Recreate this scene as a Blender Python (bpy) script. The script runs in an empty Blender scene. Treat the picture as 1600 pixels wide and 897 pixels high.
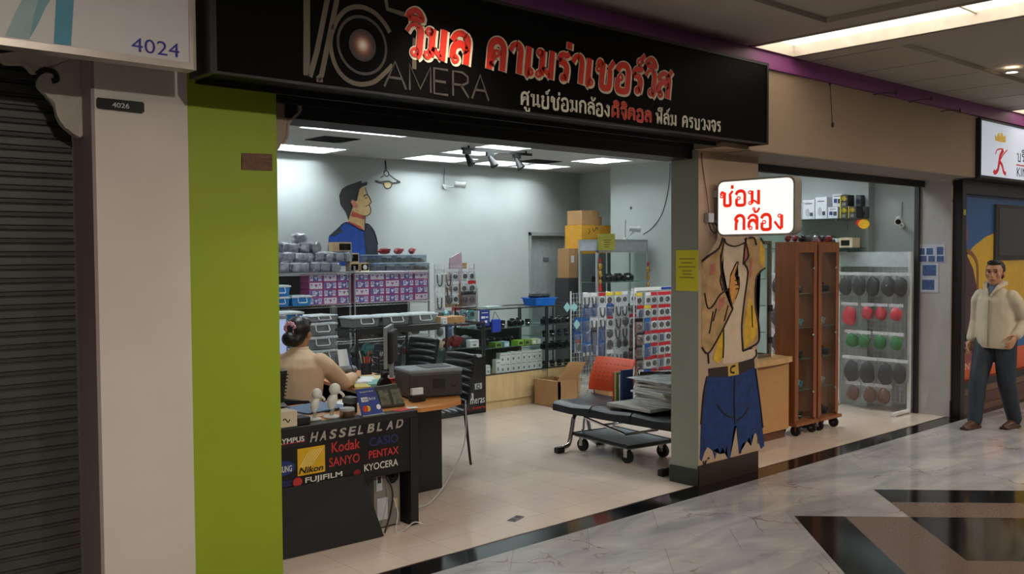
import bpy, bmesh, math, random
from mathutils import Vector as V3, Matrix, noise
random.seed(7)
sc = bpy.context.scene
COL = sc.collection

# ------------------------------------------------------------------ camera, world, exposure
F_PX, YAW, PITCH, ROLL, CAM = 1460.0, math.radians(41.8), math.radians(2.08), math.radians(.33), V3((0, -4.2515, 1.76))
_f = V3((math.sin(YAW)*math.cos(PITCH), math.cos(YAW)*math.cos(PITCH), -math.sin(PITCH)))
_r = V3((math.cos(YAW), -math.sin(YAW), 0)); _d = _f.cross(_r)
RIGHT = math.cos(ROLL)*_r + math.sin(ROLL)*_d
DOWN = -math.sin(ROLL)*_r + math.cos(ROLL)*_d
cam_data = bpy.data.cameras.new('camera'); cam = bpy.data.objects.new('camera', cam_data); COL.objects.link(cam)
cam_data.sensor_width = 36; cam_data.lens = F_PX/1600*36; cam_data.clip_start = .05
mw = Matrix((RIGHT, -DOWN, -_f)).transposed().to_4x4(); mw.translation = CAM
cam.matrix_world = mw
sc.camera = cam
vs = sc.view_settings
vs.view_transform = 'Standard'; vs.look = 'None'; vs.gamma = 1; vs.use_curve_mapping = False; vs.exposure = -.12
world = bpy.data.worlds.new('world'); sc.world = world; world.use_nodes = True
world.node_tree.nodes['Background'].inputs[0].default_value = (.9, .82, .74, 1)
world.node_tree.nodes['Background'].inputs[1].default_value = .25
TUBE, PANEL, SPOT = 104.0, 3.2, 100.0      # shop tubes, corridor panels, corridor downlights
sc.cycles.max_bounces = 7; sc.cycles.transparent_max_bounces = 24; sc.cycles.diffuse_bounces = 3
sc.cycles.glossy_bounces = 3; sc.cycles.sample_clamp_indirect = 4; sc.cycles.caustics_reflective = False; sc.cycles.caustics_refractive = False

def at(x, y, X=None, Y=None, Z=None):
    """the point of the plane X=, Y= or Z= that lies on the sight line of photo pixel (x, y); used to measure the place"""
    d = (x-800)/F_PX*RIGHT + (y-448.5)/F_PX*DOWN + _f
    t = (X-CAM.x)/d.x if X is not None else (Y-CAM.y)/d.y if Y is not None else (Z-CAM.z)/d.z
    return CAM + d*t

# ------------------------------------------------------------------ materials
MATS = {}
def lin(c):
    return tuple(((v/255)/12.92 if v <= 10 else ((v/255+.055)/1.055)**2.4) for v in c) + (1,)
def M(name, rgb=(200, 200, 200), rough=.5, metal=0, var=.08, scale=14, bump=0, emit=0, spec=.5, coat=0):
    if name in MATS: return MATS[name]
    m = bpy.data.materials.new(name); m.use_nodes = True; MATS[name] = m
    nt = m.node_tree; N = nt.nodes; L = nt.links; b = N['Principled BSDF']
    c = lin(rgb)
    tc = N.new('ShaderNodeTexCoord'); nz = N.new('ShaderNodeTexNoise'); nz.inputs['Scale'].default_value = scale; nz.inputs['Detail'].default_value = 3
    L.new(tc.outputs['Object'], nz.inputs['Vector'])
    rp = N.new('ShaderNodeValToRGB'); L.new(nz.outputs['Fac'], rp.inputs[0])
    rp.color_ramp.elements[0].position = .3; rp.color_ramp.elements[1].position = .7
    rp.color_ramp.elements[0].color = tuple(v*(1-var) for v in c[:3])+(1,); rp.color_ramp.elements[1].color = tuple(min(1, v*(1+var)) for v in c[:3])+(1,)
    L.new(rp.outputs[0], b.inputs['Base Color'])
    b.inputs['Roughness'].default_value = rough; b.inputs['Metallic'].default_value = metal
    b.inputs['Specular IOR Level'].default_value = spec; b.inputs['Coat Weight'].default_value = coat
    if bump:
        bp = N.new('ShaderNodeBump'); bp.inputs['Strength'].default_value = bump; bp.inputs['Distance'].default_value = .01
        L.new(nz.outputs['Fac'], bp.inputs['Height']); L.new(bp.outputs[0], b.inputs['Normal'])
    if emit:
        L.new(rp.outputs[0], b.inputs['Emission Color']); b.inputs['Emission Strength'].default_value = emit
    return m
def clear(name, rgb=(255, 255, 255), gloss=.12, haze=0., rough=.05, bump=0, scale=30, ior=1.35):
    """thin clear sheet: glass, film, plastic"""
    if name in MATS: return MATS[name]
    m = bpy.data.materials.new(name); m.use_nodes = True; MATS[name] = m
    nt = m.node_tree; N = nt.nodes; L = nt.links; N.remove(N['Principled BSDF']); out = N['Material Output']
    tr = N.new('ShaderNodeBsdfTransparent'); tr.inputs[0].default_value = lin(rgb)
    gl = N.new('ShaderNodeBsdfGlossy'); gl.inputs['Roughness'].default_value = rough
    fr = N.new('ShaderNodeFresnel'); ge = N.new('ShaderNodeNewGeometry')
    io = N.new('ShaderNodeMath'); io.operation = 'MULTIPLY_ADD'; io.inputs[1].default_value = 1/ior-ior; io.inputs[2].default_value = ior
    L.new(ge.outputs['Backfacing'], io.inputs[0]); L.new(io.outputs[0], fr.inputs[0])
    ad = N.new('ShaderNodeMath'); ad.operation = 'ADD'; ad.inputs[1].default_value = gloss*.3; ad.use_clamp = True; L.new(fr.outputs[0], ad.inputs[0])
    mx = N.new('ShaderNodeMixShader'); L.new(ad.outputs[0], mx.inputs[0]); L.new(tr.outputs[0], mx.inputs[1]); L.new(gl.outputs[0], mx.inputs[2])
    res = mx
    if haze:
        df = N.new('ShaderNodeBsdfDiffuse'); df.inputs[0].default_value = lin(rgb)
        m2 = N.new('ShaderNodeMixShader'); m2.inputs[0].default_value = haze; L.new(mx.outputs[0], m2.inputs[1]); L.new(df.outputs[0], m2.inputs[2]); res = m2
    if bump:
        tc = N.new('ShaderNodeTexCoord'); nz = N.new('ShaderNodeTexNoise'); nz.inputs['Scale'].default_value = scale; nz.inputs['Detail'].default_value = 4
        L.new(tc.outputs['Object'], nz.inputs['Vector'])
        bp = N.new('ShaderNodeBump'); bp.inputs['Strength'].default_value = bump; bp.inputs['Distance'].default_value = .02
        L.new(nz.outputs['Fac'], bp.inputs['Height']); L.new(bp.outputs[0], gl.inputs['Normal'])
    L.new(res.outputs[0], out.inputs[0])
    return m
def wood(name, a, b_, rough=.4, sx=1.2, sy=14, axis=2):
    if name in MATS: return MATS[name]
    m = M(name, a, rough); nt = m.node_tree; N = nt.nodes; L = nt.links
    mp = N.new('ShaderNodeMapping'); s = [sy, sy, sy]; s[axis] = sx; mp.inputs['Scale'].default_value = s
    tc = [n for n in N if n.type == 'TEX_COORD'][0]; nz = [n for n in N if n.type == 'TEX_NOISE'][0]; rp = [n for n in N if n.type == 'VALTORGB'][0]
    L.new(tc.outputs['Object'], mp.inputs[0]); L.new(mp.outputs[0], nz.inputs['Vector']); nz.inputs['Scale'].default_value = 1.6; nz.inputs['Distortion'].default_value = .6
    rp.color_ramp.elements[0].color = lin(a); rp.color_ramp.elements[1].color = lin(b_)
    return m
def tiles(name, rgb, grout, size, rough=.15, gap=.004, off=(0, 0), var=.05, squash=1):
    if name in MATS: return MATS[name]
    m = M(name, rgb, rough); nt = m.node_tree; N = nt.nodes; L = nt.links; b = N['Principled BSDF']
    tc = [n for n in N if n.type == 'TEX_COORD'][0]
    mp = N.new('ShaderNodeMapping'); mp.inputs['Location'].default_value = (off[0], off[1], 0); L.new(tc.outputs['Object'], mp.inputs[0])
    br = N.new('ShaderNodeTexBrick'); br.offset = 0; br.inputs['Scale'].default_value = 1
    br.inputs['Brick Width'].default_value = size*squash; br.inputs['Row Height'].default_value = size; br.inputs['Mortar Size'].default_value = gap; br.inputs['Mortar Smooth'].default_value = .2
    c = lin(rgb); br.inputs['Color1'].default_value = tuple(v*(1-var) for v in c[:3])+(1,); br.inputs['Color2'].default_value = tuple(min(1, v*(1+var)) for v in c[:3])+(1,); br.inputs['Mortar'].default_value = lin(grout)
    L.new(mp.outputs[0], br.inputs['Vector']); L.new(br.outputs['Color'], b.inputs['Base Color'])
    return m
def marble(name, base, cloud, vein, rough=.12):
    m = M(name, base, rough, scale=1.1); nt = m.node_tree; N = nt.nodes; L = nt.links; b = N['Principled BSDF']
    tc = [n for n in N if n.type == 'TEX_COORD'][0]; nz = [n for n in N if n.type == 'TEX_NOISE'][0]; rp = [n for n in N if n.type == 'VALTORGB'][0]
    mp = N.new('ShaderNodeMapping'); mp.inputs['Rotation'].default_value = (0, 0, .7); mp.inputs['Scale'].default_value = (1, 3.2, 1)
    L.new(tc.outputs['Object'], mp.inputs[0]); L.new(mp.outputs[0], nz.inputs['Vector']); nz.inputs['Detail'].default_value = 6; nz.inputs['Distortion'].default_value = 1.2
    rp.color_ramp.elements[0].color = lin(cloud); rp.color_ramp.elements[1].color = lin(base)
    n2 = N.new('ShaderNodeTexNoise'); n2.inputs['Scale'].default_value = 3; n2.inputs['Detail'].default_value = 5; L.new(tc.outputs['Object'], n2.inputs['Vector'])
    vm = N.new('ShaderNodeMixRGB'); vm.inputs[0].default_value = .35; L.new(tc.outputs['Object'], vm.inputs[1]); L.new(n2.outputs['Color'], vm.inputs[2])
    vo = N.new('ShaderNodeTexVoronoi'); vo.feature = 'DISTANCE_TO_EDGE'; vo.inputs['Scale'].default_value = 3.1; L.new(vm.outputs[0], vo.inputs['Vector'])
    r2 = N.new('ShaderNodeValToRGB'); r2.color_ramp.elements[0].position = 0; r2.color_ramp.elements[0].color = (1, 1, 1, 1); r2.color_ramp.elements[1].position = .018; r2.color_ramp.elements[1].color = (0, 0, 0, 1); L.new(vo.outputs['Distance'], r2.inputs[0])
    n3 = N.new('ShaderNodeTexNoise'); n3.inputs['Scale'].default_value = 1.7; L.new(tc.outputs['Object'], n3.inputs['Vector'])
    r3 = N.new('ShaderNodeValToRGB'); r3.color_ramp.elements[0].position = .5; r3.color_ramp.elements[1].position = .62; L.new(n3.outputs['Fac'], r3.inputs[0])
    mu = N.new('ShaderNodeMath'); mu.operation = 'MULTIPLY'; L.new(r2.outputs[0], mu.inputs[0]); L.new(r3.outputs[0], mu.inputs[1])
    mx = N.new('ShaderNodeMixRGB'); L.new(mu.outputs[0], mx.inputs[0]); L.new(rp.outputs[0], mx.inputs[1]); mx.inputs[2].default_value = lin(vein)
    # slab joints at 45 degrees
    mp2 = N.new('ShaderNodeMapping'); mp2.inputs['Rotation'].default_value = (0, 0, math.radians(45)); L.new(tc.outputs['Object'], mp2.inputs[0])
    br = N.new('ShaderNodeTexBrick'); br.inputs['Scale'].default_value = 1; br.inputs['Brick Width'].default_value = .9; br.inputs['Row Height'].default_value = .42; br.inputs['Mortar Size'].default_value = .0022
    br.inputs['Color1'].default_value = (.86, .86, .86, 1); br.inputs['Color2'].default_value = (1, 1, 1, 1); br.inputs['Mortar'].default_value = (.62, .6, .58, 1); L.new(mp2.outputs[0], br.inputs['Vector'])
    m2 = N.new('ShaderNodeMixRGB'); m2.blend_type = 'MULTIPLY'; m2.inputs[0].default_value = 1; L.new(mx.outputs[0], m2.inputs[1]); L.new(br.outputs['Color'], m2.inputs[2])
    L.new(m2.outputs[0], b.inputs['Base Color'])
    return m

# ------------------------------------------------------------------ mesh builder
class MB:
    def __init__(s): s.bm = bmesh.new(); s.mats = []; s.i = 0
    def use(s, m):
        if m not in s.mats: s.mats.append(m)
        s.i = s.mats.index(m); return s
    def face(s, vs):
        try:
            f = s.bm.faces.new(vs); f.material_index = s.i; return f
        except ValueError: return None
    def poly(s, pts): return s.face([s.bm.verts.new(p) for p in pts])
    def hexa(s, p, bev=0):
        """p: 8 corners, bottom loop then top loop"""
        v = [s.bm.verts.new(q) for q in p]
        fs = [s.face([v[k] for k in q]) for q in ((3, 2, 1, 0), (4, 5, 6, 7), (0, 1, 5, 4), (1, 2, 6, 5), (2, 3, 7, 6), (3, 0, 4, 7))]
        if bev:
            es = list({e for f in fs for e in f.edges})
            r = bmesh.ops.bevel(s.bm, geom=es, offset=bev, segments=2, affect='EDGES', profile=.5)
            for f in r['faces']: f.material_index = s.i
        return s
    def box(s, x0, x1, y0, y1, z0, z1, bev=0):
        return s.hexa([(x0, y0, z0), (x1, y0, z0), (x1, y1, z0), (x0, y1, z0), (x0, y0, z1), (x1, y0, z1), (x1, y1, z1), (x0, y1, z1)], bev)
    def obox(s, c, size, rot=None, bev=0):
        """box centred at c, turned by rot (Matrix or z angle)"""
        R = Matrix.Rotation(rot, 3, 'Z') if isinstance(rot, (int, float)) else (rot or Matrix.Identity(3))
        a, b, d = size[0]/2, size[1]/2, size[2]/2
        return s.hexa([V3(c)+R@V3(q) for q in ((-a, -b, -d), (a, -b, -d), (a, b, -d), (-a, b, -d), (-a, -b, d), (a, -b, d), (a, b, d), (-a, b, d))], bev)
    def ring(s, c, u, w, ru, rw, n): return [s.bm.verts.new(V3(c)+u*(math.cos(2*math.pi*k/n)*ru)+w*(math.sin(2*math.pi*k/n)*rw)) for k in range(n)]
    def skinr(s, rings, caps=True):
        n = len(rings[0])
        for a, b in zip(rings, rings[1:]):
            for k in range(n): s.face([a[k], a[(k+1) % n], b[(k+1) % n], b[k]])
        if caps: s.face(list(reversed(rings[0]))); s.face(rings[-1])
        return s
    def cyl(s, p0, p1, r0, r1=None, n=12):
        p0, p1 = V3(p0), V3(p1); r1 = r0 if r1 is None else r1
        d = (p1-p0).normalized(); u = d.orthogonal().normalized(); w = d.cross(u)
        return s.skinr([s.ring(p0, u, w, r0, r0, n), s.ring(p1, u, w, r1, r1, n)])
    def tube(s, pts, r, n=6, smooth=0):
        pts = [V3(p) for p in pts]
        if smooth: pts = catmull(pts, smooth)
        rings = []; u = None
        for k, p in enumerate(pts):
            d = (pts[min(k+1, len(pts)-1)]-pts[max(k-1, 0)]).normalized()
            u = d.orthogonal().normalized() if u is None else (u-d*u.dot(d)).normalized()
            rr = r[k*(len(r)-1)//max(1, len(pts)-1)] if isinstance(r, (list, tuple)) else r
            rings.append(s.ring(p, u, d.cross(u), rr, rr, n))
        return s.skinr(rings)
    def lathe(s, o, prof, n=16, axis=(0, 0, 1)):
        a = V3(axis).normalized(); u = a.orthogonal().normalized(); w = a.cross(u)
        return s.skinr([s.ring(V3(o)+a*z, u, w, max(r, .0004), max(r, .0004), n) for r, z in prof])
    def ell(s, c, r, n=12, m=8, rot=None):
        R = rot or Matrix.Identity(3); rings = []
        for j in range(m+1):
            t = math.pi*j/m; q = max(math.sin(t), .02)
            rings.append([s.bm.verts.new(V3(c)+R@V3((r[0]*q*math.cos(2*math.pi*k/n), r[1]*q*math.sin(2*math.pi*k/n), -r[2]*math.cos(t)))) for k in range(n)])
        return s.skinr(rings)
    def loft(s, secs, n=20, u=V3((1, 0, 0)), w=V3((0, 1, 0))):
        return s.skinr([s.ring(c, u, w, a, b, n) for c, a, b in secs])
    def prism(s, pts, vec):
        """flat outline pushed along vec"""
        vec = V3(vec); a = [s.bm.verts.new(p) for p in pts]; b = [s.bm.verts.new(V3(p)+vec) for p in pts]; n = len(a)
        f = s.face(a); g = s.face(list(reversed(b)))
        for k in range(n): s.face([a[k], b[k], b[(k+1) % n], a[(k+1) % n]])
        bmesh.ops.triangulate(s.bm, faces=[q for q in (f, g) if q])
        return s
    def ribbon(s, pts, w, nrm, th, smooth=0, closed=False):
        """painted or cut stroke: band of width w along pts, lying in the plane with normal nrm"""
        pts = [V3(p) for p in pts]; nrm = V3(nrm)
        if smooth: pts = catmull(pts, smooth, closed)
        n = len(pts); A = []; B = []
        for k, p in enumerate(pts):
            if closed: d = pts[(k+1) % n]-pts[k-1]
            else: d = pts[min(k+1, n-1)]-pts[max(k-1, 0)]
            if d.length < 1e-9: d = V3((1, 0, 0))
            q = d.normalized().cross(nrm)*(w/2)
            A.append(p+q); B.append(p-q)
        va = [s.bm.verts.new(p+nrm*th) for p in A]; vb = [s.bm.verts.new(p+nrm*th) for p in B]
        wa = [s.bm.verts.new(p) for p in A]; wb = [s.bm.verts.new(p) for p in B]
        for k in range(n if closed else n-1):
            j = (k+1) % n
            s.face([va[k], va[j], vb[j], vb[k]]); s.face([wa[k], wa[j], va[j], va[k]]); s.face([vb[k], vb[j], wb[j], wb[k]])
        return s
    def wires(s, x0, x1, z0, z1, step, r, y=0, n=4, axis='x'):
        f = (lambda a, b: (a, y, b)) if axis == 'x' else (lambda a, b: (y, a, b))
        k = x0
        while k <= x1+1e-6: s.cyl(f(k, z0), f(k, z1), r, n=n); k += step
        k = z0
        while k <= z1+1e-6: s.cyl(f(x0, k), f(x1, k), r, n=n); k += step
        return s
    def mesh(s, name, mat=None, off=None, smooth=False):
        me = bpy.data.meshes.new(name)
        bmesh.ops.recalc_face_normals(s.bm, faces=s.bm.faces[:])
        if off is not None: bmesh.ops.translate(s.bm, verts=s.bm.verts[:], vec=-V3(off))
        if smooth:
            for f in s.bm.faces: f.smooth = True
        s.bm.to_mesh(me); s.bm.free()
        for q in (s.mats or [mat]): me.materials.append(q)
        if smooth: me.set_sharp_from_angle(angle=math.radians(40))
        return me
def catmull(p, k, closed=False):
    p = [V3(q) for q in p]; n = len(p); out = []
    g = (lambda i: p[i % n]) if closed else (lambda i: p[max(0, min(n-1, i))])
    for i in range(n if closed else n-1):
        a, b, c, d = g(i-1), g(i), g(i+1), g(i+2)
        for j in range(k):
            t = j/k
            out.append(.5*((2*b)+(c-a)*t+(2*a-5*b+4*c-d)*t*t+(3*b-a-3*c+d)*t*t*t))
    if not closed: out.append(p[-1])
    return out

# ------------------------------------------------------------------ object helpers
USED = {}
def tag(o, label=None, cat=None, group=None, kind=None):
    if label: o['label'] = label
    if cat: o['category'] = cat
    if group: o['group'] = group
    if kind: o['kind'] = kind
    return o
def thing(name, label, cat, loc=(0, 0, 0), group=None, rz=0):
    o = bpy.data.objects.new(name, None); COL.objects.link(o); o.empty_display_size = .1
    o.location = loc; o.rotation_euler.z = rz
    return tag(o, label, cat, group)
def origin(p):
    o = V3((0, 0, 0))
    while p: o += p.location; p = p.parent
    return o
def part(name, mb, mat, parent, label=None, smooth=False, local=False, kind=None):
    """mb is in world coordinates (or, if local, in the parent's)"""
    me = mb.mesh(name, mat, None if local else origin(parent), smooth)
    o = bpy.data.objects.new(name, me); COL.objects.link(o); o.parent = parent
    return tag(o, label, kind=kind)
def solo(name, mb, mat, label, cat, group=None, smooth=False, kind=None):
    b = [v.co for v in mb.bm.verts]
    c = V3(((min(v.x for v in b)+max(v.x for v in b))/2, (min(v.y for v in b)+max(v.y for v in b))/2, min(v.z for v in b)))
    o = bpy.data.objects.new(name, mb.mesh(name, mat, c, smooth)); COL.objects.link(o); o.location = c
    return tag(o, label, cat, group, kind)
def struct(name, mb, mat, parent=None):
    o = bpy.data.objects.new(name, mb.mesh(name, mat)); COL.objects.link(o)
    if parent: o.parent = parent
    else: o['kind'] = 'structure'
    return o
def dup(root, loc, rz=None, label=None, group=None, scale=None):
    r = root.copy(); COL.objects.link(r); r.location = loc
    if rz is not None: r.rotation_euler.z = rz
    if scale is not None: r.scale = scale if not isinstance(scale, (int, float)) else (scale,)*3
    if label: r['label'] = label
    if group: r['group'] = group
    for ch in root.children:
        c = ch.copy(); COL.objects.link(c); c.parent = r
        for g in ch.children:
            d = g.copy(); COL.objects.link(d); d.parent = c
    return r
class Proto:
    """the first placing moves the prototype itself, later ones copy it"""
    def __init__(s, make): s.make = make; s.root = None
    def __call__(s, loc, label, rz=0, group=None, scale=1):
        if s.root is None:
            s.root = s.make(); o = s.root; o.location = loc; o.rotation_euler.z = rz
            o.scale = scale if not isinstance(scale, (int, float)) else (scale,)*3
            o['label'] = label
            if group: o['group'] = group
            return o
        return dup(s.root, loc, rz, label, group, scale)
ORD = 'first second third fourth fifth sixth seventh eighth ninth tenth eleventh twelfth thirteenth fourteenth'.split()
def text(mb, s, o, U, W, w, h, nrm, th=.002, shear=0, fat=0):
    """Latin lettering fitted to a w x h box whose lower left corner is o"""
    c = bpy.data.curves.new('lettering', 'FONT'); c.body = s; c.offset = fat; c.resolution_u = 3
    ob = bpy.data.objects.new('lettering', c); COL.objects.link(ob)
    me = bpy.data.meshes.new_from_object(ob.evaluated_get(bpy.context.evaluated_depsgraph_get()))
    bpy.data.objects.remove(ob); bpy.data.curves.remove(c)
    xs = [v.co.x for v in me.vertices]; ys = [v.co.y for v in me.vertices]
    x0, x1, y0, y1 = min(xs), max(xs), min(ys), max(ys)
    o, U, W, nrm = V3(o), V3(U), V3(W), V3(nrm)
    vv = []
    for v in me.vertices:
        a = (v.co.x-x0)/(x1-x0)*w; b = (v.co.y-y0)/(y1-y0)*h
        vv.append(mb.bm.verts.new(o+U*(a+shear*b)+W*b+nrm*th))
    for p in me.polygons: mb.face([vv[k] for k in p.vertices])
    bpy.data.meshes.remove(me)
    return mb

# Thai letters as pen strokes in a unit box: (advance, [(pen width factor, points, closed)])
def _o(cx, cy, r): return (.38, [(cx+r*math.cos(a), cy+r*math.sin(a)) for a in [k*math.pi/4 for k in range(8)]], True)
def _s(*p, w=1.): return (w, list(p), False)
_hook = [(.04, .74), (.14, .93), (.3, 1), (.45, .93), (.5, .72)]
TH = {
 'ว': (.62, [_s(*_hook[:4], w=.5), _s((.42, .96), (.5, .8), (.5, .5), (.5, .12), (.42, .02)), _o(.36, .14, .11)]),
 'ม': (.84, [_o(.12, .86, .1), _s((.24, .97), (.24, .5), (.24, .08)), _o(.13, .12, .1), _s((.24, .34), (.45, .22), (.62, .04), w=.6), _s((.64, 1), (.64, .5), (.64, 0))]),
 'ล': (.78, [_s((.05, .72), (.16, .92), (.36, 1), (.54, .92), w=.8), _s((.5, .95), (.62, .78), (.62, .4), (.62, 0)), _s((.62, .4), (.45, .62), (.27, .64), (.12, .48), (.1, .15)), _o(.21, .13, .1)]),
 'ค': (.8, [_s((.1, 0), (.1, .4), (.1, .72), (.18, .92), (.36, 1), (.54, .92), (.62, .72), (.62, .4), (.62, 0)), _o(.36, .56, .1), _s((.28, .46), (.2, .3), (.12, .12), w=.6)]),
 'า': (.6, [_s((.02, .74), (.12, .93), (.27, 1), w=.8), _s((.24, 1), (.4, .92), (.45, .72), (.45, .4), (.45, 0))]),
 'เ': (.42, [_s((.12, 1), (.12, .6), (.12, .1), (.18, .02)), _o(.24, .13, .1)]),
 'ร': (.6, [_s((.05, .7), (.12, .9), (.25, .96), (.38, .92), (.5, 1.02), w=.8), _s((.05, .7), (.28, .66), (.42, .52), (.42, .25), (.38, .05)), _o(.3, .13, .1)]),
 'ซ': (.92, [_o(.12, .68, .09), _s((.05, .78), (.1, .95), (.18, .98), (.22, .88), (.3, .98), w=.7), _s((.32, .95), (.3, .5), (.3, .12), (.38, .02), (.6, .02), (.68, .12), (.68, .45), (.66, .72)), _s((.6, .72), (.7, .85), (.84, 1.04), w=.8)]),
 'อ': (.78, [_s((.06, .74), (.16, .93), (.36, 1), (.54, .93), (.62, .72), (.62, .4), (.62, .12), (.52, .01), (.2, .01), (.1, .12), (.1, .46)), _o(.23, .5, .1)]),
 'ส': (.84, [_s((.06, .7), (.16, .9), (.36, .98), (.54, .9), w=.8), _s((.5, .93), (.62, .76), (.62, .4), (.62, 0)), _s((.62, .4), (.45, .62), (.27, .62), (.12, .46), (.1, .15)), _o(.21, .13, .1), _s((.54, .86), (.66, .98), (.76, 1.14), w=.7)]),
 'ศ': (.84, [_s((.1, 0), (.1, .4), (.1, .72), (.18, .92), (.36, 1), (.54, .92), (.62, .72), (.62, .4), (.62, 0)), _o(.36, .56, .1), _s((.28, .46), (.2, .3), (.12, .12), w=.6), _s((.54, .92), (.66, 1.02), (.76, 1.16), w=.7)]),
 'น': (.88, [_o(.12, .86, .1), _s((.24, .97), (.24, .5), (.24, 0)), _s((.24, .12), (.45, .2), (.62, .2), w=.6), _s((.62, 1), (.62, .5), (.62, .12)), _o(.72, .12, .1)]),
 'ย': (.8, [_o(.14, .86, .1), _s((.24, .9), (.12, .66), (.26, .54), w=.8), _s((.12, .6), (.1, .2), (.18, .02), (.52, .02), (.62, .12), (.62, .5), (.62, 1))]),
 'ก': (.78, [_s((.1, 0), (.1, .3), (.12, .55), (.2, .62), (.06, .72), (.16, .92), (.36, 1), (.54, .92), (.62, .72), (.62, .4), (.62, 0))]),
 'ง': (.62, [_o(.36, .88, .1), _s((.48, .95), (.48, .5), (.48, .06)), _s((.48, .02), (.3, .14), (.18, .32), (.04, .52), w=.8)]),
 'ด': (.8, [_s((.1, 0), (.1, .4), (.1, .72), (.18, .92), (.36, 1), (.54, .92), (.62, .72), (.62, .4), (.62, 0)), _o(.3, .36, .1), _s((.22, .26), (.12, .06), w=.6)]),
 'จ': (.7, [_s((.05, .74), (.14, .93), (.32, 1), (.48, .93), (.54, .72), (.54, .3), (.5, .04)), _o(.2, .5, .1), _s((.28, .44), (.3, .2), (.4, .02), (.5, .02), w=.8)]),
 'ต': (.8, [_s((.1, 0), (.1, .4), (.1, .74), (.18, .94), (.28, .96), (.36, .88), (.44, .96), (.54, .94), (.62, .74), (.62, .4), (.62, 0)), _o(.34, .5, .1), _s((.26, .42), (.12, .1), w=.6)]),
 'ฟ': (.86, [_o(.12, .86, .1), _s((.22, .95), (.22, .5), (.24, 0)), _s((.24, 0), (.44, .62), (.64, 0), w=.7), _s((.66, 0), (.66, .7), (.66, 1.45))]),
 'บ': (.84, [_o(.12, .86, .1), _s((.24, .95), (.24, .5), (.24, .03), (.45, .02), (.64, .03), (.64, .5), (.64, 1))]),
 'ษ': (.84, [_o(.12, .86, .1), _s((.24, .95), (.24, .5), (.24, .03), (.45, .02), (.64, .03), (.64, .5), (.64, 1)), _o(.42, .5, .08)]),
 'ท': (.84, [_o(.12, .86, .1), _s((.24, .95), (.24, .5), (.24, 0)), _s((.26, .5), (.45, .9), (.6, .92), (.66, .7), (.66, 0))]),
 ' ': (.5, []),
 'ิ': (0, [_s((-.66, 1.17), (-.6, 1.34), (-.42, 1.44), (-.26, 1.36), (-.16, 1.17), (-.4, 1.17), (-.66, 1.17), w=.75)]),
 'ี': (0, [_s((-.66, 1.17), (-.6, 1.34), (-.42, 1.44), (-.26, 1.36), (-.2, 1.17), (-.4, 1.17), (-.66, 1.17), w=.7), _s((-.16, 1.15), (-.16, 1.35), (-.16, 1.52), w=.7)]),
 'ั': (0, [_o(-.5, 1.28, .09), _s((-.42, 1.18), (-.2, 1.25), (-.1, 1.42), w=.7)]),
 '่': (0, [_s((-.18, 1.18), (-.18, 1.3), (-.18, 1.44))]),
 '์': (0, [_o(-.34, 1.24, .1), _s((-.28, 1.34), (-.2, 1.4), (-.08, 1.52), w=.7)]),
 '้': (0, [_o(-.42, 1.4, .07), _s((-.38, 1.32), (-.36, 1.2), (-.2, 1.22), (-.06, 1.46), w=.7)]),
 'ู': (0, [_o(-.5, -.2, .07), _s((-.42, -.16), (-.42, -.4), (-.3, -.44), (-.16, -.4), (-.16, -.16), w=.7)]),
}
def thai(mb, s, o, U, W, width, h, pen, nrm, th, shear=0, gap=.06, extra=0):
    o, U, W = V3(o), V3(U), V3(W); x = 0; todo = []
    for ch in s:
        adv, st = TH[ch]
        for w, p, cl in st: todo.append((w, [(x+a, b) for a, b in p], cl))
        x += adv+(gap if adv else 0)
    k = width/x
    for w, p, cl in todo:
        mb.ribbon([o+U*(a*k+shear*b*h)+W*(b*h) for a, b in p], pen*w+extra, nrm, th, 0 if len(p) == 2 else 4, cl)
    return mb
# ------------------------------------------------------------------ shared materials
wallm = M('interior_wall_paint', (196, 204, 202), .6, var=.03, scale=3)
ceilm = tiles('ceiling_board', (205, 208, 206), (150, 152, 150), .6, .7, .003, (.1, .06), .01)
shopfl = tiles('beige_floor_tile', (214, 196, 182), (184, 164, 150), .3085, .12, .0022, (-2.775+.3085*9, .03), .03)
beige = M('beige_corridor_paint', (182, 156, 130), .6, var=.04, scale=2)
white = M('aged_white_paint', (204, 194, 184), .6, var=.04, scale=3)
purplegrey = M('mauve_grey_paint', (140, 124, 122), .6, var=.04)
green = M('lime_green_paint', (138, 158, 22), .55, var=.04, scale=2)
blackg = M('gloss_black', (14, 13, 12), .25)
blackm = M('matt_black', (17, 16, 16), .6)
dark = M('charcoal_plastic', (38, 38, 40), .5)
grey = M('mid_grey_plastic', (112, 114, 116), .5)
lgrey = M('light_grey_plastic', (176, 180, 182), .45)
wplast = M('white_plastic', (226, 228, 226), .4)
alu = M('aluminium', (196, 200, 202), .4, .55, var=.04)
chrome = M('chrome', (215, 215, 215), .12, 1, var=.02)
wire = M('white_coated_wire', (218, 220, 220), .4)
swire = M('chromed_wire', (190, 192, 194), .28, .8)
maple = wood('maple_laminate', (208, 178, 128), (222, 194, 146))
cherry = wood('cherry_wood', (124, 72, 42), (146, 88, 52))
deskw = wood('orange_desk_wood', (186, 120, 62), (208, 142, 80), axis=0)
card = M('brown_cardboard', (170, 130, 88), .75, var=.05, scale=5)
glass = clear('window_glass', (244, 250, 248), .05, ior=1.25)
bagm = clear('clear_bag', (250, 251, 252), .15, .04, .12, .8, 40, ior=1.2)
packm = clear('clear_blister', (248, 250, 252), .3, .06, .12, .8, 50, ior=1.25)
paper = M('white_paper', (232, 234, 236), .7)
red = M('red_print', (205, 30, 28), .5)
blue = M('blue_print', (28, 58, 140), .5)
gold = M('gold_metal', (205, 160, 70), .3, .8)
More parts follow.
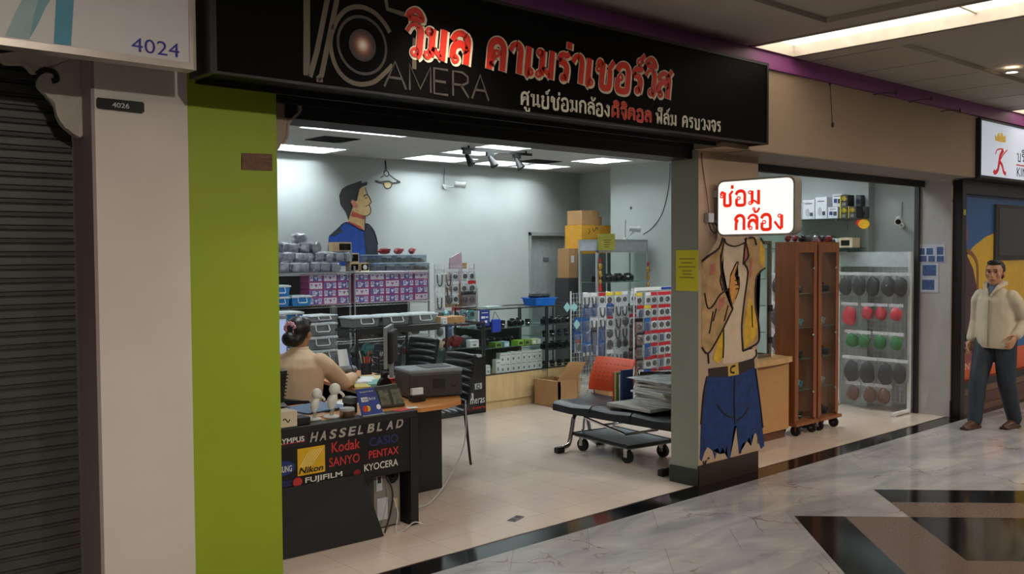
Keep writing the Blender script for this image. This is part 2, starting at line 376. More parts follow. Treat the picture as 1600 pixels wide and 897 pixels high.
skin = M('tan_skin', (186, 136, 104), .55, var=.05)
hairm = M('black_hair', (26, 20, 18), .4, var=.2, scale=60)
brown = M('dark_brown', (60, 34, 22), .5)

# ------------------------------------------------------------------ the setting: floors
mb = MB().use(marble('grey_marble', (188, 184, 180), (146, 146, 150), (128, 84, 56)))
mb.box(-3, 17, -9, -.165, -.1, 0)
mb.use(M('black_granite', (16, 17, 19), .1, var=.3, scale=90)).box(-3, 17, -.165, .022, -.1, 0)
brownst = M('brown_granite', (112, 92, 80), .2, var=.2, scale=80); blkst = MATS['black_granite']
q2 = math.sqrt(.5)
def inlay(u0, u1, v0, v1, m, z):
    mb.use(m); mb.poly([((u+v)*q2, (v-u)*q2, z) for u, v in ((u0, v0), (u1, v0), (u1, v1), (u0, v1))])
inlay(4.53, 4.86, -3, 3.25, blkst, .0008); inlay(4.86, 5.28, -3, 3.25, brownst, .0008)
inlay(5.28, 9.6, 3.62, 3.97, blkst, .0008); inlay(5.28, 9.6, 3.25, 3.62, brownst, .0008)
inlay(5.28, 9.6, 2.37, 3.25, blkst, .0008); inlay(5.28, 9.6, -3, 2.37, brownst, .0008)
struct('floor', mb, None)
struct('floor', MB().box(1.9, 10.75, .045, 6.05, -.1, 0), shopfl)
struct('trim_1', MB().use(M('pale_metal_edge', (190, 180, 166), .4)).box(2.2, 10.05, .034, .045, -.1, .003), None)
struct('trim_2', MB().box(2.2, 10.05, .022, .034, -.1, .0015), M('red_brown_stone', (70, 34, 26), .3))

# ------------------------------------------------------------------ the setting: walls
mb = MB()
mb.box(1.9, 9.55, 6.0, 6.15, 0, 3.05); mb.box(10.3, 10.75, 6.0, 6.15, 0, 3.05); mb.box(9.55, 10.3, 6.0, 6.15, 2.02, 3.05)
struct('wall_back', mb, wallm)
mb = MB().box(10.06, 10.75, .95, 4.86, 0, 3.05); mb.box(10.2, 10.75, .35, .95, 0, 3.05); mb.box(10.6, 10.75, 4.86, 6.15, 0, 3.05)
struct('wall_right', mb, wallm)
struct('wall_left', MB().box(1.9, 2.0, .5, 6.15, 0, 3.05), wallm)
dr = MB().box(9.55, 10.3, 6.06, 6.1, 0, 2.02); d1 = struct('door_1', dr, M('door_grey_paint', (176, 186, 186), .5))
part('door_plate', MB().box(9.86, 9.97, 6.05, 6.06, 1.63, 1.69), M('door_sign_grey', (120, 116, 128), .5), d1)
part('door_handle', MB().cyl((9.63, 6.06, 1.0), (9.63, 6.0, 1.0), .012).cyl((9.63, 6.005, 1.0), (9.75, 6.005, 1.0), .01), chrome, d1)
mb = MB()
for a in ((9.5, 9.55, 0, 2.07), (10.3, 10.35, 0, 2.07), (9.5, 10.35, 2.02, 2.07)): mb.box(a[0], a[1], 5.985, 6.0, a[2], a[3])
struct('trim_3', mb, M('door_frame_grey', (170, 178, 178), .5))
# front: white column, green column, middle pillar, right pillar, wall over the openings
struct('wall_white_column', MB().box(1.375, 1.788, 0, .6, 0, 3.4), white)
mb = MB().use(green).box(1.788, 2.24, 0, .3, 0, 3.4); struct('wall_green_column', mb, None)
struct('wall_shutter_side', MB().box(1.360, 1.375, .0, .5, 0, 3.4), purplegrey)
stp = M('dark_brown_skirting', (52, 36, 28), .35); grp = M('dark_green_skirting', (40, 48, 42), .35); pgrey = M('pillar_grey_paint', (150, 152, 140), .6, var=.03, scale=3)
mb = MB().use(beige).box(5.664, 6.435, 0, .1, 0, 3.4).use(pgrey).box(5.66, 6.435, .0005, .255, 0, 2.9)
struct('wall_middle_pillar', mb, None)
struct('baseboard_front', MB().use(stp).box(5.652, 6.44, -.008, .0, 0, .16), None)
struct('baseboard_side', MB().use(grp).box(5.65, 5.66, -.008, .262, 0, .13), None)
mb = MB().use(beige).box(10.004, 10.2, -.0, .1, 0, 3.4).use(M('right_pillar_grey', (188, 186, 184), .6, var=.03)).box(10.0, 10.2, .0005, .36, 0, 2.6)
struct('wall_right_pillar', mb, None)
struct('baseboard_right', MB().use(stp).box(10.002, 10.2, -.008, 0, 0, .17), None)
struct('wall_front', MB().box(1.36, 10.2, .04, .3, 3.01, 3.5), blackm)
# bulkhead over the right-hand opening and purple cornice
mb = MB().use(M('bulkhead_tan_paint', (156, 134, 112), .6, var=.04, scale=2)).box(5.6, 9.99, -.26, .0, 2.512, 3.2).use(M('bulkhead_underside', (150, 140, 132), .6)).box(5.95, 9.985, -.255, .3, 2.506, 2.512)
struct('wall_bulkhead', mb, None)
purp = M('purple_paint', (126, 62, 120), .5, var=.04)
mb = MB().use(purp).box(1.75, 17, -.262, 0, 3.15, 3.36).box(1.75, 17, -.285, -.262, 3.13, 3.19)
struct('trim_4', mb, None)
struct('wall_far_left', MB().box(-3, 1.36, .4, .6, 2.75, 3.5).box(-3, -1.2, .3, .5, 0, 3.5), white)
struct('wall_corridor', MB().box(-3, 17, -9.1, -9.0, 0, 3.5), M('opposite_shutter_grey', (84, 78, 72), .6))

# ------------------------------------------------------------------ the setting: ceilings
def slab(mbx, x0, x1, y0, y1, z, holes, depth, lip=None):
    xs = sorted({x0, x1} | {h[k] for h in holes for k in (0, 1)}); ys = sorted({y0, y1} | {h[k] for h in holes for k in (2, 3)})
    for a, b in zip(xs, xs[1:]):
        for c, d in zip(ys, ys[1:]):
            mx, my = (a+b)/2, (c+d)/2
            if any(h[0] < mx < h[1] and h[2] < my < h[3] for h in holes): continue
            mbx.poly([(a, c, z), (a, d, z), (b, d, z), (b, c, z)])
    for h in holes:
        for p, q in (((h[0], h[2]), (h[1], h[2])), ((h[1], h[2]), (h[1], h[3])), ((h[1], h[3]), (h[0], h[3])), ((h[0], h[3]), (h[0], h[2]))):
            mbx.poly([(p[0], p[1], z), (q[0], q[1], z), (q[0], q[1], z+depth), (p[0], p[1], z+depth)])
TROF = [(4.55, 5.77, 3.38, 3.94, 1), (5.05, 5.95, 5.30, 5.86, 1), (7.05, 7.9, 5.2, 5.76, 1), (7.0, 7.62, 4.3, 4.86, 1), (6.95, 7.57, 3.6, 4.16, 1), (8.95, 9.6, 5.2, 5.76, 1), (8.2, 8.8, 5.2, 5.76, 1), (9.02, 9.64, 4.08, 4.64, 1), (6.4, 7.62, 1.5, 2.1, 1), (8.4, 9.62, 1.6, 2.2, 1), (3.2, 4.1, 1.4, 2.0, 1), (2.8, 3.7, 4.6, 5.2, 1), (8.8, 9.42, .7, 1.3, 1)]  # hidden bench and cherry cabinet lights are lengthened, the last one added, for brightness
HATCH = [(5.1, 5.54, 4.38, 4.8), (8.5, 9.0, 4.78, 5.12)]
cm = MB(); slab(cm, 1.9, 10.75, .3, 6.15, 3.0, [t[:4] for t in TROF]+HATCH, .09)
struct('ceiling', cm, ceilm)
struct('ceiling', MB().box(1.9, 10.75, .3, 6.15, 3.1, 3.15), blackm)
corrm = M('corridor_ceiling_board', (190, 182, 170), .7, var=.03, scale=2)
LAMPX = [(-3.75, -3.23), (1.1, 1.62), (5.95, 6.47), (10.8, 11.32), (15.65, 16.17)]
LAMPH = [(a, b, -3.0, -.29 if a > 2 else -1.55) for a, b in LAMPX if b < 17]+[(a, b, -7.6, -4.9) for a, b in LAMPX if b < 17]
LAMPH = [h for h in LAMPH if h[0] > -3]
COFF = [(1.95, 5.7, -3.0, -1.0), (6.75, 10.55, -3.0, -1.0), (11.6, 15.4, -3.0, -1.0), (1.95, 5.7, -7.6, -4.9), (6.75, 10.55, -7.6, -4.9), (11.6, 15.4, -7.6, -4.9)]
DOWN_L = [(2.98, -.86), (.2, -1.15), (8.44, -1.15), (13.2, -1.15), (1.2, -3.9), (3.9, -3.9), (7.2, -3.9), (10.0, -3.9), (13.2, -3.9)]  # the last five are added out of view to brighten the corridor and facade
mb = MB().use(corrm); slab(mb, -3, 17, -9, -.24, 3.3, [(h[0]-.012, h[1]+.012, h[2]-.012, h[3]+.012) for h in LAMPH], .07)
struct('ceiling', mb, None)
mb = MB().use(corrm); slab(mb, -3, 17, -9, -.24, 3.265, [(h[0]-.06, h[1]+.06, h[2]-.06, min(h[3]+.03, -.25)) for h in LAMPH]+COFF, .034)
struct('ceiling', mb, None)
mb = MB().use(M('ceiling_joint_line', (92, 84, 76), .7))
for k in range(14):
    x = 6.75+k*.75
    if not any(a-.06 < x < b+.06 for a, b in LAMPX): mb.box(x-.003, x+.003, -.95, -.25, 3.2635, 3.265)
struct('trim_5', mb, None)

# ------------------------------------------------------------------ lamps
diff = M('lamp_diffuser', (255, 241, 222), .5, var=.01, emit=PANEL)
framew = M('lamp_frame_white', (214, 206, 194), .4)
for k, h in enumerate(LAMPH):
    t = thing('ceiling_lamp', 'long warm white corridor ceiling light '+['left of the shop, above the column', 'in front of the pillar, split by a dark joint', 'in front of the neighbouring shop', 'at the far right end', 'far behind on the left', 'far behind in the middle', 'far behind on the right', 'far behind at the right end'][k], 'light', ((h[0]+h[1])/2, (h[2]+h[3])/2, 3.3), 'corridor light panels')
    n = 2; L_ = (h[3]-h[2])/n
    for j in range(n):
        part('diffuser', MB().box(h[0]+.004, h[1]-.004, h[2]+L_*j+.008, h[2]+L_*(j+1)-.008, 3.345, 3.36), diff, t)
    part('frame', MB().box(h[0]-.02, h[0], h[2]-.02, h[3]+.02, 3.262, 3.345).box(h[1], h[1]+.02, h[2]-.02, h[3]+.02, 3.262, 3.345).box(h[0], h[1], h[3], h[3]+.02, 3.262, 3.345).box(h[0], h[1], h[2]-.02, h[2], 3.262, 3.345).box(h[0], h[1], (h[2]+h[3])/2-.008, (h[2]+h[3])/2+.008, 3.33, 3.345), framew, t)
for k, (x, y) in enumerate(DOWN_L):
    t = thing('downlight', 'small round recessed downlight in the corridor ceiling '+['above the black shop sign', 'above the roller shutter', 'in front of the neighbouring shop, glaring', 'far right beyond the neighbouring shop', 'added unseen middle row, first from left', 'added unseen middle row, second from left', 'added unseen middle row, third from left', 'added unseen middle row, fourth from left', 'added unseen middle row, fifth from left'][k], 'light', (x, y, 3.26), 'corridor downlights')
    part('trim_ring', MB().lathe((x, y, 3.264), [(.062, 0), (.064, -.008), (.045, -.008), (.045, 0)], 20), framew, t)
    part('bulb', MB().lathe((x, y, 3.264), [(.001, -.004), (.04, -.004), (.04, .0), (.001, 0)], 16), M('bulb_glow', (255, 240, 220), .5, var=.01, emit=14), t)
    l = bpy.data.lights.new('spot', 'SPOT'); l.energy = SPOT*(.7 if k < 4 else 2.3); l.spot_size = math.radians(85 if k < 4 else 105); l.spot_blend = 1; l.shadow_soft_size = .04; l.color = (1, .9, .78)
    lo = bpy.data.objects.new('spot', l); COL.objects.link(lo); lo.parent = t; lo.location = (0, 0, -.03)
    lo.rotation_euler = (math.radians(16 if k == 0 else 8 if k < 4 else 44), 0, 0)
tubem = M('lamp_tube', (236, 247, 250), .5, var=.01, emit=TUBE)
louv = M('louvre_white', (236, 240, 242), .25, .3)
TN = ['long louvred ceiling light nearest the sign', 'louvred ceiling light above the left end of the rack', 'louvred ceiling light against the back wall beside the painted lamp', 'louvred ceiling light behind the track, middle one', 'louvred ceiling light in front of the track', 'louvred ceiling light above the back wall door', 'louvred ceiling light left of the back corner', 'square louvred ceiling light nearest the right wall', 'louvred ceiling light above the bench', 'louvred ceiling light above the cherry cabinets', 'louvred ceiling light above the desk', 'louvred ceiling light above the left side of the shop', 'added unseen louvred ceiling light above the side grid at the front']
for k, (a, b, c, d, s) in enumerate(TROF):
    t = thing('louvre_light', TN[k], 'light', ((a+b)/2, (c+d)/2, 3.0), 'shop ceiling lights')
    mb = MB().box(a-.012, b+.012, c-.012, c, 2.992, 3.003).box(a-.012, b+.012, d, d+.012, 2.992, 3.003).box(a-.012, a, c, d, 2.992, 3.003).box(b, b+.012, c, d, 2.992, 3.003)
    part('frame', mb, wplast, t)
    mb = MB()
    for j in range(3):
        y = c+(d-c)*(j+.5)/3; mb.cyl((a+.03, y, 3.055), (b-.03, y, 3.055), .014, n=8)
    part('tube', mb, tubem, t)
    part('reflector', MB().box(a+.004, b-.004, c+.004, d-.004, 3.08, 3.089), wplast, t)
    mb = MB()
    n = int((b-a)/.07)
    for j in range(1, n): mb.box(a+(b-a)*j/n-.003, a+(b-a)*j/n+.003, c+.004, d-.004, 3.001, 3.035)
    for j in (1, 2): y = c+(d-c)*j/3; mb.prism([(a+.004, y-.016, 3.0), (a+.004, y+.016, 3.0), (a+.004, y, 3.06)], (b-a-.008, 0, 0))
    part('louvre', mb, louv, t)
for k, (a, b, c, d) in enumerate(HATCH):
    mb = MB()
    for j in range(5): e = j*.04; zz = 2.992-.006*j; mb.box(a+e, b-e, c+e, c+e+.012, zz, zz+.012).box(a+e, b-e, d-e-.012, d-e, zz, zz+.012).box(a+e, a+e+.012, c+e, d-e, zz, zz+.012).box(b-e-.012, b-e, c+e, d-e, zz, zz+.012)
    mb.box(a, b, c, d, 3.02, 3.03)
    solo('air_vent', mb, blackm, ['square black ceiling air vent nearest the sign', 'square black ceiling air vent behind the spotlights'][k], 'vent', 'ceiling vents')
# track spotlights
t = thing('track_light', 'black ceiling track carrying three small spotlights', 'light', (7.3, 4.15, 3.0))
part('track', MB().box(6.75, 7.84, 4.13, 4.165, 2.945, 2.975).cyl((6.85, 4.147, 2.97), (6.85, 4.147, 3.0), .012).cyl((7.75, 4.147, 2.97), (7.75, 4.147, 3.0), .012), blackm, t)
for k, x in enumerate((6.83, 7.18, 7.6)):
    s = part('spotlight', MB().cyl((x, 4.13, 2.86), (x+.02, 4.09, 2.78), .034, .05, 14).cyl((x-.012, 4.15, 2.90), (x, 4.13, 2.86), .02, .034, 12), blackm, t, smooth=True)
    part('adapter', MB().box(x-.06, x+.05, 4.13, 4.165, 2.90, 2.945), dark, s, local=False)
# ------------------------------------------------------------------ signs and front fittings
YF = -.42; NF = V3((0, -1, 0)); UX = V3((1, 0, 0)); UZ = V3((0, 0, 1)); UY = V3((0, 1, 0))
t = thing('shop_sign', 'wide black fascia sign with red and cream Thai lettering and camera emblem above the shop', 'sign', (3.8, -.3, 2.535))
signp = M('black_sign_face', (8, 7, 6), .5, spec=.06)
part('panel', MB().box(1.74, 5.915, -.415, -.21, 2.545, 3.115), signp, t)
mb = MB().box(1.715, 1.745, -.42, -.2, 2.535, 3.12).box(5.905, 5.93, -.42, -.2, 2.535, 3.12).box(1.745, 5.905, -.42, -.2, 3.1, 3.12).box(1.745, 5.905, -.42, -.395, 2.535, 2.545).box(1.745, 5.905, -.2, -.19, 2.52, 2.56)
part('frame', mb, M('black_sign_frame', (24, 21, 19), .45), t)
cream = M('cream_lettering', (226, 212, 184), .5); redl = M('red_lettering', (214, 44, 24), .45); creamw = M('white_lettering', (232, 226, 206), .5)
T1 = 'วิมล คาเมร่าเซอร์วิส'; T2a = 'ศูนย์ซ่อมกล้อง'; T2b = 'ดิจิตอล'; T2c = 'ฟีล์ม ครบวงจร'
tilt = UX; lo = (2.715, -.416, 2.752); W1 = 2.11
part('lettering', thai(MB(), T1, (2.721, -.416, 2.742), tilt, UZ, W1, .16, .038, NF, .003, .12, extra=.022), cream, t, label='cream outline of the large Thai letters')
part('lettering', thai(MB(), T1, (2.715, -.416, 2.745), tilt, UZ, W1, .16, .038, NF, .007, .12), redl, t, label='red large Thai letters')
part('lettering', thai(MB(), T2a, (3.5, -.416, 2.578), UX, UZ, .735, .07, .0145, NF, .003), creamw, t, label='white small Thai letters')
part('lettering', thai(MB(), T2b, (4.245, -.416, 2.578), UX, UZ, .385, .07, .019, NF, .002), M('pink_lettering', (226, 150, 130), .5), t, label='pale edge of the red small Thai letters')
part('lettering', thai(MB(), T2b, (4.245, -.416, 2.578), UX, UZ, .385, .07, .0115, NF, .004), redl, t, label='red small Thai letters')
part('lettering', thai(MB(), T2c, (4.66, -.416, 2.578), UX, UZ, .70, .07, .0145, NF, .003), creamw, t)
goldl = M('dull_gold_line', (92, 80, 60), .4)
def sp(*pts): return [at(x, y, Y=-.416) for x, y in pts]
e = MB()
for p, w, s in ((((479, -25), (479, 0), (479, 118)), .034, 0), (((484, 120), (495, 80), (515, -20)), .026, 0), (((496, 124), (502, 118), (518, 40), (530, -20)), .026, 0), (((494, 124), (504, 125)), .022, 0),
                (((609, 51), (600, 36), (585, 20), (565, 11), (545, 13), (530, 26), (520, 46), (516, 66), (519, 88), (528, 110), (544, 126), (564, 132), (584, 128), (598, 117), (613, 102)), .022, 3),
                (((601, -12), (605, 14), (626, 21), (645, 26)), .022, 0), (((648, 60), (647, 84), (647, 108)), .026, 0)):
    e.ribbon(sp(*p), w, NF, .002, s)
part('emblem_line', e, goldl, t)
cx, cy = 566, 71
cen = at(cx, cy, Y=-.416)
def disc(mbx, c, r, th, n=32, ry=None): mbx.prism([(c.x+r*math.cos(2*math.pi*k/n), c.y, c.z+(ry or r)*math.sin(2*math.pi*k/n)) for k in range(n)], (0, -th, 0))
e = MB().use(M('emblem_brown', (58, 42, 30), .4)); disc(e, cen, .142, .002, 40); e.use(signp); disc(e, cen, .128, .003, 40)
part('emblem_ring', e, None, t)
e = MB()
for j, (r, c) in enumerate(((.076, (34, 14, 12)), (.068, (52, 20, 16)), (.06, (74, 30, 22)), (.05, (110, 52, 40)), (.042, (146, 88, 70)), (.034, (184, 134, 110)), (.026, (220, 184, 158)), (.018, (244, 222, 200)), (.01, (255, 244, 230)))):
    e.use(M('emblem_red_%d' % j, c, .4)); disc(e, cen, r, .0035+.0004*j, 28)
part('emblem_eye', e, None, t)
e = MB()
gx = {'A': [((0, 0), (.5, 1), (1, 0)), ((.22, .38), (.78, .38))], 'M': [((0, 0), (0, 1), (.5, .1), (1, 1), (1, 0))], 'E': [((.9, 1), (0, 1), (0, 0), (.9, 0)), ((0, .5), (.75, .5))], 'R': [((0, 0), (0, 1), (.6, 1), (.95, .85), (.95, .62), (.6, .48), (0, .48)), ((.5, .48), (1, 0))]}
x = 2.60
for ch, w in zip('AMERA', (.13, .13, .1, .105, .115)):
    for st in gx[ch]: e.ribbon([(x+a*w, -.416, 2.576+b*.128) for a, b in st], .012, NF, .002)
    x += w+.022
part('lettering', e, M('faint_gold_line', (62, 56, 48), .45), t, label='thin dull gold Latin letters')

# sign 4024 at upper left
t = thing('shop_sign', 'white illuminated-style sign box numbered 4024 with teal stripes above the roller shutter', 'sign', (.5, -.2, 2.55))
part('panel', MB().box(-1.2, 1.66, -.345, -.27, 2.575, 3.24), M('white_sign_face', (206, 202, 202), .45, var=.02), t)
part('frame', MB().box(-1.2, 1.684, -.35, -.262, 2.55, 2.578).box(1.655, 1.684, -.35, -.262, 2.578, 3.25).box(.2, .26, -.27, 0, 2.9, 2.96).box(1.4, 1.46, -.27, 0, 2.9, 2.96), M('satin_frame', (186, 176, 168), .35, .5), t)
part('numerals', text(MB(), '4024', (1.412, -.346, 2.594), UX, UZ, .2, .058, NF, .002), M('numeral_blue', (36, 40, 140), .5), t)
def s2(*pts): return [at(x, y, Y=-.346) for x, y in pts]
part('stripe', MB().prism(s2((84, 68), (86, 30), (91, -60), (119, -60), (113, 20), (111, 71)), (0, -.002, 0)), M('teal_print', (62, 140, 164), .5), t)
part('stripe', MB().prism(s2((8, 56), (24, 20), (50, -30), (85, -60), (92, -20), (64, 20), (46, 61)), (0, -.0015, 0)), M('pale_teal_print', (148, 178, 180), .5), t)
part('stripe', MB().prism(s2((46, 60), (54, 20), (66, -20), (92, -20), (72, 10), (58, 40)), (0, -.0028, 0)), M('mid_teal_print', (110, 160, 172), .5), t)
# small plates
t = thing('number_plate', 'small black plate numbered 4026 on the white column', 'plate', (1.48, -.01, 2.4))
part('plate', MB().prism([(1.386, 0, 2.40), (1.381, 0, 2.408), (1.381, 0, 2.438), (1.386, 0, 2.446), (1.58, 0, 2.446), (1.586, 0, 2.438), (1.586, 0, 2.404), (1.577, 0, 2.396)], (0, -.01, 0)), blackg, t)
part('numerals', text(MB(), '4026', (1.445, -.0105, 2.41), UX, UZ, .075, .022, NF, .001, fat=.02), lgrey, t)
t = thing('number_plate', 'tiny black plate with white numerals on the right pillar front', 'plate', (10.06, -.01, 2.28))
part('plate', MB().box(10.02, 10.12, -.01, 0, 2.27, 2.3), blackg, t); part('numerals', text(MB(), '40-42', (10.035, -.0105, 2.277), UX, UZ, .07, .016, NF, .001), lgrey, t)
mb = MB().prism([at(x, y, Y=0) for x, y in ((377, 239), (400, 240), (425, 241), (424, 255), (425, 267), (400, 266), (377, 265), (378, 252))], (0, -.003, 0))
solo('tape_remnant', mb, M('brown_adhesive', (92, 50, 14), .45, var=.5, scale=40, bump=.4), 'rectangle of brown peeled adhesive on the green column', 'tape')

# roller shutter
t = thing('roller_shutter', 'closed dark grey corrugated roller shutter at the left edge', 'shutter', (.4, .27, 0))
mb = MB(); z = .02; prof = []
while z < 2.62:
    prof += [(0.0, z), (-.012, z+.006), (-.012, z+.034), (.0, z+.042), (-.005, z+.046), (-.005, z+.05), (.0, z+.054)]; z += .0585
a = [mb.bm.verts.new((-1.2, .27+y, q)) for y, q in prof]; b = [mb.bm.verts.new((1.358, .27+y, q)) for y, q in prof]
for k in range(len(a)-1): mb.face([a[k], b[k], b[k+1], a[k+1]])
part('slats', mb, M('shutter_grey', (62, 60, 57), .5, var=.12), t)
part('bottom_bar', MB().box(-1.2, 1.358, .255, .285, 0, .03), dark, t)
part('head_rail', MB().box(-1.2, 1.358, .2, .3, 2.6, 2.74), blackm, t)

def bracket(label, pts, scroll, vec, y, m, curl_m):
    t = thing('corner_bracket', label, 'bracket', (pts[0].x, y, min(p.z for p in pts)), 'scrolled corner brackets')
    part('board', MB().prism(catmull(pts, 3, True), vec), m, t)
    part('scroll', MB().ribbon(scroll, .022, NF, .006, 4), curl_m, t)
    part('rim', MB().ribbon(pts[1:-1], .012, NF, .004, 4), m, t)
wb = M('bracket_paint', (176, 166, 154), .6)
def c1(*p): return [at(60/60*0+a*160/718, 60+b*200/897, Y=.12) for a, b in p]
bracket('white scrolled wooden bracket in the top corner of the roller shutter', c1((600, 110), (10, 105), (20, 150), (60, 180), (180, 185), (245, 245), (300, 215), (370, 250), (340, 250), (285, 270), (275, 330), (330, 390), (390, 450), (410, 540), (470, 630), (600, 660)), c1((255, 255), (310, 220), (380, 240), (395, 290), (360, 300)), (0, .05, 0), .15, wb, blackm)
def c2(*p): return [at(280+a*200/897, 100+b*200/897, Y=.06) for a, b in p]
bracket('beige scrolled wooden bracket in the top left corner of the shop opening', c2((672, 190), (900, 200), (985, 215), (940, 235), (870, 270), (835, 240), (850, 320), (820, 360), (775, 400), (760, 440), (755, 510), (720, 560), (672, 585)), c2((845, 260), (800, 240), (770, 270), (785, 310), (810, 300), (800, 280)), (0, .04, 0), .08, M('tan_bracket_paint', (150, 132, 112), .6), blackm)
# shutter box above the openings
solo('shutter_box', MB().box(2.24, 5.66, .06, .3, 2.452, 3.0).box(2.24, 5.66, .02, .06, 2.52, 2.62), M('shutter_box_black', (14, 13, 12), .5), 'long black roller shutter box under the black sign', 'shutter box')
solo('shutter_rail', MB().box(6.435, 9.99, .28, .33, 2.44, 2.512).box(9.965, 9.999, .33, .38, 0, 2.5), M('dark_rail', (34, 32, 32), .5), 'dark shutter rail along the top and right of the right-hand opening', 'rail')

# projecting light box
t = thing('light_box_sign', 'lit white projecting light box with red Thai lettering on the pillar', 'sign', (5.87, -.05, 1.87))
def rr(y0, y1, z0, z1, r, x):
    pts = []
    for cy_, cz, a0 in ((y1-r, z1-r, 0), (y0+r, z1-r, 90), (y0+r, z0+r, 180), (y1-r, z0+r, 270)):
        for k in range(5): a = math.radians(a0+k*22.5); pts.append((x, cy_+r*math.cos(a), cz+r*math.sin(a)))
    return pts
lit = M('lit_white_face', (255, 250, 244), .4, var=.005, emit=1.05)
part('face', MB().prism(rr(-.685, -.06, 1.89, 2.278, .045, 5.828), (-.006, 0, 0)), lit, t)
part('case', MB().prism(rr(-.70, -.045, 1.876, 2.292, .055, 5.828), (.085, 0, 0)), M('weathered_grey_case', (140, 134, 124), .45), t)
litr = M('lit_red_letter', (232, 44, 20), .4, var=.01, emit=.8); NL = V3((-1, 0, 0)); UB = V3((0, -1, 0))
part('lettering', thai(MB(), 'ซ่อม', (5.822, -.075, 2.10), UB, UZ, .37, .105, .024, NL, .002), litr, t)
part('lettering', thai(MB(), 'กล้อง', (5.822, -.205, 1.918), UB, UZ, .42, .108, .024, NL, .002), litr, t)
mb = MB().box(5.84, 5.9, -.045, 0, 2.17, 2.22).box(5.845, 5.895, -.045, 0, 1.94, 2.0)
part('bracket_arm', mb, alu, t)
t2 = thing('junction_box', 'small grey junction box with looped cable on the pillar beside the lit sign', 'electrical box', (5.77, -.03, 1.98))
part('box', MB().box(5.73, 5.80, -.04, 0, 1.98, 2.05, .005), lgrey, t2)
part('cable', MB().tube([(5.76, -.02, 1.98), (5.77, -.03, 1.93), (5.81, -.04, 1.90), (5.84, -.04, 1.93), (5.83, -.03, 1.97), (5.80, -.02, 1.99)], .006, 6, 5), blackm, t2)
solo('power_cable', MB().tube([(5.69, -.006, 2.5), (5.7, -.006, 2.4), (5.74, -.01, 2.22), (5.76, -.02, 2.05)], .003, 5, 5), dark, 'thin dark cable running down the pillar to the lit sign', 'cable')
# yellow notices
yel = M('yellow_paper', (222, 212, 40), .6, var=.02)
t = thing('notice', 'yellow paper notice taped to the side of the pillar', 'notice', (5.657, .1, 1.47))
part('sheet', MB().box(5.656, 5.659, .0, .205, 1.468, 1.775), yel, t)
mb = MB()
for k, (a, z) in enumerate(((.15, 1.705), (.11, 1.675), (.16, 1.645), (.09, 1.615), (.09, 1.59), (.14, 1.565))):
    y0 = .1+a/2; n = 7 if a > .12 else 5
    for j in range(n): mb.box(5.6545, 5.656, y0-a*(j+.8)/n, y0-a*j/n, z, z+.008)
part('writing', mb, M('faded_ink', (150, 110, 40), .6), t)
# right pillar prints
t = thing('poster', 'cluster of white sheets with blue photographs taped on the right pillar', 'poster', (9.998, .22, 1.5))
def s3(x0, y0, x1, y1): a = at(x0, y0, X=9.997); b = at(x1, y1, X=9.997); return (9.993, 9.999, min(a.y, b.y), max(a.y, b.y), min(a.z, b.z), max(a.z, b.z))
part('sheet', MB().box(*s3(1436, 382, 1476, 410)).box(*s3(1438, 411, 1466, 434)).box(*s3(1438, 434, 1466, 457)), M('bluish_paper', (206, 212, 226), .6), t)
mb = MB(); inkb = M('blue_photo_print', (70, 92, 140), .5, var=.5, scale=60)
for b in ((1437, 388, 1445, 398), (1448, 388, 1458, 398), (1464, 386, 1474, 398), (1437, 400, 1448, 409), (1451, 400, 1461, 409), (1464, 400, 1475, 409), (1442, 414, 1463, 431), (1441, 437, 1460, 453)):
    q = list(s3(*b)); q[0] = 9.991; q[1] = 9.993; mb.box(*q)
part('print', mb, inkb, t)

# painted figure on the pillar
t = thing('mural', 'painted man with open tan jacket, raised pointing finger and blue jeans on the pillar front', 'mural', (6.05, -.004, .22))
def q1(*p): return [at(1040+a/4.078, 340+b/4.078, Y=0) for a, b in p]
def q3(*p): return [at(1040+a/3.9, 540+b/3.9, Y=0) for a, b in p]
def paint(name, m, lay, *polys):
    for p in polys: part(name, MB().prism(p, (0, -.0012*lay, 0)), m, t)
paint('shirt', M('mural_cream', (206, 184, 158), .6), 1, q1((370, 122), (515, 122), (520, 330), (485, 850), (575, 835), (572, 885), (555, 905), (440, 925), (365, 930), (365, 600)))
paint('jacket', M('mural_tan', (176, 142, 98), .6, var=.3, scale=9), 2, q1((362, 128), (340, 190), (270, 240), (228, 275), (228, 825), (268, 868), (330, 770), (420, 590), (400, 450), (372, 465), (350, 350), (372, 200)),
      q1((515, 125), (500, 300), (522, 340), (485, 690), (490, 850), (590, 790), (590, 690), (570, 560), (570, 400), (602, 340), (632, 320), (632, 200), (610, 150), (560, 125)))
paint('jacket_highlight', M('mural_yellow', (206, 164, 44), .6, var=.2), 3, q1((530, 500), (556, 560), (585, 690), (565, 770), (500, 835), (497, 720)), q1((345, 740), (366, 705), (366, 890), (330, 930), (300, 900)), q1((600, 150), (628, 210), (628, 310), (600, 300)))
paint('jacket_blush', M('mural_pink', (176, 104, 88), .6, var=.2), 3, q1((285, 300), (312, 290), (318, 350), (280, 370)), q1((340, 520), (375, 500), (372, 560), (335, 600)), q1((535, 270), (552, 260), (545, 370), (530, 390)), q1((495, 130), (512, 125), (520, 240), (500, 290)))
paint('collar', M('mural_knit', (190, 166, 140), .6, var=.2, scale=50), 4, q1((373, 122), (505, 122), (502, 158), (470, 176), (440, 182), (405, 178), (385, 165)))
paint('hand', M('mural_flesh', (206, 142, 74), .6, var=.15), 5, q1((400, 460), (410, 400), (410, 368), (430, 320), (446, 292), (460, 286), (458, 305), (446, 335), (436, 368), (458, 376), (464, 400), (464, 452), (456, 490), (440, 520), (430, 552), (412, 530)))
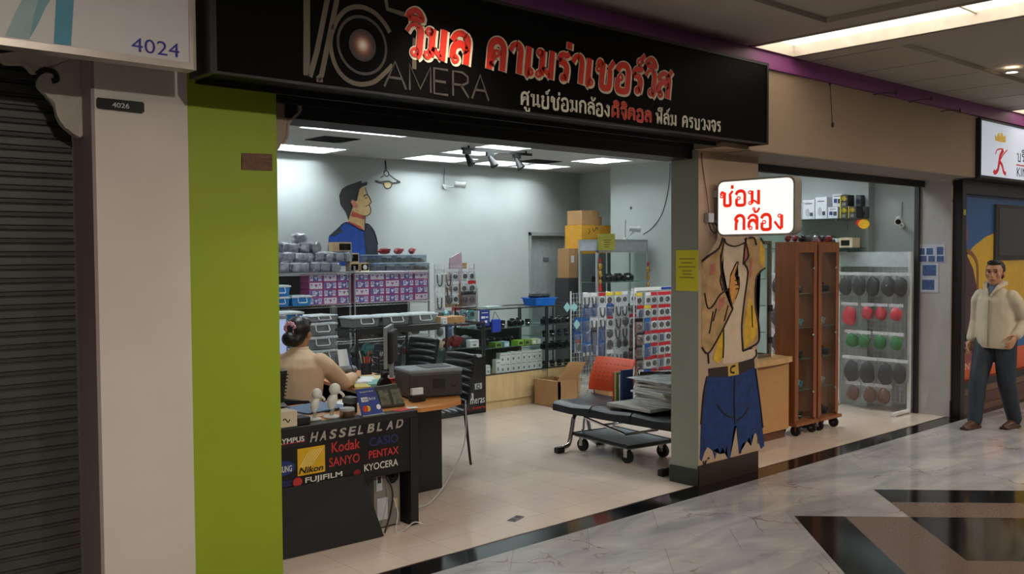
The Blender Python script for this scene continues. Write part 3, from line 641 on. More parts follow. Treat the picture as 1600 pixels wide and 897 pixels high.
paint('jeans', M('mural_blue', (18, 50, 106), .5, var=.4, scale=14), 3, q3((250, 185), (262, 188), (380, 187), (440, 180), (540, 130), (555, 190), (575, 380), (600, 610), (580, 630), (570, 600), (555, 540), (545, 530), (535, 545), (525, 540), (520, 610), (510, 560), (495, 580), (465, 600), (458, 655), (447, 660), (430, 490), (415, 490), (400, 600), (390, 690), (375, 680), (372, 610), (360, 655), (345, 620), (330, 660), (315, 625), (300, 690), (285, 640), (255, 615), (235, 650), (218, 705), (208, 690), (215, 470), (235, 260)))
paint('belt', M('mural_belt', (50, 34, 26), .5), 5, q3((260, 140), (375, 125), (440, 105), (535, 75), (540, 130), (440, 180), (380, 187), (262, 192)))
paint('buckle', M('mural_gold', (196, 160, 70), .4), 6, q3((375, 125), (438, 103), (442, 175), (378, 188)))
mb = MB()
def ln(f, w, *p): mb.ribbon(f(*p), w, NF, .0085, 3)
for w, p in ((.014, ((362, 128), (338, 195), (270, 245), (228, 278))), (.012, ((372, 135), (350, 260), (352, 350), (374, 465))), (.012, ((358, 340), (345, 400), (362, 465))), (.013, ((228, 825), (268, 866), (330, 770), (372, 690), (425, 580))), (.016, ((400, 450), (402, 490), (418, 560), (425, 580))), (.012, ((245, 480), (265, 575), (300, 560), (345, 490), (400, 455))),
             (.014, ((512, 128), (500, 200), (492, 300))), (.012, ((500, 130), (525, 240), (500, 290), (522, 345), (500, 520), (482, 690), (490, 850))), (.014, ((490, 850), (540, 825), (590, 788), (592, 690), (570, 560), (572, 400), (600, 345), (632, 322))), (.014, ((525, 130), (560, 130), (575, 175))), (.014, ((600, 130), (626, 165))),
             (.008, ((410, 370), (446, 292), (460, 290), (437, 366), (463, 378), (464, 450), (440, 520))), (.008, ((436, 400), (460, 402))), (.008, ((438, 428), (462, 428))), (.008, ((440, 455), (460, 452))), (.012, ((365, 700), (366, 800), (362, 895))), (.01, ((375, 140), (385, 166), (440, 183), (500, 160))), (.012, ((268, 868), (272, 930))), (.012, ((572, 840), (574, 880), (540, 910))),
             (.01, ((300, 600), (275, 740))), (.01, ((320, 580), (300, 660))), (.008, ((395, 560), (370, 660))), (.008, ((545, 560), (550, 700)))):
    ln(q1, w, *p)
for w, p in ((.012, ((418, 190), (416, 330), (420, 480))), (.014, ((250, 190), (228, 300), (214, 480))), (.012, ((545, 140), (570, 330), (590, 500))), (.01, ((310, 360), (360, 420), (410, 440))), (.01, ((430, 460), (470, 430), (500, 380))), (.016, ((395, 130), (392, 160), (415, 165))), (.016, ((395, 130), (420, 122))),
             (.01, ((225, 705), (235, 725))), (.008, ((245, 700), (240, 725), (258, 730))), (.01, ((255, 690), (262, 683))), (.008, ((225, 745), (235, 735), (240, 750), (260, 738), (262, 752)))):
    ln(q3, w, *p)
part('outline', mb, M('mural_black_line', (36, 24, 20), .5), t)

# cables and pins on the bulkhead
t = thing('dangling_cable', 'thin cord with small plug hanging on the beige bulkhead', 'cord', (7.0, -.28, 2.8))
a = at(1297, 130, Y=-.265); b = at(1301, 195, Y=-.265)
part('cord', MB().tube([a, (a+b)/2, b], .0025, 5), dark, t); part('plug', MB().ell(b, (.014, .012, .022)).ell(a, (.01, .01, .02)), dark, t)
for k, (p, q) in enumerate((((1364, 148), (1400, 146)), ((1420, 160), (1455, 155)), ((1470, 174), (1500, 173)))):
    a, b = at(*p, Y=-.262), at(*q, Y=-.4); solo('hanging_hook', MB().tube([a, (a+b)/2+V3((0, 0, .01)), b], .004, 5, 3).cyl(b+V3((0, 0, -.012)), b+V3((0, 0, .02)), .007), dark, ORD[k]+' dark metal hook from the left on the beige bulkhead', 'hook', 'bulkhead hooks')
# floor socket plate
a = at(806, 811, Z=0); t = thing('floor_socket', 'small dark floor socket cover in the beige tiles', 'socket', a)
part('cover', MB().obox(a+V3((0, 0, .003)), (.13, .06, .006), .35, .001), grey, t); part('lid', MB().obox(a+V3((-.03, -.01, .007)), (.04, .04, .003), .35).obox(a+V3((.03, .01, .007)), (.04, .04, .003), .35), dark, t)

# ------------------------------------------------------------------ neighbouring shop on the right
t = thing('shop_sign', 'white backlit sign with red script letter and gold crown at the right edge', 'sign', (11.5, -.2, 2.5))
part('panel', MB().box(9.96, 13.5, -.3, -.05, 2.53, 3.09), M('backlit_white_blue', (212, 222, 240), .4, var=.02, emit=.42), t)
part('frame', MB().box(9.935, 9.96, -.31, -.05, 2.5, 3.11).box(9.96, 13.5, -.31, -.05, 2.505, 2.53).box(9.96, 13.5, -.31, -.05, 3.09, 3.11), dark, t)
def s4(*p): return [at(1440+a*160/652, 180+b*220/897, Y=-.3) for a, b in p]
mb = MB()
for w, p in ((.05, ((520, 222), (500, 260), (492, 310), (484, 350), (466, 366), (458, 350))), (.016, ((470, 250), (480, 222), (505, 215), (520, 222))), (.016, ((492, 300), (520, 250), (545, 222))), (.042, ((494, 292), (512, 320), (522, 360), (536, 376)))): mb.ribbon(s4(*p), w*.9, NF, .002, 4)
part('letter', mb, M('script_red', (208, 40, 44), .4, emit=.25), t)
mb = MB().prism(s4((468, 160), (466, 120), (478, 140), (486, 115), (500, 135), (512, 112), (522, 140), (535, 125), (534, 175), (500, 172)), (0, -.002, 0))
part('crown', mb, M('crown_gold', (226, 190, 92), .4, emit=.25), t)
navy = M('sign_navy', (40, 50, 96), .4)
p0 = s4((607, 292))[0]; part('lettering', thai(MB(), 'บริษัท', p0, UX, UZ, .5, .09, .014, NF, .002), navy, t)
p0 = s4((605, 390))[0]; part('lettering', text(MB(), 'KING', p0, UX, UZ, .42, .1, NF, .002), navy, t)
p0 = s4((602, 316))[0]; part('rule', MB().box(p0.x, p0.x+.9, -.303, -.3, p0.z-.006, p0.z+.006), red, t)
t = thing('display_window', 'neighbouring shop window filled by a blue and yellow poster of a saxophone player', 'window', (11.5, -.05, .0))
frame2 = M('window_frame_black', (20, 18, 17), .35)
part('frame', MB().box(10.03, 10.13, -.1, .05, .0, 2.5).box(10.13, 13.5, -.1, .05, 2.36, 2.5).box(10.13, 13.5, -.1, .05, .3, .36), frame2, t)
part('plinth', MB().use(M('plinth_brown', (108, 78, 62), .4)).box(10.13, 13.5, -.06, .05, 0, .3).use(M('plinth_red', (86, 48, 42), .4)).box(10.13, 13.5, -.075, -.06, .08, .2), None, t)
def s5(*p): return [at(x, y, Y=.0) for x, y in p]
part('poster', MB().box(10.13, 13.5, .0, .02, .36, 2.36), M('poster_blue', (26, 88, 150), .4, var=.1, scale=1), t)
part('poster_shape', MB().prism(s5((1508, 404), (1520, 386), (1540, 370), (1570, 358), (1620, 350), (1660, 360), (1660, 505), (1505, 505), (1512, 470)), (0, -.002, 0)), M('poster_yellow', (222, 176, 28), .4), t)
part('poster_shape', MB().prism(s5((1506, 372), (1511, 400), (1520, 420), (1527, 455), (1530, 500), (1530, 540), (1512, 560), (1506, 560)), (0, -.004, 0)), M('poster_plum', (64, 24, 40), .4, var=.3), t)
part('poster_shape', MB().prism(s5((1505, 330), (1510, 345), (1512, 370), (1508, 390), (1505, 392)), (0, -.004, 0)), M('poster_rose', (140, 70, 84), .4, var=.2), t)
part('poster_saxophone', MB().ribbon(s5((1510, 391), (1519, 398), (1526, 412), (1527, 440), (1526, 470), (1522, 520), (1518, 545)), .05, NF, .006, 4), M('poster_gold', (132, 84, 30), .4), t)
part('poster_hand', MB().prism(s5((1506, 552), (1512, 545), (1518, 548), (1518, 562), (1512, 570), (1506, 568)), (0, -.006, 0)), M('poster_flesh', (150, 70, 70), .4), t)
part('poster_band', MB().box(10.13, 13.5, -.004, 0, .62, .86), M('poster_band_blue', (30, 96, 170), .4), t)
part('poster_band', MB().box(10.13, 13.5, -.0045, 0, .36, .62), M('poster_band_orange', (226, 92, 34), .4), t)
part('lettering', text(MB(), 'Scanne', (10.2, -.005, .69), UX, UZ, .55, .13, NF, .001, fat=.02), M('poster_pink_letter', (210, 170, 190), .4), t)
part('lettering', text(MB(), 'DAN, AT   SEAT', (10.15, -.0055, .45), UX, UZ, 1.1, .09, NF, .001), M('poster_white_letter', (230, 214, 200), .4), t)
part('glass', MB().box(10.13, 13.5, -.05, -.046, .36, 2.36), clear('poster_glass', (252, 252, 252), .02, ior=1.1), t)
part('sticker', MB().box(10.05, 10.11, -.102, -.1, 2.13, 2.19), M('green_sticker', (150, 150, 60), .5), t)
t = thing('television', 'dark flat television screen in the neighbouring shop window', 'television', (11.4, -.03, 1.62))
part('screen', MB().box(11.17, 12.4, -.036, -.03, 1.7, 2.24), M('dead_screen', (22, 24, 26), .15), t)
part('bezel', MB().box(11.1, 12.45, -.03, -.005, 1.65, 2.28), blackm, t)
# ------------------------------------------------------------------ shop furniture
def frame_box(mb, x0, x1, y0, y1, z0, z1, r):
    for x in (x0, x1-r):
        for y in (y0, y1-r): mb.box(x, x+r, y, y+r, z0, z1)
    for z in (z0, z1-r):
        for y in (y0, y1-r): mb.box(x0+r, x1-r, y, y+r, z, z+r)
        for x in (x0, x1-r): mb.box(x, x+r, y0+r, y1-r, z, z+r)
    return mb
def panes(mb, x0, x1, y0, y1, z0, z1, sides='fblr'):
    if 'f' in sides: mb.poly([(x0, y0, z0), (x1, y0, z0), (x1, y0, z1), (x0, y0, z1)])
    if 'b' in sides: mb.poly([(x0, y1, z0), (x1, y1, z0), (x1, y1, z1), (x0, y1, z1)])
    if 'l' in sides: mb.poly([(x0, y0, z0), (x0, y1, z0), (x0, y1, z1), (x0, y0, z1)])
    if 'r' in sides: mb.poly([(x1, y0, z0), (x1, y1, z0), (x1, y1, z1), (x1, y0, z1)])
    if 't' in sides: mb.poly([(x0, y0, z1), (x1, y0, z1), (x1, y1, z1), (x0, y1, z1)])
    return mb
dframe = M('dark_showcase_frame', (40, 42, 44), .4)
shelfg = clear('shelf_glass', (214, 232, 226), .3, .06)
# maple-based showcase
SA = (6.665, 7.665, 3.71, 4.2)
t = thing('showcase', 'glass showcase on a maple base full of white boxes, right of centre', 'showcase', (7.16, 3.95, 0))
mb = MB().box(SA[0], SA[1], SA[2], SA[3], .09, .385).box(SA[0]+.005, SA[1]-.005, SA[2]+.015, SA[3]-.01, 0, .085)
part('base', mb, maple, t)
part('frame', frame_box(MB(), *SA, .385, 1.135, .014), dframe, t)
part('glass', panes(MB(), SA[0]+.007, SA[1]-.007, SA[2]+.004, SA[3]-.004, .395, 1.13, 'flrt'), glass, t)
part('lock', MB().box(7.58, 7.64, 3.70, 3.712, .37, .39), chrome, t)
for z in (.68, .9): part('shelf', MB().box(SA[0]+.015, SA[1]-.015, SA[2]+.02, SA[3]-.02, z, z+.006), shelfg, t)
part('back_panel', MB().box(SA[0]+.015, SA[1]-.015, SA[3]-.012, SA[3]-.008, .39, .9), dark, t)
SB = (7.68, 8.25, 3.71, 4.2)
t = thing('showcase', 'narrow glass showcase on a maple base beside the white grid stand', 'showcase', (7.95, 3.95, 0))
part('base', MB().box(SB[0], SB[1], SB[2], SB[3], .09, .385).box(SB[0]+.005, SB[1]-.005, SB[2]+.015, SB[3]-.01, 0, .085), maple, t)
part('frame', frame_box(MB(), *SB, .385, 1.135, .014), dframe, t)
part('glass', panes(MB(), SB[0]+.007, SB[1]-.007, SB[2]+.004, SB[3]-.004, .395, 1.13, 'flrt'), glass, t)
for z in (.6, .75, .9): part('shelf', MB().box(SB[0]+.015, SB[1]-.015, SB[2]+.02, SB[3]-.02, z, z+.006), shelfg, t)
# left dark showcase with storage boxes on top
SC = (4.98, 6.64, 3.62, 4.15)
t = thing('showcase', 'long dark-framed glass showcase behind the office chairs', 'showcase', (5.8, 3.9, 0))
part('base', MB().box(SC[0], SC[1], SC[2], SC[3], 0, .16), blackm, t)
part('frame', frame_box(MB(), *SC, .16, 1.0, .02).box(SC[0], 6.0, SC[2]-.01, SC[2]+.02, .955, 1.02).box(5.58, 5.6, SC[2], SC[2]+.02, .18, .98).box(6.1, 6.12, SC[2], SC[2]+.02, .18, .98), dframe, t)
part('glass', panes(MB(), SC[0]+.01, SC[1]-.01, SC[2]+.008, SC[3]-.01, .18, .99, 'flrt'), glass, t)
for z in (.45, .72): part('shelf', MB().box(SC[0]+.02, SC[1]-.02, SC[2]+.03, SC[3]-.03, z, z+.007), shelfg, t)
part('back_panel', MB().box(SC[0]+.02, SC[1]-.02, SC[3]-.014, SC[3]-.01, .16, .7), M('showcase_back_grey', (120, 128, 128), .6), t)
pq = MB().use(blackg).box(6.3, 6.63, 3.607, 3.613, .02, .62)
part('poster', pq, None, t, label='black poster of cameras on the showcase front')
mb = MB().use(lgrey)
for x, z in ((6.4, .2), (6.52, .3), (6.38, .36)):
    mb.use(lgrey).box(x-.05, x+.05, 3.603, 3.607, z-.03, z+.035); mb.use(dark); disc(mb, V3((x, 3.603, z)), .026, .002, 14); mb.use(lgrey); disc(mb, V3((x, 3.601, z)), .015, .002, 12)
part('poster_picture', mb, None, t)
part('lettering', text(MB(), 'cameras', (6.33, 3.606, .115), UX, UZ, .28, .055, NF, .001), wplast, t)
part('lettering', text(MB(), 'n... Experts', (6.35, 3.606, .05), UX, UZ, .27, .035, NF, .001), redl, t, label='red lettering')

# ---- small goods
camb = M('camera_black', (24, 24, 26), .4)
def mk_camera():
    t = thing('camera', '', 'camera')
    part('body', MB().box(-.06, .06, -.02, .02, 0, .07, .008).box(-.022, .022, -.018, .018, .07, .095, .005), camb, t, local=True)
    part('lens', MB().lathe((0, -.02, .038), [(.032, 0), (.034, .02), (.03, .05), (.024, .05), (.02, .035)], 14, (0, -1, 0)), M('lens_grey', (46, 46, 48), .25), t, local=True, smooth=True)
    part('dial', MB().cyl((.04, 0, .07), (.04, 0, .082), .011).cyl((-.042, 0, .07), (-.042, 0, .078), .009), chrome, t, local=True)
    return t
CAMERA = Proto(mk_camera)
def mk_lens():
    t = thing('lens', '', 'lens')
    part('barrel', MB().lathe((0, 0, 0), [(.026, 0), (.032, .01), (.032, .03), (.036, .034), (.036, .07), (.034, .074)], 16), camb, t, local=True, smooth=True)
    part('ring', MB().lathe((0, 0, .022), [(.0325, 0), (.0335, .002), (.0335, .006), (.0325, .008)], 16), chrome, t, local=True)
    part('glass', MB().lathe((0, 0, .072), [(.03, 0), (.02, .004), (.002, .006)], 16), M('coated_glass', (40, 50, 70), .08), t, local=True, smooth=True)
    return t
LENS = Proto(mk_lens)
def mk_whitebox():
    t = thing('carton', '', 'box')
    part('body', MB().box(-.045, .045, -.04, .04, 0, .115, .002), paper, t, local=True)
    mb = MB().use(M('print_grey', (130, 134, 138), .5)).box(-.018, .014, -.0412, -.04, .02, .05).box(-.03, .03, -.0412, -.04, .085, .092)
    part('print', mb, None, t, local=True); return t
WBOX = Proto(mk_whitebox)
SAL = 'the maple showcase'
for r in range(2):
    for k in range(8):
        WBOX((7.02+k*.083, 3.80+.10*(1-r)*0+.0, .392+.117*r), f'small white carton, {["lower","upper"][r]} row inside {SAL}, {ORD[k]} from left', group='white cartons in the showcase', rz=random.uniform(-.05, .05), scale=(.86, .9, random.uniform(.9, .99) if r else 1))
for k, (x, z) in enumerate(((6.72, .392), (6.80, .392), (6.73, .5), (6.95, .392))):
    WBOX((x, 3.80, z), f'white printed carton at the left end of {SAL}, '+['bottom left', 'bottom beside it', 'on the bottom left one', 'tall one standing alone'][k], group='printed cartons', scale=(.7, .9, .9 if k < 3 else 1.35))
gbm = [M('green_box', (110, 150, 50), .5), M('lime_print', (150, 190, 60), .5), M('pale_blue_box', (150, 190, 210), .5), M('pale_green_box', (196, 206, 150), .5), M('cream_box', (216, 212, 190), .5)]
for k, (x, w, m) in enumerate(((6.94, .1, 0), (7.06, .08, 2), (7.28, .09, 1), (7.38, .08, 0), (7.49, .07, 3), (7.57, .06, 4))):
    s = thing('product_box', f'{["green","pale blue","lime printed","green striped","pale green","cream"][k]} flat product box on the middle shelf of {SAL}', 'box', (x, 3.8, .686), 'boxes on the middle shelf')
    part('body', MB().box(x-w/2, x+w/2, 3.74, 3.86, .687, .747, .002), gbm[m], s); part('label', MB().box(x-w*.3, x+w*.3, 3.7385, 3.74, .70, .73), dark if m < 2 else paper, s)
for k in range(7):
    (CAMERA if k % 3 else LENS)((6.75+k*.125, 3.86+.03*(k % 2), .907), f'black gear on the upper shelf of {SAL}, {ORD[k]} from left', rz=random.uniform(-.4, .4), group='camera gear on the upper shelf')
for k in range(6):
    (LENS if k % 2 else CAMERA)((6.8+k*.14, 4.04, .687), f'dark gear at the back of {SAL} middle shelf, {ORD[k]} from left', rz=random.uniform(-.4, .4), group='camera gear on the middle shelf')
for z, zl in ((.391, 'bottom'), (.607, 'second'), (.757, 'third'), (.907, 'top')):
    for k in range(4):
        pr = LENS if z in (.391, .757) else CAMERA
        pr((7.76+k*.12, 3.84, z), f'dark gear, {zl} level of the narrow showcase, {ORD[k]} from left', rz=random.uniform(-.3, .3), group='gear in the narrow showcase', scale=.95)
# goods inside the dark showcase
colr = [M('navy_pouch', (40, 56, 100), .6), M('maroon_box', (130, 40, 44), .5), M('silver_pouch', (150, 156, 160), .35, .3), M('cream_carton', (206, 190, 160), .6), camb, M('teal_pouch', (70, 130, 140), .5), M('grey_pouch', (96, 102, 106), .5)]
cn = ['navy', 'maroon', 'silver', 'cream', 'black', 'teal', 'grey']
def mk_pouch(c):
    def f():
        t = thing('pouch', '', 'pouch'); mb = MB().ell((0, 0, .05), (.07, .04, .055), 10, 6)
        for v in mb.bm.verts: v.co += V3((noise.noise(v.co*30), noise.noise(v.co*30+V3((9, 0, 0))), 0))*.012; v.co.z = max(v.co.z, 0)
        part('bag', mb, colr[c], t, local=True, smooth=True); part('flap', MB().box(-.05, .05, -.043, -.03, .055, .09, .004), colr[c], t, local=True); return t
    return f
POUCH = [Proto(mk_pouch(c)) for c in range(7)]
for lev, (z, nm) in enumerate(((.727, 'top'), (.457, 'middle'), (.165, 'bottom'))):
    for k in range(12):
        c = random.randrange(7); x = 5.07+k*.13
        if lev == 2 and k > 8: continue
        POUCH[c]((x, 3.76+random.uniform(0, .12), z), f'{cn[c]} pouch on the {nm} level of the long dark showcase, {ORD[k]} from left', rz=random.uniform(-.5, .5), group=f'pouches on the {nm} level', scale=random.uniform(.9, 1.35))
def crate(name, label, x0, x1, y0, y1, z0, z1, m, cat='box', group=None, lab=None, rz=0):
    t = thing(name, label, cat, ((x0+x1)/2, (y0+y1)/2, z0), group)
    part('body', MB().box(x0, x1, y0, y1, z0, z1, .003), m, t)
    mb = MB().box((x0+x1)/2-.02, (x0+x1)/2+.02, y0-.001, y1+.001, z1-.001, z1+.001).box((x0+x1)/2-.02, (x0+x1)/2+.02, y0-.0012, y0, z1-.06 if z1-z0 > .1 else z1-.03, z1)
    part('tape', mb, M('packing_tape', (186, 152, 104), .3), t)
    if lab: part('label_sheet', MB().box(*lab), paper, t)
    return t
crate('parts_tray', 'shallow maroon carton on the top level of the long dark showcase', 5.32, 5.62, 3.66, 3.72, .727, .787, colr[1])
crate('carton', 'tan open carton lying on the right end of the long dark showcase', 6.2, 6.46, 3.75, 4.0, 1.002, 1.07, card)
WBOX((6.14, 3.72, 1.002), 'small white carton beside the tan carton on top of the dark showcase', scale=.6)
WBOX((6.52, 3.70, .727), 'white carton at the right end of the dark showcase top level', scale=(1.3, 1, .7))
s = thing('picture_box', 'white box printed with a dark blue camera at the right end of the dark showcase', 'box', (6.53, 3.72, .46)); part('body', MB().box(6.42, 6.62, 3.66, 3.74, .458, .64, .002), paper, s)
part('print', MB().use(M('navy_band', (30, 60, 110), .5)).box(6.42, 6.62, 3.6585, 3.66, .47, .51).use(dark).prism([(6.52+.06*math.cos(a*.4), 3.66, .575+.035*math.sin(a*.4)) for a in range(16)], (0, -.0015, 0)), None, s)
for k in range(5):
    c = (4, 6, 2, 4, 5)[k]; POUCH[c]((5.98+.1*k, 4.0, 1.002), f'{cn[c]} padded bag behind the tan carton on the showcase, {ORD[k]} from left', rz=k, scale=1.2, group='bags on the showcase top')

# storage boxes with clip handles
def mk_bin(m, mlid):
    def f():
        t = thing('storage_box', '', 'storage box')
        b = MB(); b.hexa([(-.15, -.11, 0), (.15, -.11, 0), (.15, .11, 0), (-.15, .11, 0), (-.165, -.122, .1), (.165, -.122, .1), (.165, .122, .1), (-.165, .122, .1)], .006)
        part('tub', b, m, t, local=True)
        part('lid', MB().box(-.178, .178, -.133, .133, .1, .122, .006).box(-.15, .15, -.11, .11, .12, .128, .002), mlid, t, local=True)
        part('handle', MB().tube([(-.07, -.128, .105), (-.075, -.15, .05), (-.06, -.152, .04), (.06, -.152, .04), (.075, -.15, .05), (.07, -.128, .105)], .006, 6), wplast, t, local=True, smooth=True)
        part('contents', MB().box(-.13, .02, -.1, .1, .005, .07, .01).box(.03, .13, -.09, .1, .005, .08, .01), dark, t, local=True)
        return t
    return f
lidm = M('frosted_lid', (196, 206, 212), .4); binc = clear('clear_bin', (214, 224, 230), .3, .3, .1)
BINC = Proto(mk_bin(binc, lidm)); BINB = Proto(mk_bin(M('blue_bin', (46, 120, 186), .4), lidm))
for k in range(3): BINC((5.17+k*.365, 3.86, 1.021), f'clear storage box on the long dark showcase, {ORD[k]} from left', group='clear storage boxes', scale=(1, 1, .86))
tb = thing('low_table', 'low black table carrying the stacked storage boxes', 'table', (4.5, 3.9, 0)); part('top', MB().box(3.6, 4.95, 3.6, 4.3, .66, .70), blackm, tb)
for x in (3.65, 4.9):
    for y in (3.65, 4.25): part('leg', MB().box(x-.02, x+.02, y-.02, y+.02, 0, .66), blackm, tb)
for k in range(3): BINC((4.66, 3.86, .702+k*.133), f'clear storage box in the stack beside the dark showcase, {["lowest","middle","topmost"][k]}', group='stacked clear boxes')
BINC((4.68, 3.88, .702+.4), 'flat clear storage box lying on top of the clear stack', scale=(.95, 1, .5), rz=.1)
for k in range(4): BINB((4.31, 3.83, .702+k*.13), f'blue storage box in the stack behind the person, {["lowest","second from below","third from below","topmost"][k]}', group='stacked blue boxes', scale=(.8, 1, .98))
BINC((3.95, 3.86, 1.03), 'pale flat storage box at the left behind the woman', scale=(1, 1, .7), rz=.15)
for k in range(3): BINC((3.95, 3.86, .702+k*.11), f'clear storage box left of the blue stack, {["lowest","middle","upper"][k]}', group='left clear boxes', scale=(1, 1, .8))

# ---- wire shelf racks against the back wall
def mk_rack(x0, x1, y0, y1, label):
    t = thing('wire_rack', label, 'rack', ((x0+x1)/2, (y0+y1)/2, 0))
    for x in (x0+.015, x1-.015):
        for y in (y0+.015, y1-.015):
            part('post', MB().cyl((x, y, 0), (x, y, 1.60), .0125, n=10).lathe((x, y, 1.6), [(.014, 0), (.014, .01), (.002, .016)], 10), swire, t)
    part('back_sheet', MB().box(x0+.03, x1-.03, y1-.004, y1, .2, 1.5), M('black_back_sheet', (24, 24, 27), .7), t)  # added sheet; its black stands in for the dark between the shelves
    for z in (.2, .72, 1.165, 1.545):
        mb = MB()
        for y in (y0, y1):
            for zz in (z, z-.03): mb.cyl((x0, y, zz), (x1, y, zz), .004, n=6)
            n = int((x1-x0)/.03)
            mb.tube([(x0+(x1-x0)*j/n, y, z-.03*(j % 2)) for j in range(n+1)], .0025, 4)
        for x in (x0, x1):
            for zz in (z, z-.03): mb.cyl((x, y0, zz), (x, y1, zz), .004, n=6)
        k = x0+.04
        while k < x1: mb.cyl((k, y0, z), (k, y1, z), .002, n=4); k += .04
        part('shelf', mb, swire, t)
    return t
RY = 5.36
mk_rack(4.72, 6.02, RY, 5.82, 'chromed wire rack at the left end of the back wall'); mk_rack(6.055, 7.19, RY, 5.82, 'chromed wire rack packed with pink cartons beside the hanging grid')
pinkm = M('magenta_print', (168, 84, 130), .5, var=.15, scale=30); violm = M('violet_print', (92, 88, 150), .5, var=.2, scale=40); palem = M('pale_print', (206, 204, 214), .5, var=.1, scale=40)
def mk_pink(v):
    def f():
        t = thing('film_carton', '', 'box')
        part('body', MB().box(-.094, .094, 0, .2, 0, .088, .002), pinkm, t, local=True)
        mb = MB().use(violm if v != 1 else palem).box(-.084, .084, -.0012, 0, .008, .080)
        for a in (-.062, .05) if v != 2 else (-.03, .06): mb.use(palem).box(a-.02, a+.022, -.0022, -.0012, .042, .074).box(a-.02, a+.022, -.0022, -.0012, .012, .034).use(violm).box(a-.008, a+.01, -.003, -.0022, .05, .066)
        mb.use(palem if v != 1 else pinkm).prism([(-.022, -.0012, .06), (0, -.0012, .02), (.022, -.0012, .06)], (0, -.001, 0))
        part('print', mb, None, t, local=True); return t
    return f
PINK = [Proto(mk_pink(v)) for v in range(3)]
for r in range(4):
    for k in range(5):
        PINK[(r+k) % 3 if random.random() < .7 else 0]((6.175+k*.222, RY+.02, 1.17+r*.0895), f'pink and violet carton in the {["bottom","second","third","top"][r]} row of the right rack, {ORD[k]} from left', group='pink cartons on the right rack', scale=(1.14, 1, .98))
    for k in range(3):
        if r == 0 and k == 0: pass
        PINK[(r*2+k) % 3]((5.555+k*.19, RY+.03, 1.168+r*.0895), f'pink and violet carton in the {["bottom","second","third","top"][r]} row of the left rack, {ORD[k]} from left', group='pink cartons on the left rack', scale=(.98, 1, .98), rz=random.uniform(-.03, .03))
BINB((5.33, RY+.06, 1.168), 'blue storage box with a white handle beside the pink cartons', scale=(.75, .8, .95)); BINB((5.06, RY+.06, 1.168), 'blue storage box at the left end of the rack shelf, lower one', scale=(.7, .8, .9)); BINB((5.06, RY+.06, 1.168+.118), 'blue storage box at the left end of the rack shelf, upper one', scale=(.75, .8, 1.0))
# wrapped grey parcels on the left rack
def mk_bundle(sd):
    def f():
        t = thing('wrapped_parcel', '', 'parcel'); R = random.Random(sd)
        part('carton', MB().hexa([(-.052, -.055, .008), (.052, -.055, .008), (.052, .05, .008), (-.052, .05, .008), (-.056, -.058, .10), (.046+.012*R.random(), -.056, .108), (.052, .05, .105), (-.05, .05, .108)], .003), M('parcel_grey', (120, 122, 134), .5, var=.15), t, local=True)
        bm = MB(); bm.ell((0, 0, .06), (.072, .07, .064), 22, 16)
        for v in bm.bm.verts:
            n = V3((noise.noise(v.co*34+V3((sd, 0, 0))), noise.noise(v.co*34+V3((0, sd+5, 0))), noise.noise(v.co*34+V3((0, 0, sd+9))))); d = v.co-V3((0, 0, .06))
            m = max(abs(d.x)/.072, abs(d.y)/.07, abs(d.z)/.064); v.co = V3((0, 0, .06))+d*(.45/max(m,.3)+.55)*1.0+n*.024; v.co.z = max(v.co.z, 0)
        part('plastic_wrap', bm, clear('parcel_film', (238, 240, 248), .8, .16, .16, 1, 45, ior=1.4), t, local=True, smooth=True)
        return t
    return f
BUN = [Proto(mk_bundle(k)) for k in range(4)]
rows = [(8, 4.88, 1.548, 5.42, 'front bottom'), (7, 4.95, 1.665, 5.45, 'second'), (5, 5.05, 1.775, 5.48, 'third'), (1, 5.42, 1.88, 5.5, 'top')]
for n, x0, z, y, nm in rows:
    for k in range(n):
        BUN[(k*3+n) % 4]((x0+k*.133, y+random.uniform(-.01, .02), z), f'film-wrapped grey parcel on the left rack, {nm} row'+(f', {ORD[k]} from left' if n > 1 else ', alone on the heap'), rz=random.uniform(-.4, .4), group='film-wrapped grey parcels', scale=(random.uniform(.95, 1.1), random.uniform(.9, 1.05), random.uniform(.92, 1.06)))
for k in range(2): BUN[k]((5.88+.12*k, 5.44, 1.665), f'grey wrapped parcel under the dark window box, {["left","right"][k]}', group='parcels under window box', rz=.3*k)
# wooden framed display boxes
bw = M('pale_birch', (206, 178, 136), .5)
for k, (x, z, w, h, inn) in enumerate(((5.92, 1.79, .26, .11, 0), (6.09, 1.655, .13, .115, 0), (6.09, 1.548, .13, .105, 0), (6.235, 1.548, .13, .105, 1))):
    s = thing('display_box', ['wide birch box with a black window on top of the rack heap', 'birch framed box with a dark window, upper of two', 'birch framed box with a dark window, lower of two', 'birch framed box showing a round white gadget'][k], 'box', (x, 5.44, z), 'birch window boxes')
    part('case', MB().box(x-w/2, x+w/2, 5.4, 5.5, z, z+h, .003), bw, s)
    part('window', MB().box(x-w/2+(.09 if k == 0 else .015), x+w/2-.015, 5.397, 5.4, z+.015, z+h-.015), blackg, s)
    if inn: part('gadget', MB().ell((x, 5.396, z+.05), (.03, .008, .03)), wplast, s)
crate('lens_carton', 'black carton with pale lettering under the birch boxes', 6.06, 6.16, 5.372, 5.395, 1.548, 1.56, blackg)
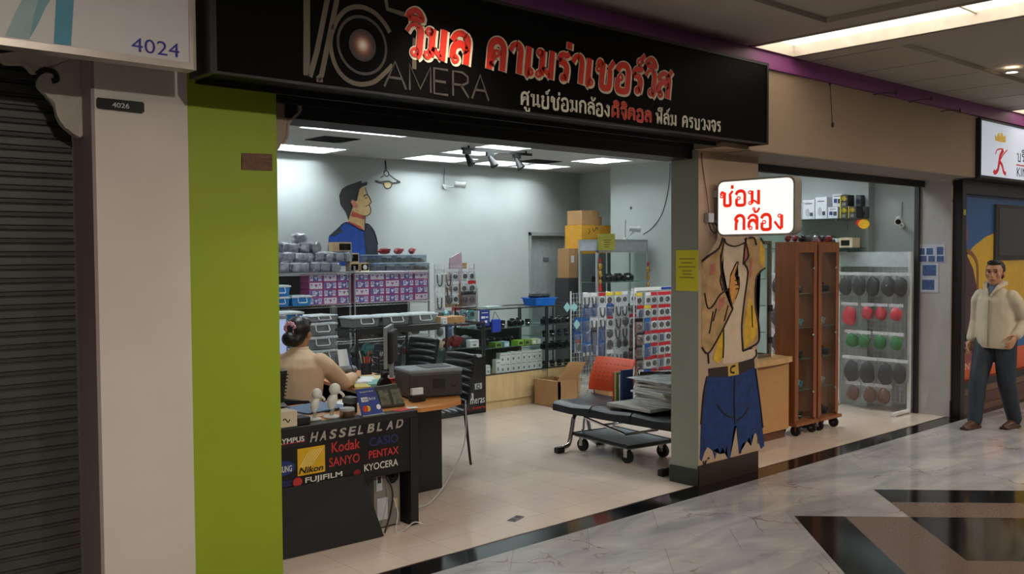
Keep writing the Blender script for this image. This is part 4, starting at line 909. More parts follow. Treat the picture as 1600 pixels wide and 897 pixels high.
# clear boxes with dark goods on the right rack
cb = clear('clear_case', (206, 218, 226), .4, .14, .08)
def mk_case():
    t = thing('clear_case', '', 'box'); part('shell', panes(MB(), -.11, .11, -.07, .07, .002, .09, 'fblrt'), cb, t, local=True)
    part('rim', MB().box(-.115, .115, -.075, .075, .09, .1, .002), M('pale_blue_lid', (170, 188, 204), .35), t, local=True)
    part('goods', MB().ell((-.04, 0, .035), (.055, .05, .032), 10, 6).ell((.05, 0, .03), (.045, .05, .028), 10, 6).box(-.09, .09, -.05, .05, .001, .02), camb, t, local=True); return t
CASE = Proto(mk_case)
for r in range(2):
    for k in range(4):
        CASE((6.42+k*.225-.05*r, 5.46+.0, 1.548+.102*r), f'clear accessory case on the right rack, {["lower","upper"][r]} layer, {ORD[k]} from left', group='clear accessory cases', rz=random.uniform(-.06, .06))
for k in range(3):
    POUCH[1]((6.55+.21*k, 5.45, 1.755), f'maroon wrapped pouch on top of the clear cases, {ORD[k]} from left', rz=.4*k, scale=(1.4, 1, .75), group='maroon pouches')
# goods under the racks
for k in range(6): POUCH[(4, 6, 4, 1, 4, 6)[k]]((6.2+.17*k, 5.5, .725), f'dark bag on the lower shelf of the right rack, {ORD[k]} from left', rz=k, scale=1.1, group='dark bags on the lower shelf')

# ---- white wire panel with hanging bags at the end of the racks
t = thing('mesh_stand', 'white wire grid panel hung with small bags at the end of the racks', 'display grid', (7.15, 4.8, .55))
part('grid', MB().wires(6.84, 7.46, .6, 1.62, .05, .0022, 4.8), wire, t)
for x in (6.84, 7.46): part('leg', MB().cyl((x, 4.8, 0), (x, 4.8, 1.63), .009).box(x-.012, x+.012, 4.62, 4.98, 0, .02), wire, t)
def mk_pack(wd, hh, mat_card, mat_hdr, prod):
    def f():
        t = thing('hanging_pack', '', 'hanging pack')
        if mat_card: part('card', MB().box(-wd/2, wd/2, -.002, .002, -hh, 0), mat_card, t, local=True)
        part('header', MB().box(-wd/2, wd/2, -.006, .004, -.042, 0), mat_hdr, t, local=True)
        mb = MB()
        if prod == 'disc': mb.lathe((0, -.002, -hh*.62), [(wd*.31, 0), (wd*.31, .012), (wd*.22, .014), (wd*.2, .006), (.001, .006)], 16, (0, -1, 0))
        elif prod == 'box': mb.box(-wd*.26, wd*.26, -.022, -.002, -hh*.9, -hh*.35, .004)
        elif prod == 'strap': mb.tube([(wd*.3, -.012, -hh*.3), (wd*.2, -.014, -hh*.85), (-wd*.2, -.016, -hh*.85), (-wd*.3, -.012, -hh*.3)], .009, 6, 4)
        elif prod == 'bag': mb.ell((0, -.012, -hh*.58), (wd*.42, .022, hh*.34), 10, 8)
        part('product', mb, {'disc': camb, 'box': M('pack_navy', (36, 60, 110), .4), 'strap': camb, 'bag': dark}[prod], t, local=True, smooth=True)
        bb = MB(); bb.ell((0, -.014, -hh*.62), (wd*.5, .02, hh*.38), 12, 8)
        for v in bb.bm.verts:
            x, z = v.co.x/(wd*.5), (v.co.z+hh*.62)/(hh*.38); m = max(abs(x), abs(z), .01); r = min(1, math.hypot(x, z)); v.co.x *= r/m if m > .05 else 1; v.co.z = -hh*.62+(v.co.z+hh*.62)*(r/m if m > .05 else 1)
            v.co.y += noise.noise(v.co*40)*.006
        part('clear_bag', bb, packm, t, local=True, smooth=True)
        part('hook', MB().cyl((0, .05, .004), (0, -.02, .004), .002, n=5), chrome, t, local=True)
        return t
    return f
hred = M('header_red', (188, 30, 38), .45); hwht = M('header_white', (222, 224, 228), .45); hblu = M('header_blue', (30, 84, 160), .45); htea = M('teal_card', (74, 176, 178), .5)
cwht = M('card_white', (226, 228, 230), .5); cgry = M('card_grey', (190, 192, 196), .5); cblu = M('card_blue', (46, 96, 160), .5); cbrn = M('card_rust', (122, 74, 60), .5); cyel = M('header_yellow', (222, 196, 60), .5)
PK = {'strap': Proto(mk_pack(.12, .22, None, hwht, 'strap')), 'white': Proto(mk_pack(.1, .15, cwht, hwht, 'disc')), 'rust': Proto(mk_pack(.12, .17, cbrn, camb, 'disc')), 'teal': Proto(mk_pack(.1, .16, htea, hwht, 'disc')),
      'red': Proto(mk_pack(.115, .15, cwht, hred, 'disc')), 'redgrey': Proto(mk_pack(.115, .15, cgry, hred, 'box')), 'blue': Proto(mk_pack(.11, .17, cblu, hblu, 'box')), 'clear': Proto(mk_pack(.12, .17, cwht, hwht, 'strap')), 'dark': Proto(mk_pack(.1, .22, camb, dark, 'box')), 'phone': Proto(mk_pack(.13, .27, cblu, hblu, 'strap')), 'yellow': Proto(mk_pack(.12, .15, cwht, cyel, 'disc')), 'bag': Proto(mk_pack(.12, .16, None, hwht, 'bag'))}
PN = {'strap': 'clear-bagged black strap', 'white': 'white ring pack', 'rust': 'rust coloured pack', 'teal': 'teal square ring pack', 'red': 'red-topped ring pack', 'redgrey': 'red-topped blue product pack', 'blue': 'blue card pack', 'clear': 'white carded cord pack', 'dark': 'tall black pack', 'phone': 'tall blue pack', 'yellow': 'yellow-topped pack', 'bag': 'clear bag with dark lump'}
def hang(grid_name, rows_, x0, dx, y, group):
    for r, (z, kinds) in enumerate(rows_):
        for k, kd in enumerate(kinds):
            if kd: PK[kd]((x0+dx*k+random.uniform(-.012, .012), y-.03-.012*(k % 2), z), f'{PN[kd]} on {grid_name}, {ORD[r]} row down, {ORD[k]} from left', rz=random.uniform(-.12, .12), group=group)
hang('the rack-end panel', [(1.57, ['strap', 'strap', 'white', 'white', 'white']), (1.42, [None, 'strap', 'white', 'white', 'red']), (1.29, ['strap', 'bag', 'white', 'rust', 'rust']), (1.1, ['strap', 'bag', 'red', 'teal', 'teal']), (.9, ['bag', 'blue', 'clear', 'red', 'white'])], 6.88, .13, 4.8, 'packs on the wire panel')
s = thing('leaning_boards', 'pinkish and tan boards standing on top behind the wire panel', 'board', (7.3, 4.95, 1.6)); part('board', MB().hexa([(7.16, 4.9, 1.4), (7.36, 4.9, 1.4), (7.36, 4.92, 1.4), (7.16, 4.92, 1.4), (7.18, 4.93, 1.7), (7.36, 4.93, 1.78), (7.36, 4.95, 1.78), (7.18, 4.95, 1.7)]), M('pinkish_board', (176, 150, 160), .6), s); part('board', MB().box(7.2, 7.47, 4.96, 4.98, 1.2, 1.64), card, s)
part('support', MB().box(7.15, 7.48, 4.985, 5.0, 0, 1.5), card, s)
solo('grey_column_box', MB().box(7.42, 7.6, 4.9, 5.3, 0, 1.32, .003).box(7.45, 7.5, 4.897, 4.9, 1.2, 1.34), M('cabinet_grey', (150, 156, 156), .5), 'plain grey upright panel beside the hanging packs', 'panel')

# ---- blue card sign and bag on the showcase
def at4(x, y): return at(x, y, Y=3.69)
s = thing('card_sign', 'blue payment sign standing at the left end of the maple-based showcase', 'sign', (6.72, 3.69, .95)); part('panel', MB().box(6.62, 6.76, 3.685, 3.695, .95, 1.13), blue, s)
part('print', MB().use(paper).box(6.635, 6.69, 3.683, 3.685, 1.035, 1.06).box(6.70, 6.735, 3.683, 3.685, 1.04, 1.056).use(red).box(6.64, 6.665, 3.683, 3.685, .985, 1.01).use(paper).box(6.685, 6.72, 3.683, 3.685, .985, 1.012).box(6.64, 6.735, 3.683, 3.685, 1.095, 1.103), None, s)
s = thing('blue_pouch', 'royal blue drawstring pouch hanging on the maple-based showcase glass', 'pouch', (6.85, 3.69, .9)); part('bag', MB().box(6.79, 6.92, 3.675, 3.705, .87, 1.02, .012), M('royal_blue', (34, 60, 170), .5), s); part('cord', MB().tube([(6.81, 3.69, 1.02), (6.84, 3.70, 1.09), (6.86, 3.70, 1.09), (6.9, 3.69, 1.02)], .003, 5, 3), blackm, s)
solo('plastic_sleeve', MB().obox((6.95, 3.9, 1.145), (.3, .16, .015), .2, .004), clear('sleeve_film', (214, 226, 226), .6, .4, .15), 'folded clear plastic sleeve lying on the maple-based showcase', 'sleeve')
s = thing('blue_basket', 'bright blue plastic basket on the corner of the narrow showcase', 'basket', (7.68, 3.85, 1.136)); mb = MB(); mb.hexa([(7.53, 3.75, 1.137), (7.83, 3.75, 1.137), (7.83, 3.95, 1.137), (7.53, 3.95, 1.137), (7.51, 3.73, 1.225), (7.85, 3.73, 1.225), (7.85, 3.97, 1.225), (7.51, 3.97, 1.225)]); part('tub', mb, M('basket_blue', (18, 110, 210), .4), s)
part('rim', MB().box(7.5, 7.86, 3.72, 3.735, 1.218, 1.23).box(7.5, 7.86, 3.965, 3.98, 1.218, 1.23), M('basket_blue', (18, 110, 210), .4), s)
part('contents', MB().ell((7.63, 3.85, 1.25), (.1, .09, .055), 10, 6).ell((7.75, 3.86, 1.25), (.09, .09, .05), 10, 6), blackm, s, label='black cloth bundle')
# ---- aluminium glass cabinet and the boxes behind it
AX = (8.96, 9.98, 4.1, 4.44)
t = thing('glass_cabinet', 'tall aluminium glass cabinet with a yellow notice in the right corner', 'cabinet', (9.6, 4.3, 0))
part('frame', frame_box(MB(), *AX, 0, 1.93, .03).box(AX[0], AX[1], AX[2], AX[2]+.02, 1.76, 1.785).box(9.5, 9.515, AX[3]-.015, AX[3], .05, 1.9), alu, t)
part('fascia', MB().box(AX[0]+.022, AX[1]-.022, AX[2]+.002, AX[2]+.01, 1.785, 1.91).box(AX[0]+.002, AX[0]+.01, AX[2]+.022, AX[3]-.022, 1.785, 1.91).box(AX[0], AX[1], AX[2], AX[3], 1.925, 1.932), M('pale_blue_panel', (206, 214, 224), .4), t)
part('glass', panes(MB(), AX[0]+.01, AX[1]-.01, AX[2]+.01, AX[3]-.01, .03, 1.77, 'flr'), glass, t)
for z in (.5, .95, 1.36): part('shelf', MB().box(AX[0]+.02, AX[1]-.02, AX[2]+.02, AX[3]-.02, z, z+.007), shelfg, t)
a, b = at(935, 365, Y=4.09), at(961, 391, Y=4.09)
s = part('notice', MB().box(a.x, b.x, 4.09, 4.098, b.z, a.z), M('pale_yellow_paper', (224, 218, 100), .6), t, label='yellow paper notice')
mb = MB()
for k, w in enumerate((.15, .12, .12, .1)): mb.box((a.x+b.x)/2-w/2, (a.x+b.x)/2+w/2, 4.088, 4.09, a.z-.09-.03*k, a.z-.08-.03*k)
part('writing', mb, M('faded_ink', (150, 110, 40), .6), s)
for k in range(8): CAMERA((9.1+k*.1, 4.25+.04*(k % 2), 1.369), f'old camera, top shelf of the aluminium cabinet, {ORD[k]} from left', rz=random.uniform(-.5, .5), group='cameras in the aluminium cabinet', scale=1.15)
for k in range(5): CAMERA((9.12+k*.16, 4.26, .958), f'black camera, middle shelf of the aluminium cabinet, {ORD[k]} from left', rz=random.uniform(-.5, .5), group='cameras on the middle cabinet shelf', scale=1.1)
def charm(x, y, z, label):
    t = thing('hanging_charm', label, 'ornament', (x, y, z-.3)); c = MB().ell((x, y, z-.1), (.035, .02, .045)).ell((x, y, z-.2), (.03, .02, .05)).ell((x, y, z-.3), (.025, .015, .03))
    part('figures', c, gold, t, smooth=True); part('cord', MB().cyl((x, y, z), (x, y, z-.3), .003, n=5), red, t); part('tassel', MB().cyl((x, y, z-.33), (x, y, z-.42), .012, .022, 8).ell((x, y, z-.02), (.018, .012, .03)), red, t); return t
charm(9.0, 4.082, 1.68, 'gold lucky charm with red tassel hanging at the cabinet corner post'); charm(9.965, 4.082, 1.62, 'gold lucky charm hanging at the right edge of the aluminium cabinet')
crate('steel_cupboard', 'dark grey steel cupboard behind the aluminium cabinet', 9.72, 10.42, 5.12, 5.47, 0, 1.74, M('cupboard_grey', (92, 100, 102), .5), 'cupboard')
crate('carton', 'large orange-yellow carton with handwriting under the smaller brown one', 9.73, 10.42, 5.12, 5.46, 1.742, 2.16, M('orange_carton', (206, 150, 46), .6, var=.06), 'box')
solo('marker_writing', MB().ribbon([at(x, y, Y=5.119) for x, y in ((920, 358), (922, 362), (919, 366))], .012, NF, .001).ribbon([at(x, y, Y=5.119) for x, y in ((926, 356), (928, 362), (932, 355), (934, 360))], .01, NF, .001, 3), blackm, 'black marker scribble on the orange-yellow carton', 'writing')
crate('carton', 'brown carton on top of the orange-yellow carton', 9.76, 10.12, 5.14, 5.44, 2.162, 2.37, card, 'box')
crate('carton', 'small brown carton tucked behind the topmost carton', 10.16, 10.3, 5.25, 5.44, 2.162, 2.29, card, 'box')
crate('carton', 'upright brown carton with a white label left of the steel cupboard', 9.5, 9.68, 5.15, 5.38, 1.40, 1.82, card, 'box', None, (9.54, 9.60, 5.148, 5.15, 1.62, 1.72))
solo('side_stand', MB().box(9.48, 9.70, 5.14, 5.42, 0, 1.398, .004), dark, 'dark stand under the upright brown carton', 'stand')
# cctv cameras and cables
def cctv(base, body, aim, label, wallvec):
    t = thing('security_camera', label, 'security camera', base)
    base, body, aim, wv = V3(base), V3(body), V3(aim).normalized(), V3(wallvec)
    part('mount', MB().cyl(base, base+wv*.03, .035, .03, 14).tube([base+wv*.02, (base+wv*.02+body)/2+V3((0, 0, -.02)), body-V3((0, 0, .03))], .011, 8, 3), wplast, t, smooth=True)
    part('housing', MB().cyl(body-aim*.07, body+aim*.07, .035, .037, 14).cyl(body+aim*.05, body+aim*.085, .042, .042, 14), wplast, t, smooth=True)
    part('lens', MB().cyl(body+aim*.084, body+aim*.09, .03, .028, 14), blackg, t)
    part('cable', MB().tube([base+wv*.01, base+wv*.01+V3((-.01, 0, .1)), base+wv*.012+V3((0, 0, .26))], .004, 5, 4), dark, t)
b0 = at(694, 292, Y=6.0); cctv(b0, b0+V3((.14, -.16, .03)), (.85, -.5, -.1), 'white security camera on the back wall beside the bright lamp patch', (0, -1, 0))
b0 = at(1422, 348, X=9.998); b0.y = .5; cctv((10.2, .62, b0.z-.02), (10.02, .58, b0.z+.03), (-.8, -.35, -.2), 'white security camera beside the right pillar', (-1, 0, 0))
cctv((9.75, 4.3, 1.935), (9.83, 4.22, 2.08), (.75, -.6, -.05), 'white security camera standing on the aluminium cabinet', (0, 0, 1))
solo('wall_cable', MB().tube([at(x, y, X=10.055) for x, y in ((1047, 255), (1045, 290), (1036, 330), (1020, 355), (1005, 366))], .004, 5, 5), dark, 'thin dark cable curving down the right wall', 'cable')
a = at(986, 325, X=10.058); solo('wall_plug', MB().ell(a, (.012, .018, .022)), dark, 'small dark hole plug on the wall above the cabinet camera', 'plug')
# painted head and lamp on the back wall
YB = 5.999
def q5(*p): return [at(425+a/4.078, 180+b/4.078, Y=YB) for a, b in p]
t = thing('mural', 'painted head and shoulders of a dark-haired man looking up on the back wall', 'mural', (6.35, YB-.005, 1.5))
paint('shirt', M('mural_shirt_blue', (18, 66, 150), .6, var=.35, scale=9), 1, q5((362, 770), (430, 710), (480, 680), (590, 740), (604, 690), (650, 740), (672, 820), (680, 960), (345, 960)))
paint('shirt_shade', M('mural_ink_blue', (20, 26, 40), .6), 2, q5((585, 760), (604, 690), (650, 740), (672, 820), (676, 900), (600, 900)), q5((362, 770), (430, 712), (455, 740), (400, 770)))
paint('neck', M('mural_neck', (206, 168, 116), .6, var=.1), 2, q5((485, 685), (500, 570), (560, 590), (592, 640), (588, 735), (545, 715)))
paint('neck_blush', M('mural_red', (176, 66, 48), .6), 3, q5((500, 640), (512, 612), (560, 632), (590, 640), (588, 665), (555, 650), (520, 650)), q5((484, 688), (490, 676), (560, 706), (586, 735), (540, 712)))
paint('face', M('mural_face', (222, 188, 128), .6, var=.12), 3, q5((520, 600), (545, 470), (575, 452), (592, 460), (605, 500), (618, 530), (632, 552), (618, 565), (614, 580), (626, 588), (622, 604), (626, 622), (600, 640), (565, 638), (545, 605)))
paint('hair', M('mural_hair', (28, 24, 24), .6, var=.3, scale=30), 4, q5((486, 668), (470, 620), (436, 570), (428, 510), (445, 470), (480, 448), (520, 442), (545, 425), (568, 418), (560, 434), (606, 424), (590, 440), (604, 446), (575, 456), (548, 478), (540, 545), (505, 560), (500, 615)))
paint('ear', M('mural_ear', (196, 124, 110), .6), 5, q5((500, 552), (510, 538), (530, 548), (545, 575), (540, 595), (520, 588)))
mb = MB()
for w, p in ((.012, ((582, 520), (595, 506), (606, 512))), (.01, ((588, 530), (605, 526))), (.008, ((592, 582), (612, 574))), (.008, ((592, 462), (606, 500), (632, 552), (616, 570), (626, 590), (626, 624), (600, 642), (565, 638))), (.008, ((592, 640), (590, 735))), (.01, ((430, 712), (480, 682), (585, 740), (604, 690), (650, 740), (674, 825)))): mb.ribbon(q5(*p), w, NF, .008, 3)
part('outline', mb, MATS['mural_ink_blue'], t)
t = thing('mural', 'painted outline of a hanging lamp on the back wall', 'mural', (7.0, YB-.005, 2.6))
mb = MB()
for w, p in ((.018, ((722, 288), (724, 320), (728, 352))), (.014, ((712, 372), (720, 356), (738, 360), (744, 378), (730, 390), (712, 376))), (.012, ((742, 376), (780, 405), (816, 426))), (.012, ((712, 386), (690, 400))), (.024, ((656, 418), (690, 428), (720, 424), (745, 422), (770, 434), (816, 426))), (.014, ((710, 432), (716, 458), (735, 468), (756, 458), (764, 434)))): mb.ribbon(q5(*p), w, NF, .006, 3)
part('outline', mb, MATS['mural_hair'], t); paint('bulb', M('mural_bulb', (226, 206, 150), .6), 2, q5((712, 430), (740, 424), (764, 434), (756, 456), (735, 466), (716, 456)))
# ------------------------------------------------------------------ white grid stands with blister packs
def grid_stand(name, label, x0, x1, y, z1, loc):
    t = thing(name, label, 'display grid', loc)
    part('grid', MB().wires(x0, x1, .08, z1, .05, .0022, y), wire, t)
    for x in (x0, x1): part('post', MB().cyl((x, y, .02), (x, y, z1+.02), .01, n=8), wire, t)
    part('foot', MB().box(x0-.012, x0+.012, y-.2, y+.2, 0, .025).box(x1-.012, x1+.012, y-.2, y+.2, 0, .025), wire, t)
    return t
GYA, GYB = 3.42, 3.12
grid_stand('grid_stand', 'white wire grid stand hung with mixed blue and clear packs left of the red packs', 7.78, 8.86, GYA, 1.29, (8.3, GYA, 0))
t = grid_stand('grid_stand', 'white wire grid stand filled with rows of red-topped ring packs beside the pillar', 8.55, 9.45, GYB, 1.29, (9.0, GYB, 0))
part('header_board', MB().use(wplast).box(8.55, 9.5, GYB-.01, GYB+.01, 1.295, 1.335).use(blue).box(9.05, 9.3, GYB-.012, GYB-.01, 1.30, 1.33).box(9.33, 9.5, GYB-.012, GYB-.01, 1.297, 1.334), None, t)
gl = 'the mixed stand'
hang(gl, [(1.28, [None, 'clear', 'clear', 'red', 'yellow', 'yellow', 'white', 'white']), (1.15, [None, 'blue', 'blue', 'clear', 'blue', 'clear', 'clear', 'bag']), (1.0, ['blue', 'blue', 'clear', 'clear', 'red', 'clear', 'bag', 'red']), (.87, ['phone', 'blue', 'dark', 'blue', 'bag', 'clear', 'clear', 'rust']), (.74, ['red', 'phone', 'dark', 'phone', 'bag', 'bag', 'bag', 'rust']), (.58, [None, 'bag', 'strap', None, 'strap', 'strap', 'bag', 'rust']), (.44, ['red', None, None, 'white', None, 'white', None, 'rust'])], 7.86, .138, GYA, 'packs on the mixed grid stand')
gr = 'the red-pack stand'
rk = ['redgrey', 'red', 'red', 'red', 'red', 'red']
hang(gr, [(1.275, ['yellow', 'white', 'red', 'red', 'red', 'red', 'red']), (1.12, ['redgrey', 'yellow', 'red', 'red', 'red', 'red', 'redgrey']), (.965, ['rust', 'blue', 'red', 'red', 'red', 'red', 'red']), (.81, ['rust', 'red', 'red', 'redgrey', 'red', 'red', 'red']), (.655, ['rust', 'blue', 'redgrey', 'red', 'red', 'red', 'red']), (.5, ['rust', 'red', 'red', 'redgrey', 'red', 'red', 'redgrey']), (.345, ['bag', 'blue', 'red', 'red', 'red', 'red', 'red']), (.19, ['bag', None, 'redgrey', 'red', 'red', 'red', 'red'])], 8.62, .132, GYB, 'packs on the red-pack grid stand')
teald = M('pale_teal_paper', (150, 206, 206), .6)
for k, (x, y) in enumerate(((886, 480), (897, 480), (901, 507))):
    c = at(x, y, Y=GYA-.09); d = .058; solo('price_tag', MB().prism([c+V3((0, 0, d)), c+V3((d, 0, 0)), c+V3((0, 0, -d)), c+V3((-d, 0, 0))], (0, -.003, 0)), teald, ['upper left', 'upper right', 'lower'][k]+' of three pale teal diamond cards on the mixed grid stand', 'tag', 'teal diamond cards')
# open carton and small carton at the foot of the stand
t = thing('carton', 'open brown carton with a raised flap in front of the narrow showcase', 'box', (7.55, 3.4, 0))
part('body', MB().box(7.40, 7.44, 3.25, 3.65, 0, .3).box(7.40, 7.72, 3.25, 3.256, 0, .3).box(7.40, 7.72, 3.644, 3.65, 0, .3).box(7.714, 7.72, 3.25, 3.65, 0, .3).box(7.40, 7.72, 3.25, 3.65, 0, .006), card, t)
part('flap', MB().hexa([(7.38, 3.25, .3), (7.72, 3.25, .3), (7.72, 3.256, .3), (7.38, 3.256, .3), (7.52, 3.2, .52), (7.80, 3.2, .50), (7.80, 3.206, .5), (7.52, 3.206, .52)]), card, t)
crate('carton', 'small brown carton on the floor beside the open carton', 7.97, 8.2, 3.0, 3.22, 0, .24, card)

# ------------------------------------------------------------------ beam seating, papers, trolley
seatm = M('black_seat_vinyl', (30, 32, 36), .42)
t = thing('bench', 'black beam bench with chrome legs and one orange backrest', 'bench', (6.0, .95, 0))
for k in range(3):
    y1 = 1.66-.455*k; y0 = y1-.44
    mb = MB(); A = []; n = 10
    prof = [(5.76, .395), (5.765, .425), (5.79, .445), (5.86, .45), (6.0, .438), (6.12, .44), (6.2, .455), (6.25, .475)]
    for y in (y0, (y0+y1)/2, y1):
        sag = -.012 if y == (y0+y1)/2 else 0
        A.append([mb.bm.verts.new((x, y, z+sag)) for x, z in prof]+[mb.bm.verts.new((x, y, z-.028+sag)) for x, z in reversed(prof)])
    mb.skinr(A); part('seat', mb, seatm, t, smooth=True)
    part('seat_support', MB().box(5.84, 6.2, (y0+y1)/2-.14, (y0+y1)/2+.14, .375, .405), blackm, t)
part('beam', MB().box(5.95, 6.03, .32, 1.64, .31, .375), blackm, t)
bm_ = MB(); orange = M('orange_plastic', (236, 84, 34), .42, var=.03)
rows_ = []
for j in range(9):
    z = .50+.30*j/8; x = 6.285+.10*(j/8)**1.3+.02*math.sin(j/8*3.1)*-1
    w = .245-.012*(j/8) ; yc = 1.44
    rows_.append([(x+.035*((q/10-.5)*2)**2*-1, yc-w+2*w*q/10, z) for q in range(11)])
V = [[bm_.bm.verts.new(p) for p in r] for r in rows_]; V2 = [[bm_.bm.verts.new((p[0]+.012, p[1], p[2])) for p in r] for r in rows_]
for a in range(8):
    for b in range(10):
        bm_.face([V[a][b], V[a][b+1], V[a+1][b+1], V[a+1][b]]); bm_.face([V2[a][b], V2[a+1][b], V2[a+1][b+1], V2[a][b+1]])
for a in range(8):
    for b in (0, 10): bm_.face([V[a][b], V[a+1][b], V2[a+1][b], V2[a][b]])
for b in range(10):
    for a in (0, 8): bm_.face([V[a][b], V[a][b+1], V2[a][b+1], V2[a][b]])
bk = part('backrest', bm_, orange, t, smooth=True, label='orange perforated backrest')
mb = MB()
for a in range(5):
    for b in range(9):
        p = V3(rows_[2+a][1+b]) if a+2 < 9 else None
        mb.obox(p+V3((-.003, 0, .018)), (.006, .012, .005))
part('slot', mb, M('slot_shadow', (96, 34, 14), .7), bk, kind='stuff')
part('back_stay', MB().tube([(6.05, 1.22, .36), (6.28, 1.22, .4), (6.31, 1.22, .52), (6.40, 1.22, .74)], .012, 8, 4).tube([(6.05, 1.66, .36), (6.28, 1.66, .4), (6.31, 1.66, .52), (6.40, 1.66, .74)], .012, 8, 4), chrome, t, smooth=True)
for y in (1.56, .40):
    lg_ = part('leg', MB().tube([(6.0, y, .34), (5.93, y, .30), (5.90, y, .18), (5.86, y, .06), (5.78, y, .035)], .021, 10, 4).tube([(6.0, y, .34), (6.08, y, .3), (6.12, y, .18), (6.16, y, .06), (6.24, y, .035)], .021, 10, 4), chrome, t, smooth=True)
    part('foot_cap', MB().box(5.70, 5.79, y-.028, y+.028, 0, .055, .012).box(6.23, 6.31, y-.028, y+.028, 0, .055, .012), blackm, lg_)
newsm = M('newsprint', (196, 198, 196), .7, var=.18, scale=45); magm = [M('magazine_grey', (150, 152, 156), .6, var=.3, scale=30), M('magazine_cream', (196, 186, 168), .6, var=.15, scale=30), newsm, M('magazine_rust', (140, 96, 80), .6, var=.3, scale=30)]
solo('side_board', MB().obox((6.02, .82, .478), (.40, .5, .028), -.06, .003).obox((6.02, .82, .4925), (.36, .46, .001), -.06), M('board_grey', (176, 176, 168), .5, var=.06), 'pale flat board lying on the middle bench seat under the papers', 'board')
R = random.Random(4); z = .493
for k in range(13):
    h = R.uniform(.012, .02); m = magm[R.randrange(4) if k < 12 else 2]
    rz = R.uniform(-.25, .25); x = 6.1+R.uniform(-.03, .03); y = .66+R.uniform(-.05, .05)
    t = thing('newspaper', f'folded newspaper in the stack on the bench, {ORD[k]} from the bottom' if k < 12 else 'spread newspaper on top of the stack on the bench', 'newspaper', (x, y, z), 'stacked newspapers' if k < 12 else None)
    M3 = Matrix.Rotation(rz, 3, 'Z')
    part('sheets', MB().obox((x, y, z+h/2), (.3, .40, h-.001), M3), m, t)
    if k == 12:
        mb = MB(); n = 8; G = [[None]*9 for _ in range(9)]
        for i in range(9):
            for j in range(9):
                q = M3@V3(((i/8-.5)*.4, (j/8-.5)*.52, .004+.014*noise.noise(V3((i*.7, j*.6, 3)))+(.025*max(0, i/8-.8))))
                G[i][j] = mb.bm.verts.new(V3((x, y, z+h+.008))+q)
        for i in range(8):
            for j in range(8): mb.face([G[i][j], G[i+1][j], G[i+1][j+1], G[i][j+1]])
        part('top_sheet', mb, newsm, t)
        mb = MB()
        for i in range(9):
            for j in range(2): mb.obox(V3((x, y, z+h+.026))+M3@V3((-.15+i*.036, -.12+j*.24, 0)), (.014, .19, .001), M3)
        part('print', mb, M('news_ink', (110, 112, 116), .7), t, kind='stuff')
    else: part('fold', MB().obox(V3((x, y, z+h/2))+M3@V3((-.151, 0, 0)), (.006, .40, h*.8), M3), paper, t)
    z += h
for k, (c, w, h) in enumerate((((196, 70, 50), .018, .26), ((200, 190, 120), .022, .27), ((90, 100, 40), .02, .26), ((210, 214, 220), .016, .25), ((40, 60, 110), .02, .29))):
    m = M('spine_%d' % k, c, .5); y = 1.21-.024*k; t = thing('magazine', ['red', 'pale yellow', 'olive', 'white', 'dark blue'][k]+' upright magazine in the holder beside the orange backrest', 'magazine', (6.1, y, .45), 'upright magazines')
    part('cover', MB().box(6.06, 6.2, y-w/2, y+w/2, .452, .452+h), m, t); part('pages', MB().box(6.063, 6.203, y-w/2+.003, y+w/2-.003, .455, .449+h), paper, t)
t = thing('file_holder', 'dark rack of glossy brochures behind the newspaper stack', 'holder', (6.25, .95, .45)); part('frame', MB().tube([(6.24, 1.08, .45), (6.24, 1.08, .74), (6.3, .76, .76), (6.3, .76, .47)], .005, 6), blackm, t)
part('brochure', MB().hexa([(6.25, 1.06, .46), (6.32, .78, .46), (6.335, .78, .46), (6.265, 1.06, .46), (6.24, 1.06, .72), (6.31, .78, .74), (6.325, .78, .74), (6.255, 1.06, .72)]), M('brochure_dark', (46, 40, 44), .3, var=.5, scale=20), t)
t = thing('trolley', 'low grey platform trolley with folded chrome handle under the bench', 'trolley', (6.2, 1.2, 0), rz=0)
TX0, TX1, TY0, TY1 = 5.93, 6.62, .98, 1.72
TR = Matrix.Rotation(math.radians(-8), 4, 'Z')
def tp(x, y, z): return V3((6.12, 1.16, z-.035))+TR@V3((x, y, 0))
mb = MB(); 
part('deck', MB().obox(tp(0, 0, .175), (.50, .74, .03), math.radians(-8), .008), M('deck_grey', (120, 126, 130), .45), t)
part('rim', MB().tube([tp(-.25, -.37, .185), tp(.25, -.37, .185), tp(.25, .37, .185), tp(-.25, .37, .185), tp(-.25, -.37, .185)], .014, 8), blackm, t)
part('handle', MB().tube([tp(-.18, .33, .2), tp(-.18, .3, .33), tp(-.18, -.25, .265), tp(.18, -.25, .265), tp(.18, .3, .33), tp(.18, .33, .2)], .013, 8).cyl(tp(-.18, .05, .299), tp(.18, .05, .299), .01), chrome, t, smooth=True)
for k, (x, y) in enumerate(((-.2, -.3), (.2, -.3), (-.2, .3), (.2, .3))):
    c = part('castor', MB().cyl(tp(x, y, .09)-RIGHT*0+V3((-.018, 0, 0)), tp(x, y, .09)+V3((.018, 0, 0)), .055, n=18), blackm, t, smooth=True)
    part('fork', MB().box(tp(x, y, 0).x-.028, tp(x, y, 0).x-.02, tp(x, y, 0).y-.02, tp(x, y, 0).y+.02, .05, .16).box(tp(x, y, 0).x+.02, tp(x, y, 0).x+.028, tp(x, y, 0).y-.02, tp(x, y, 0).y+.02, .05, .16), chrome, c)
solo('floor_cable', MB().tube([(6.6, .72, .006), (6.75, .9, .006), (7.0, .95, .006), (7.2, .7, .006), (7.0, .45, .006), (6.7, .4, .006), (6.4, .62, .006), (6.45, .8, .006)], .006, 6, 6), blackm, 'loop of black cable on the floor beside the trolley', 'cable')

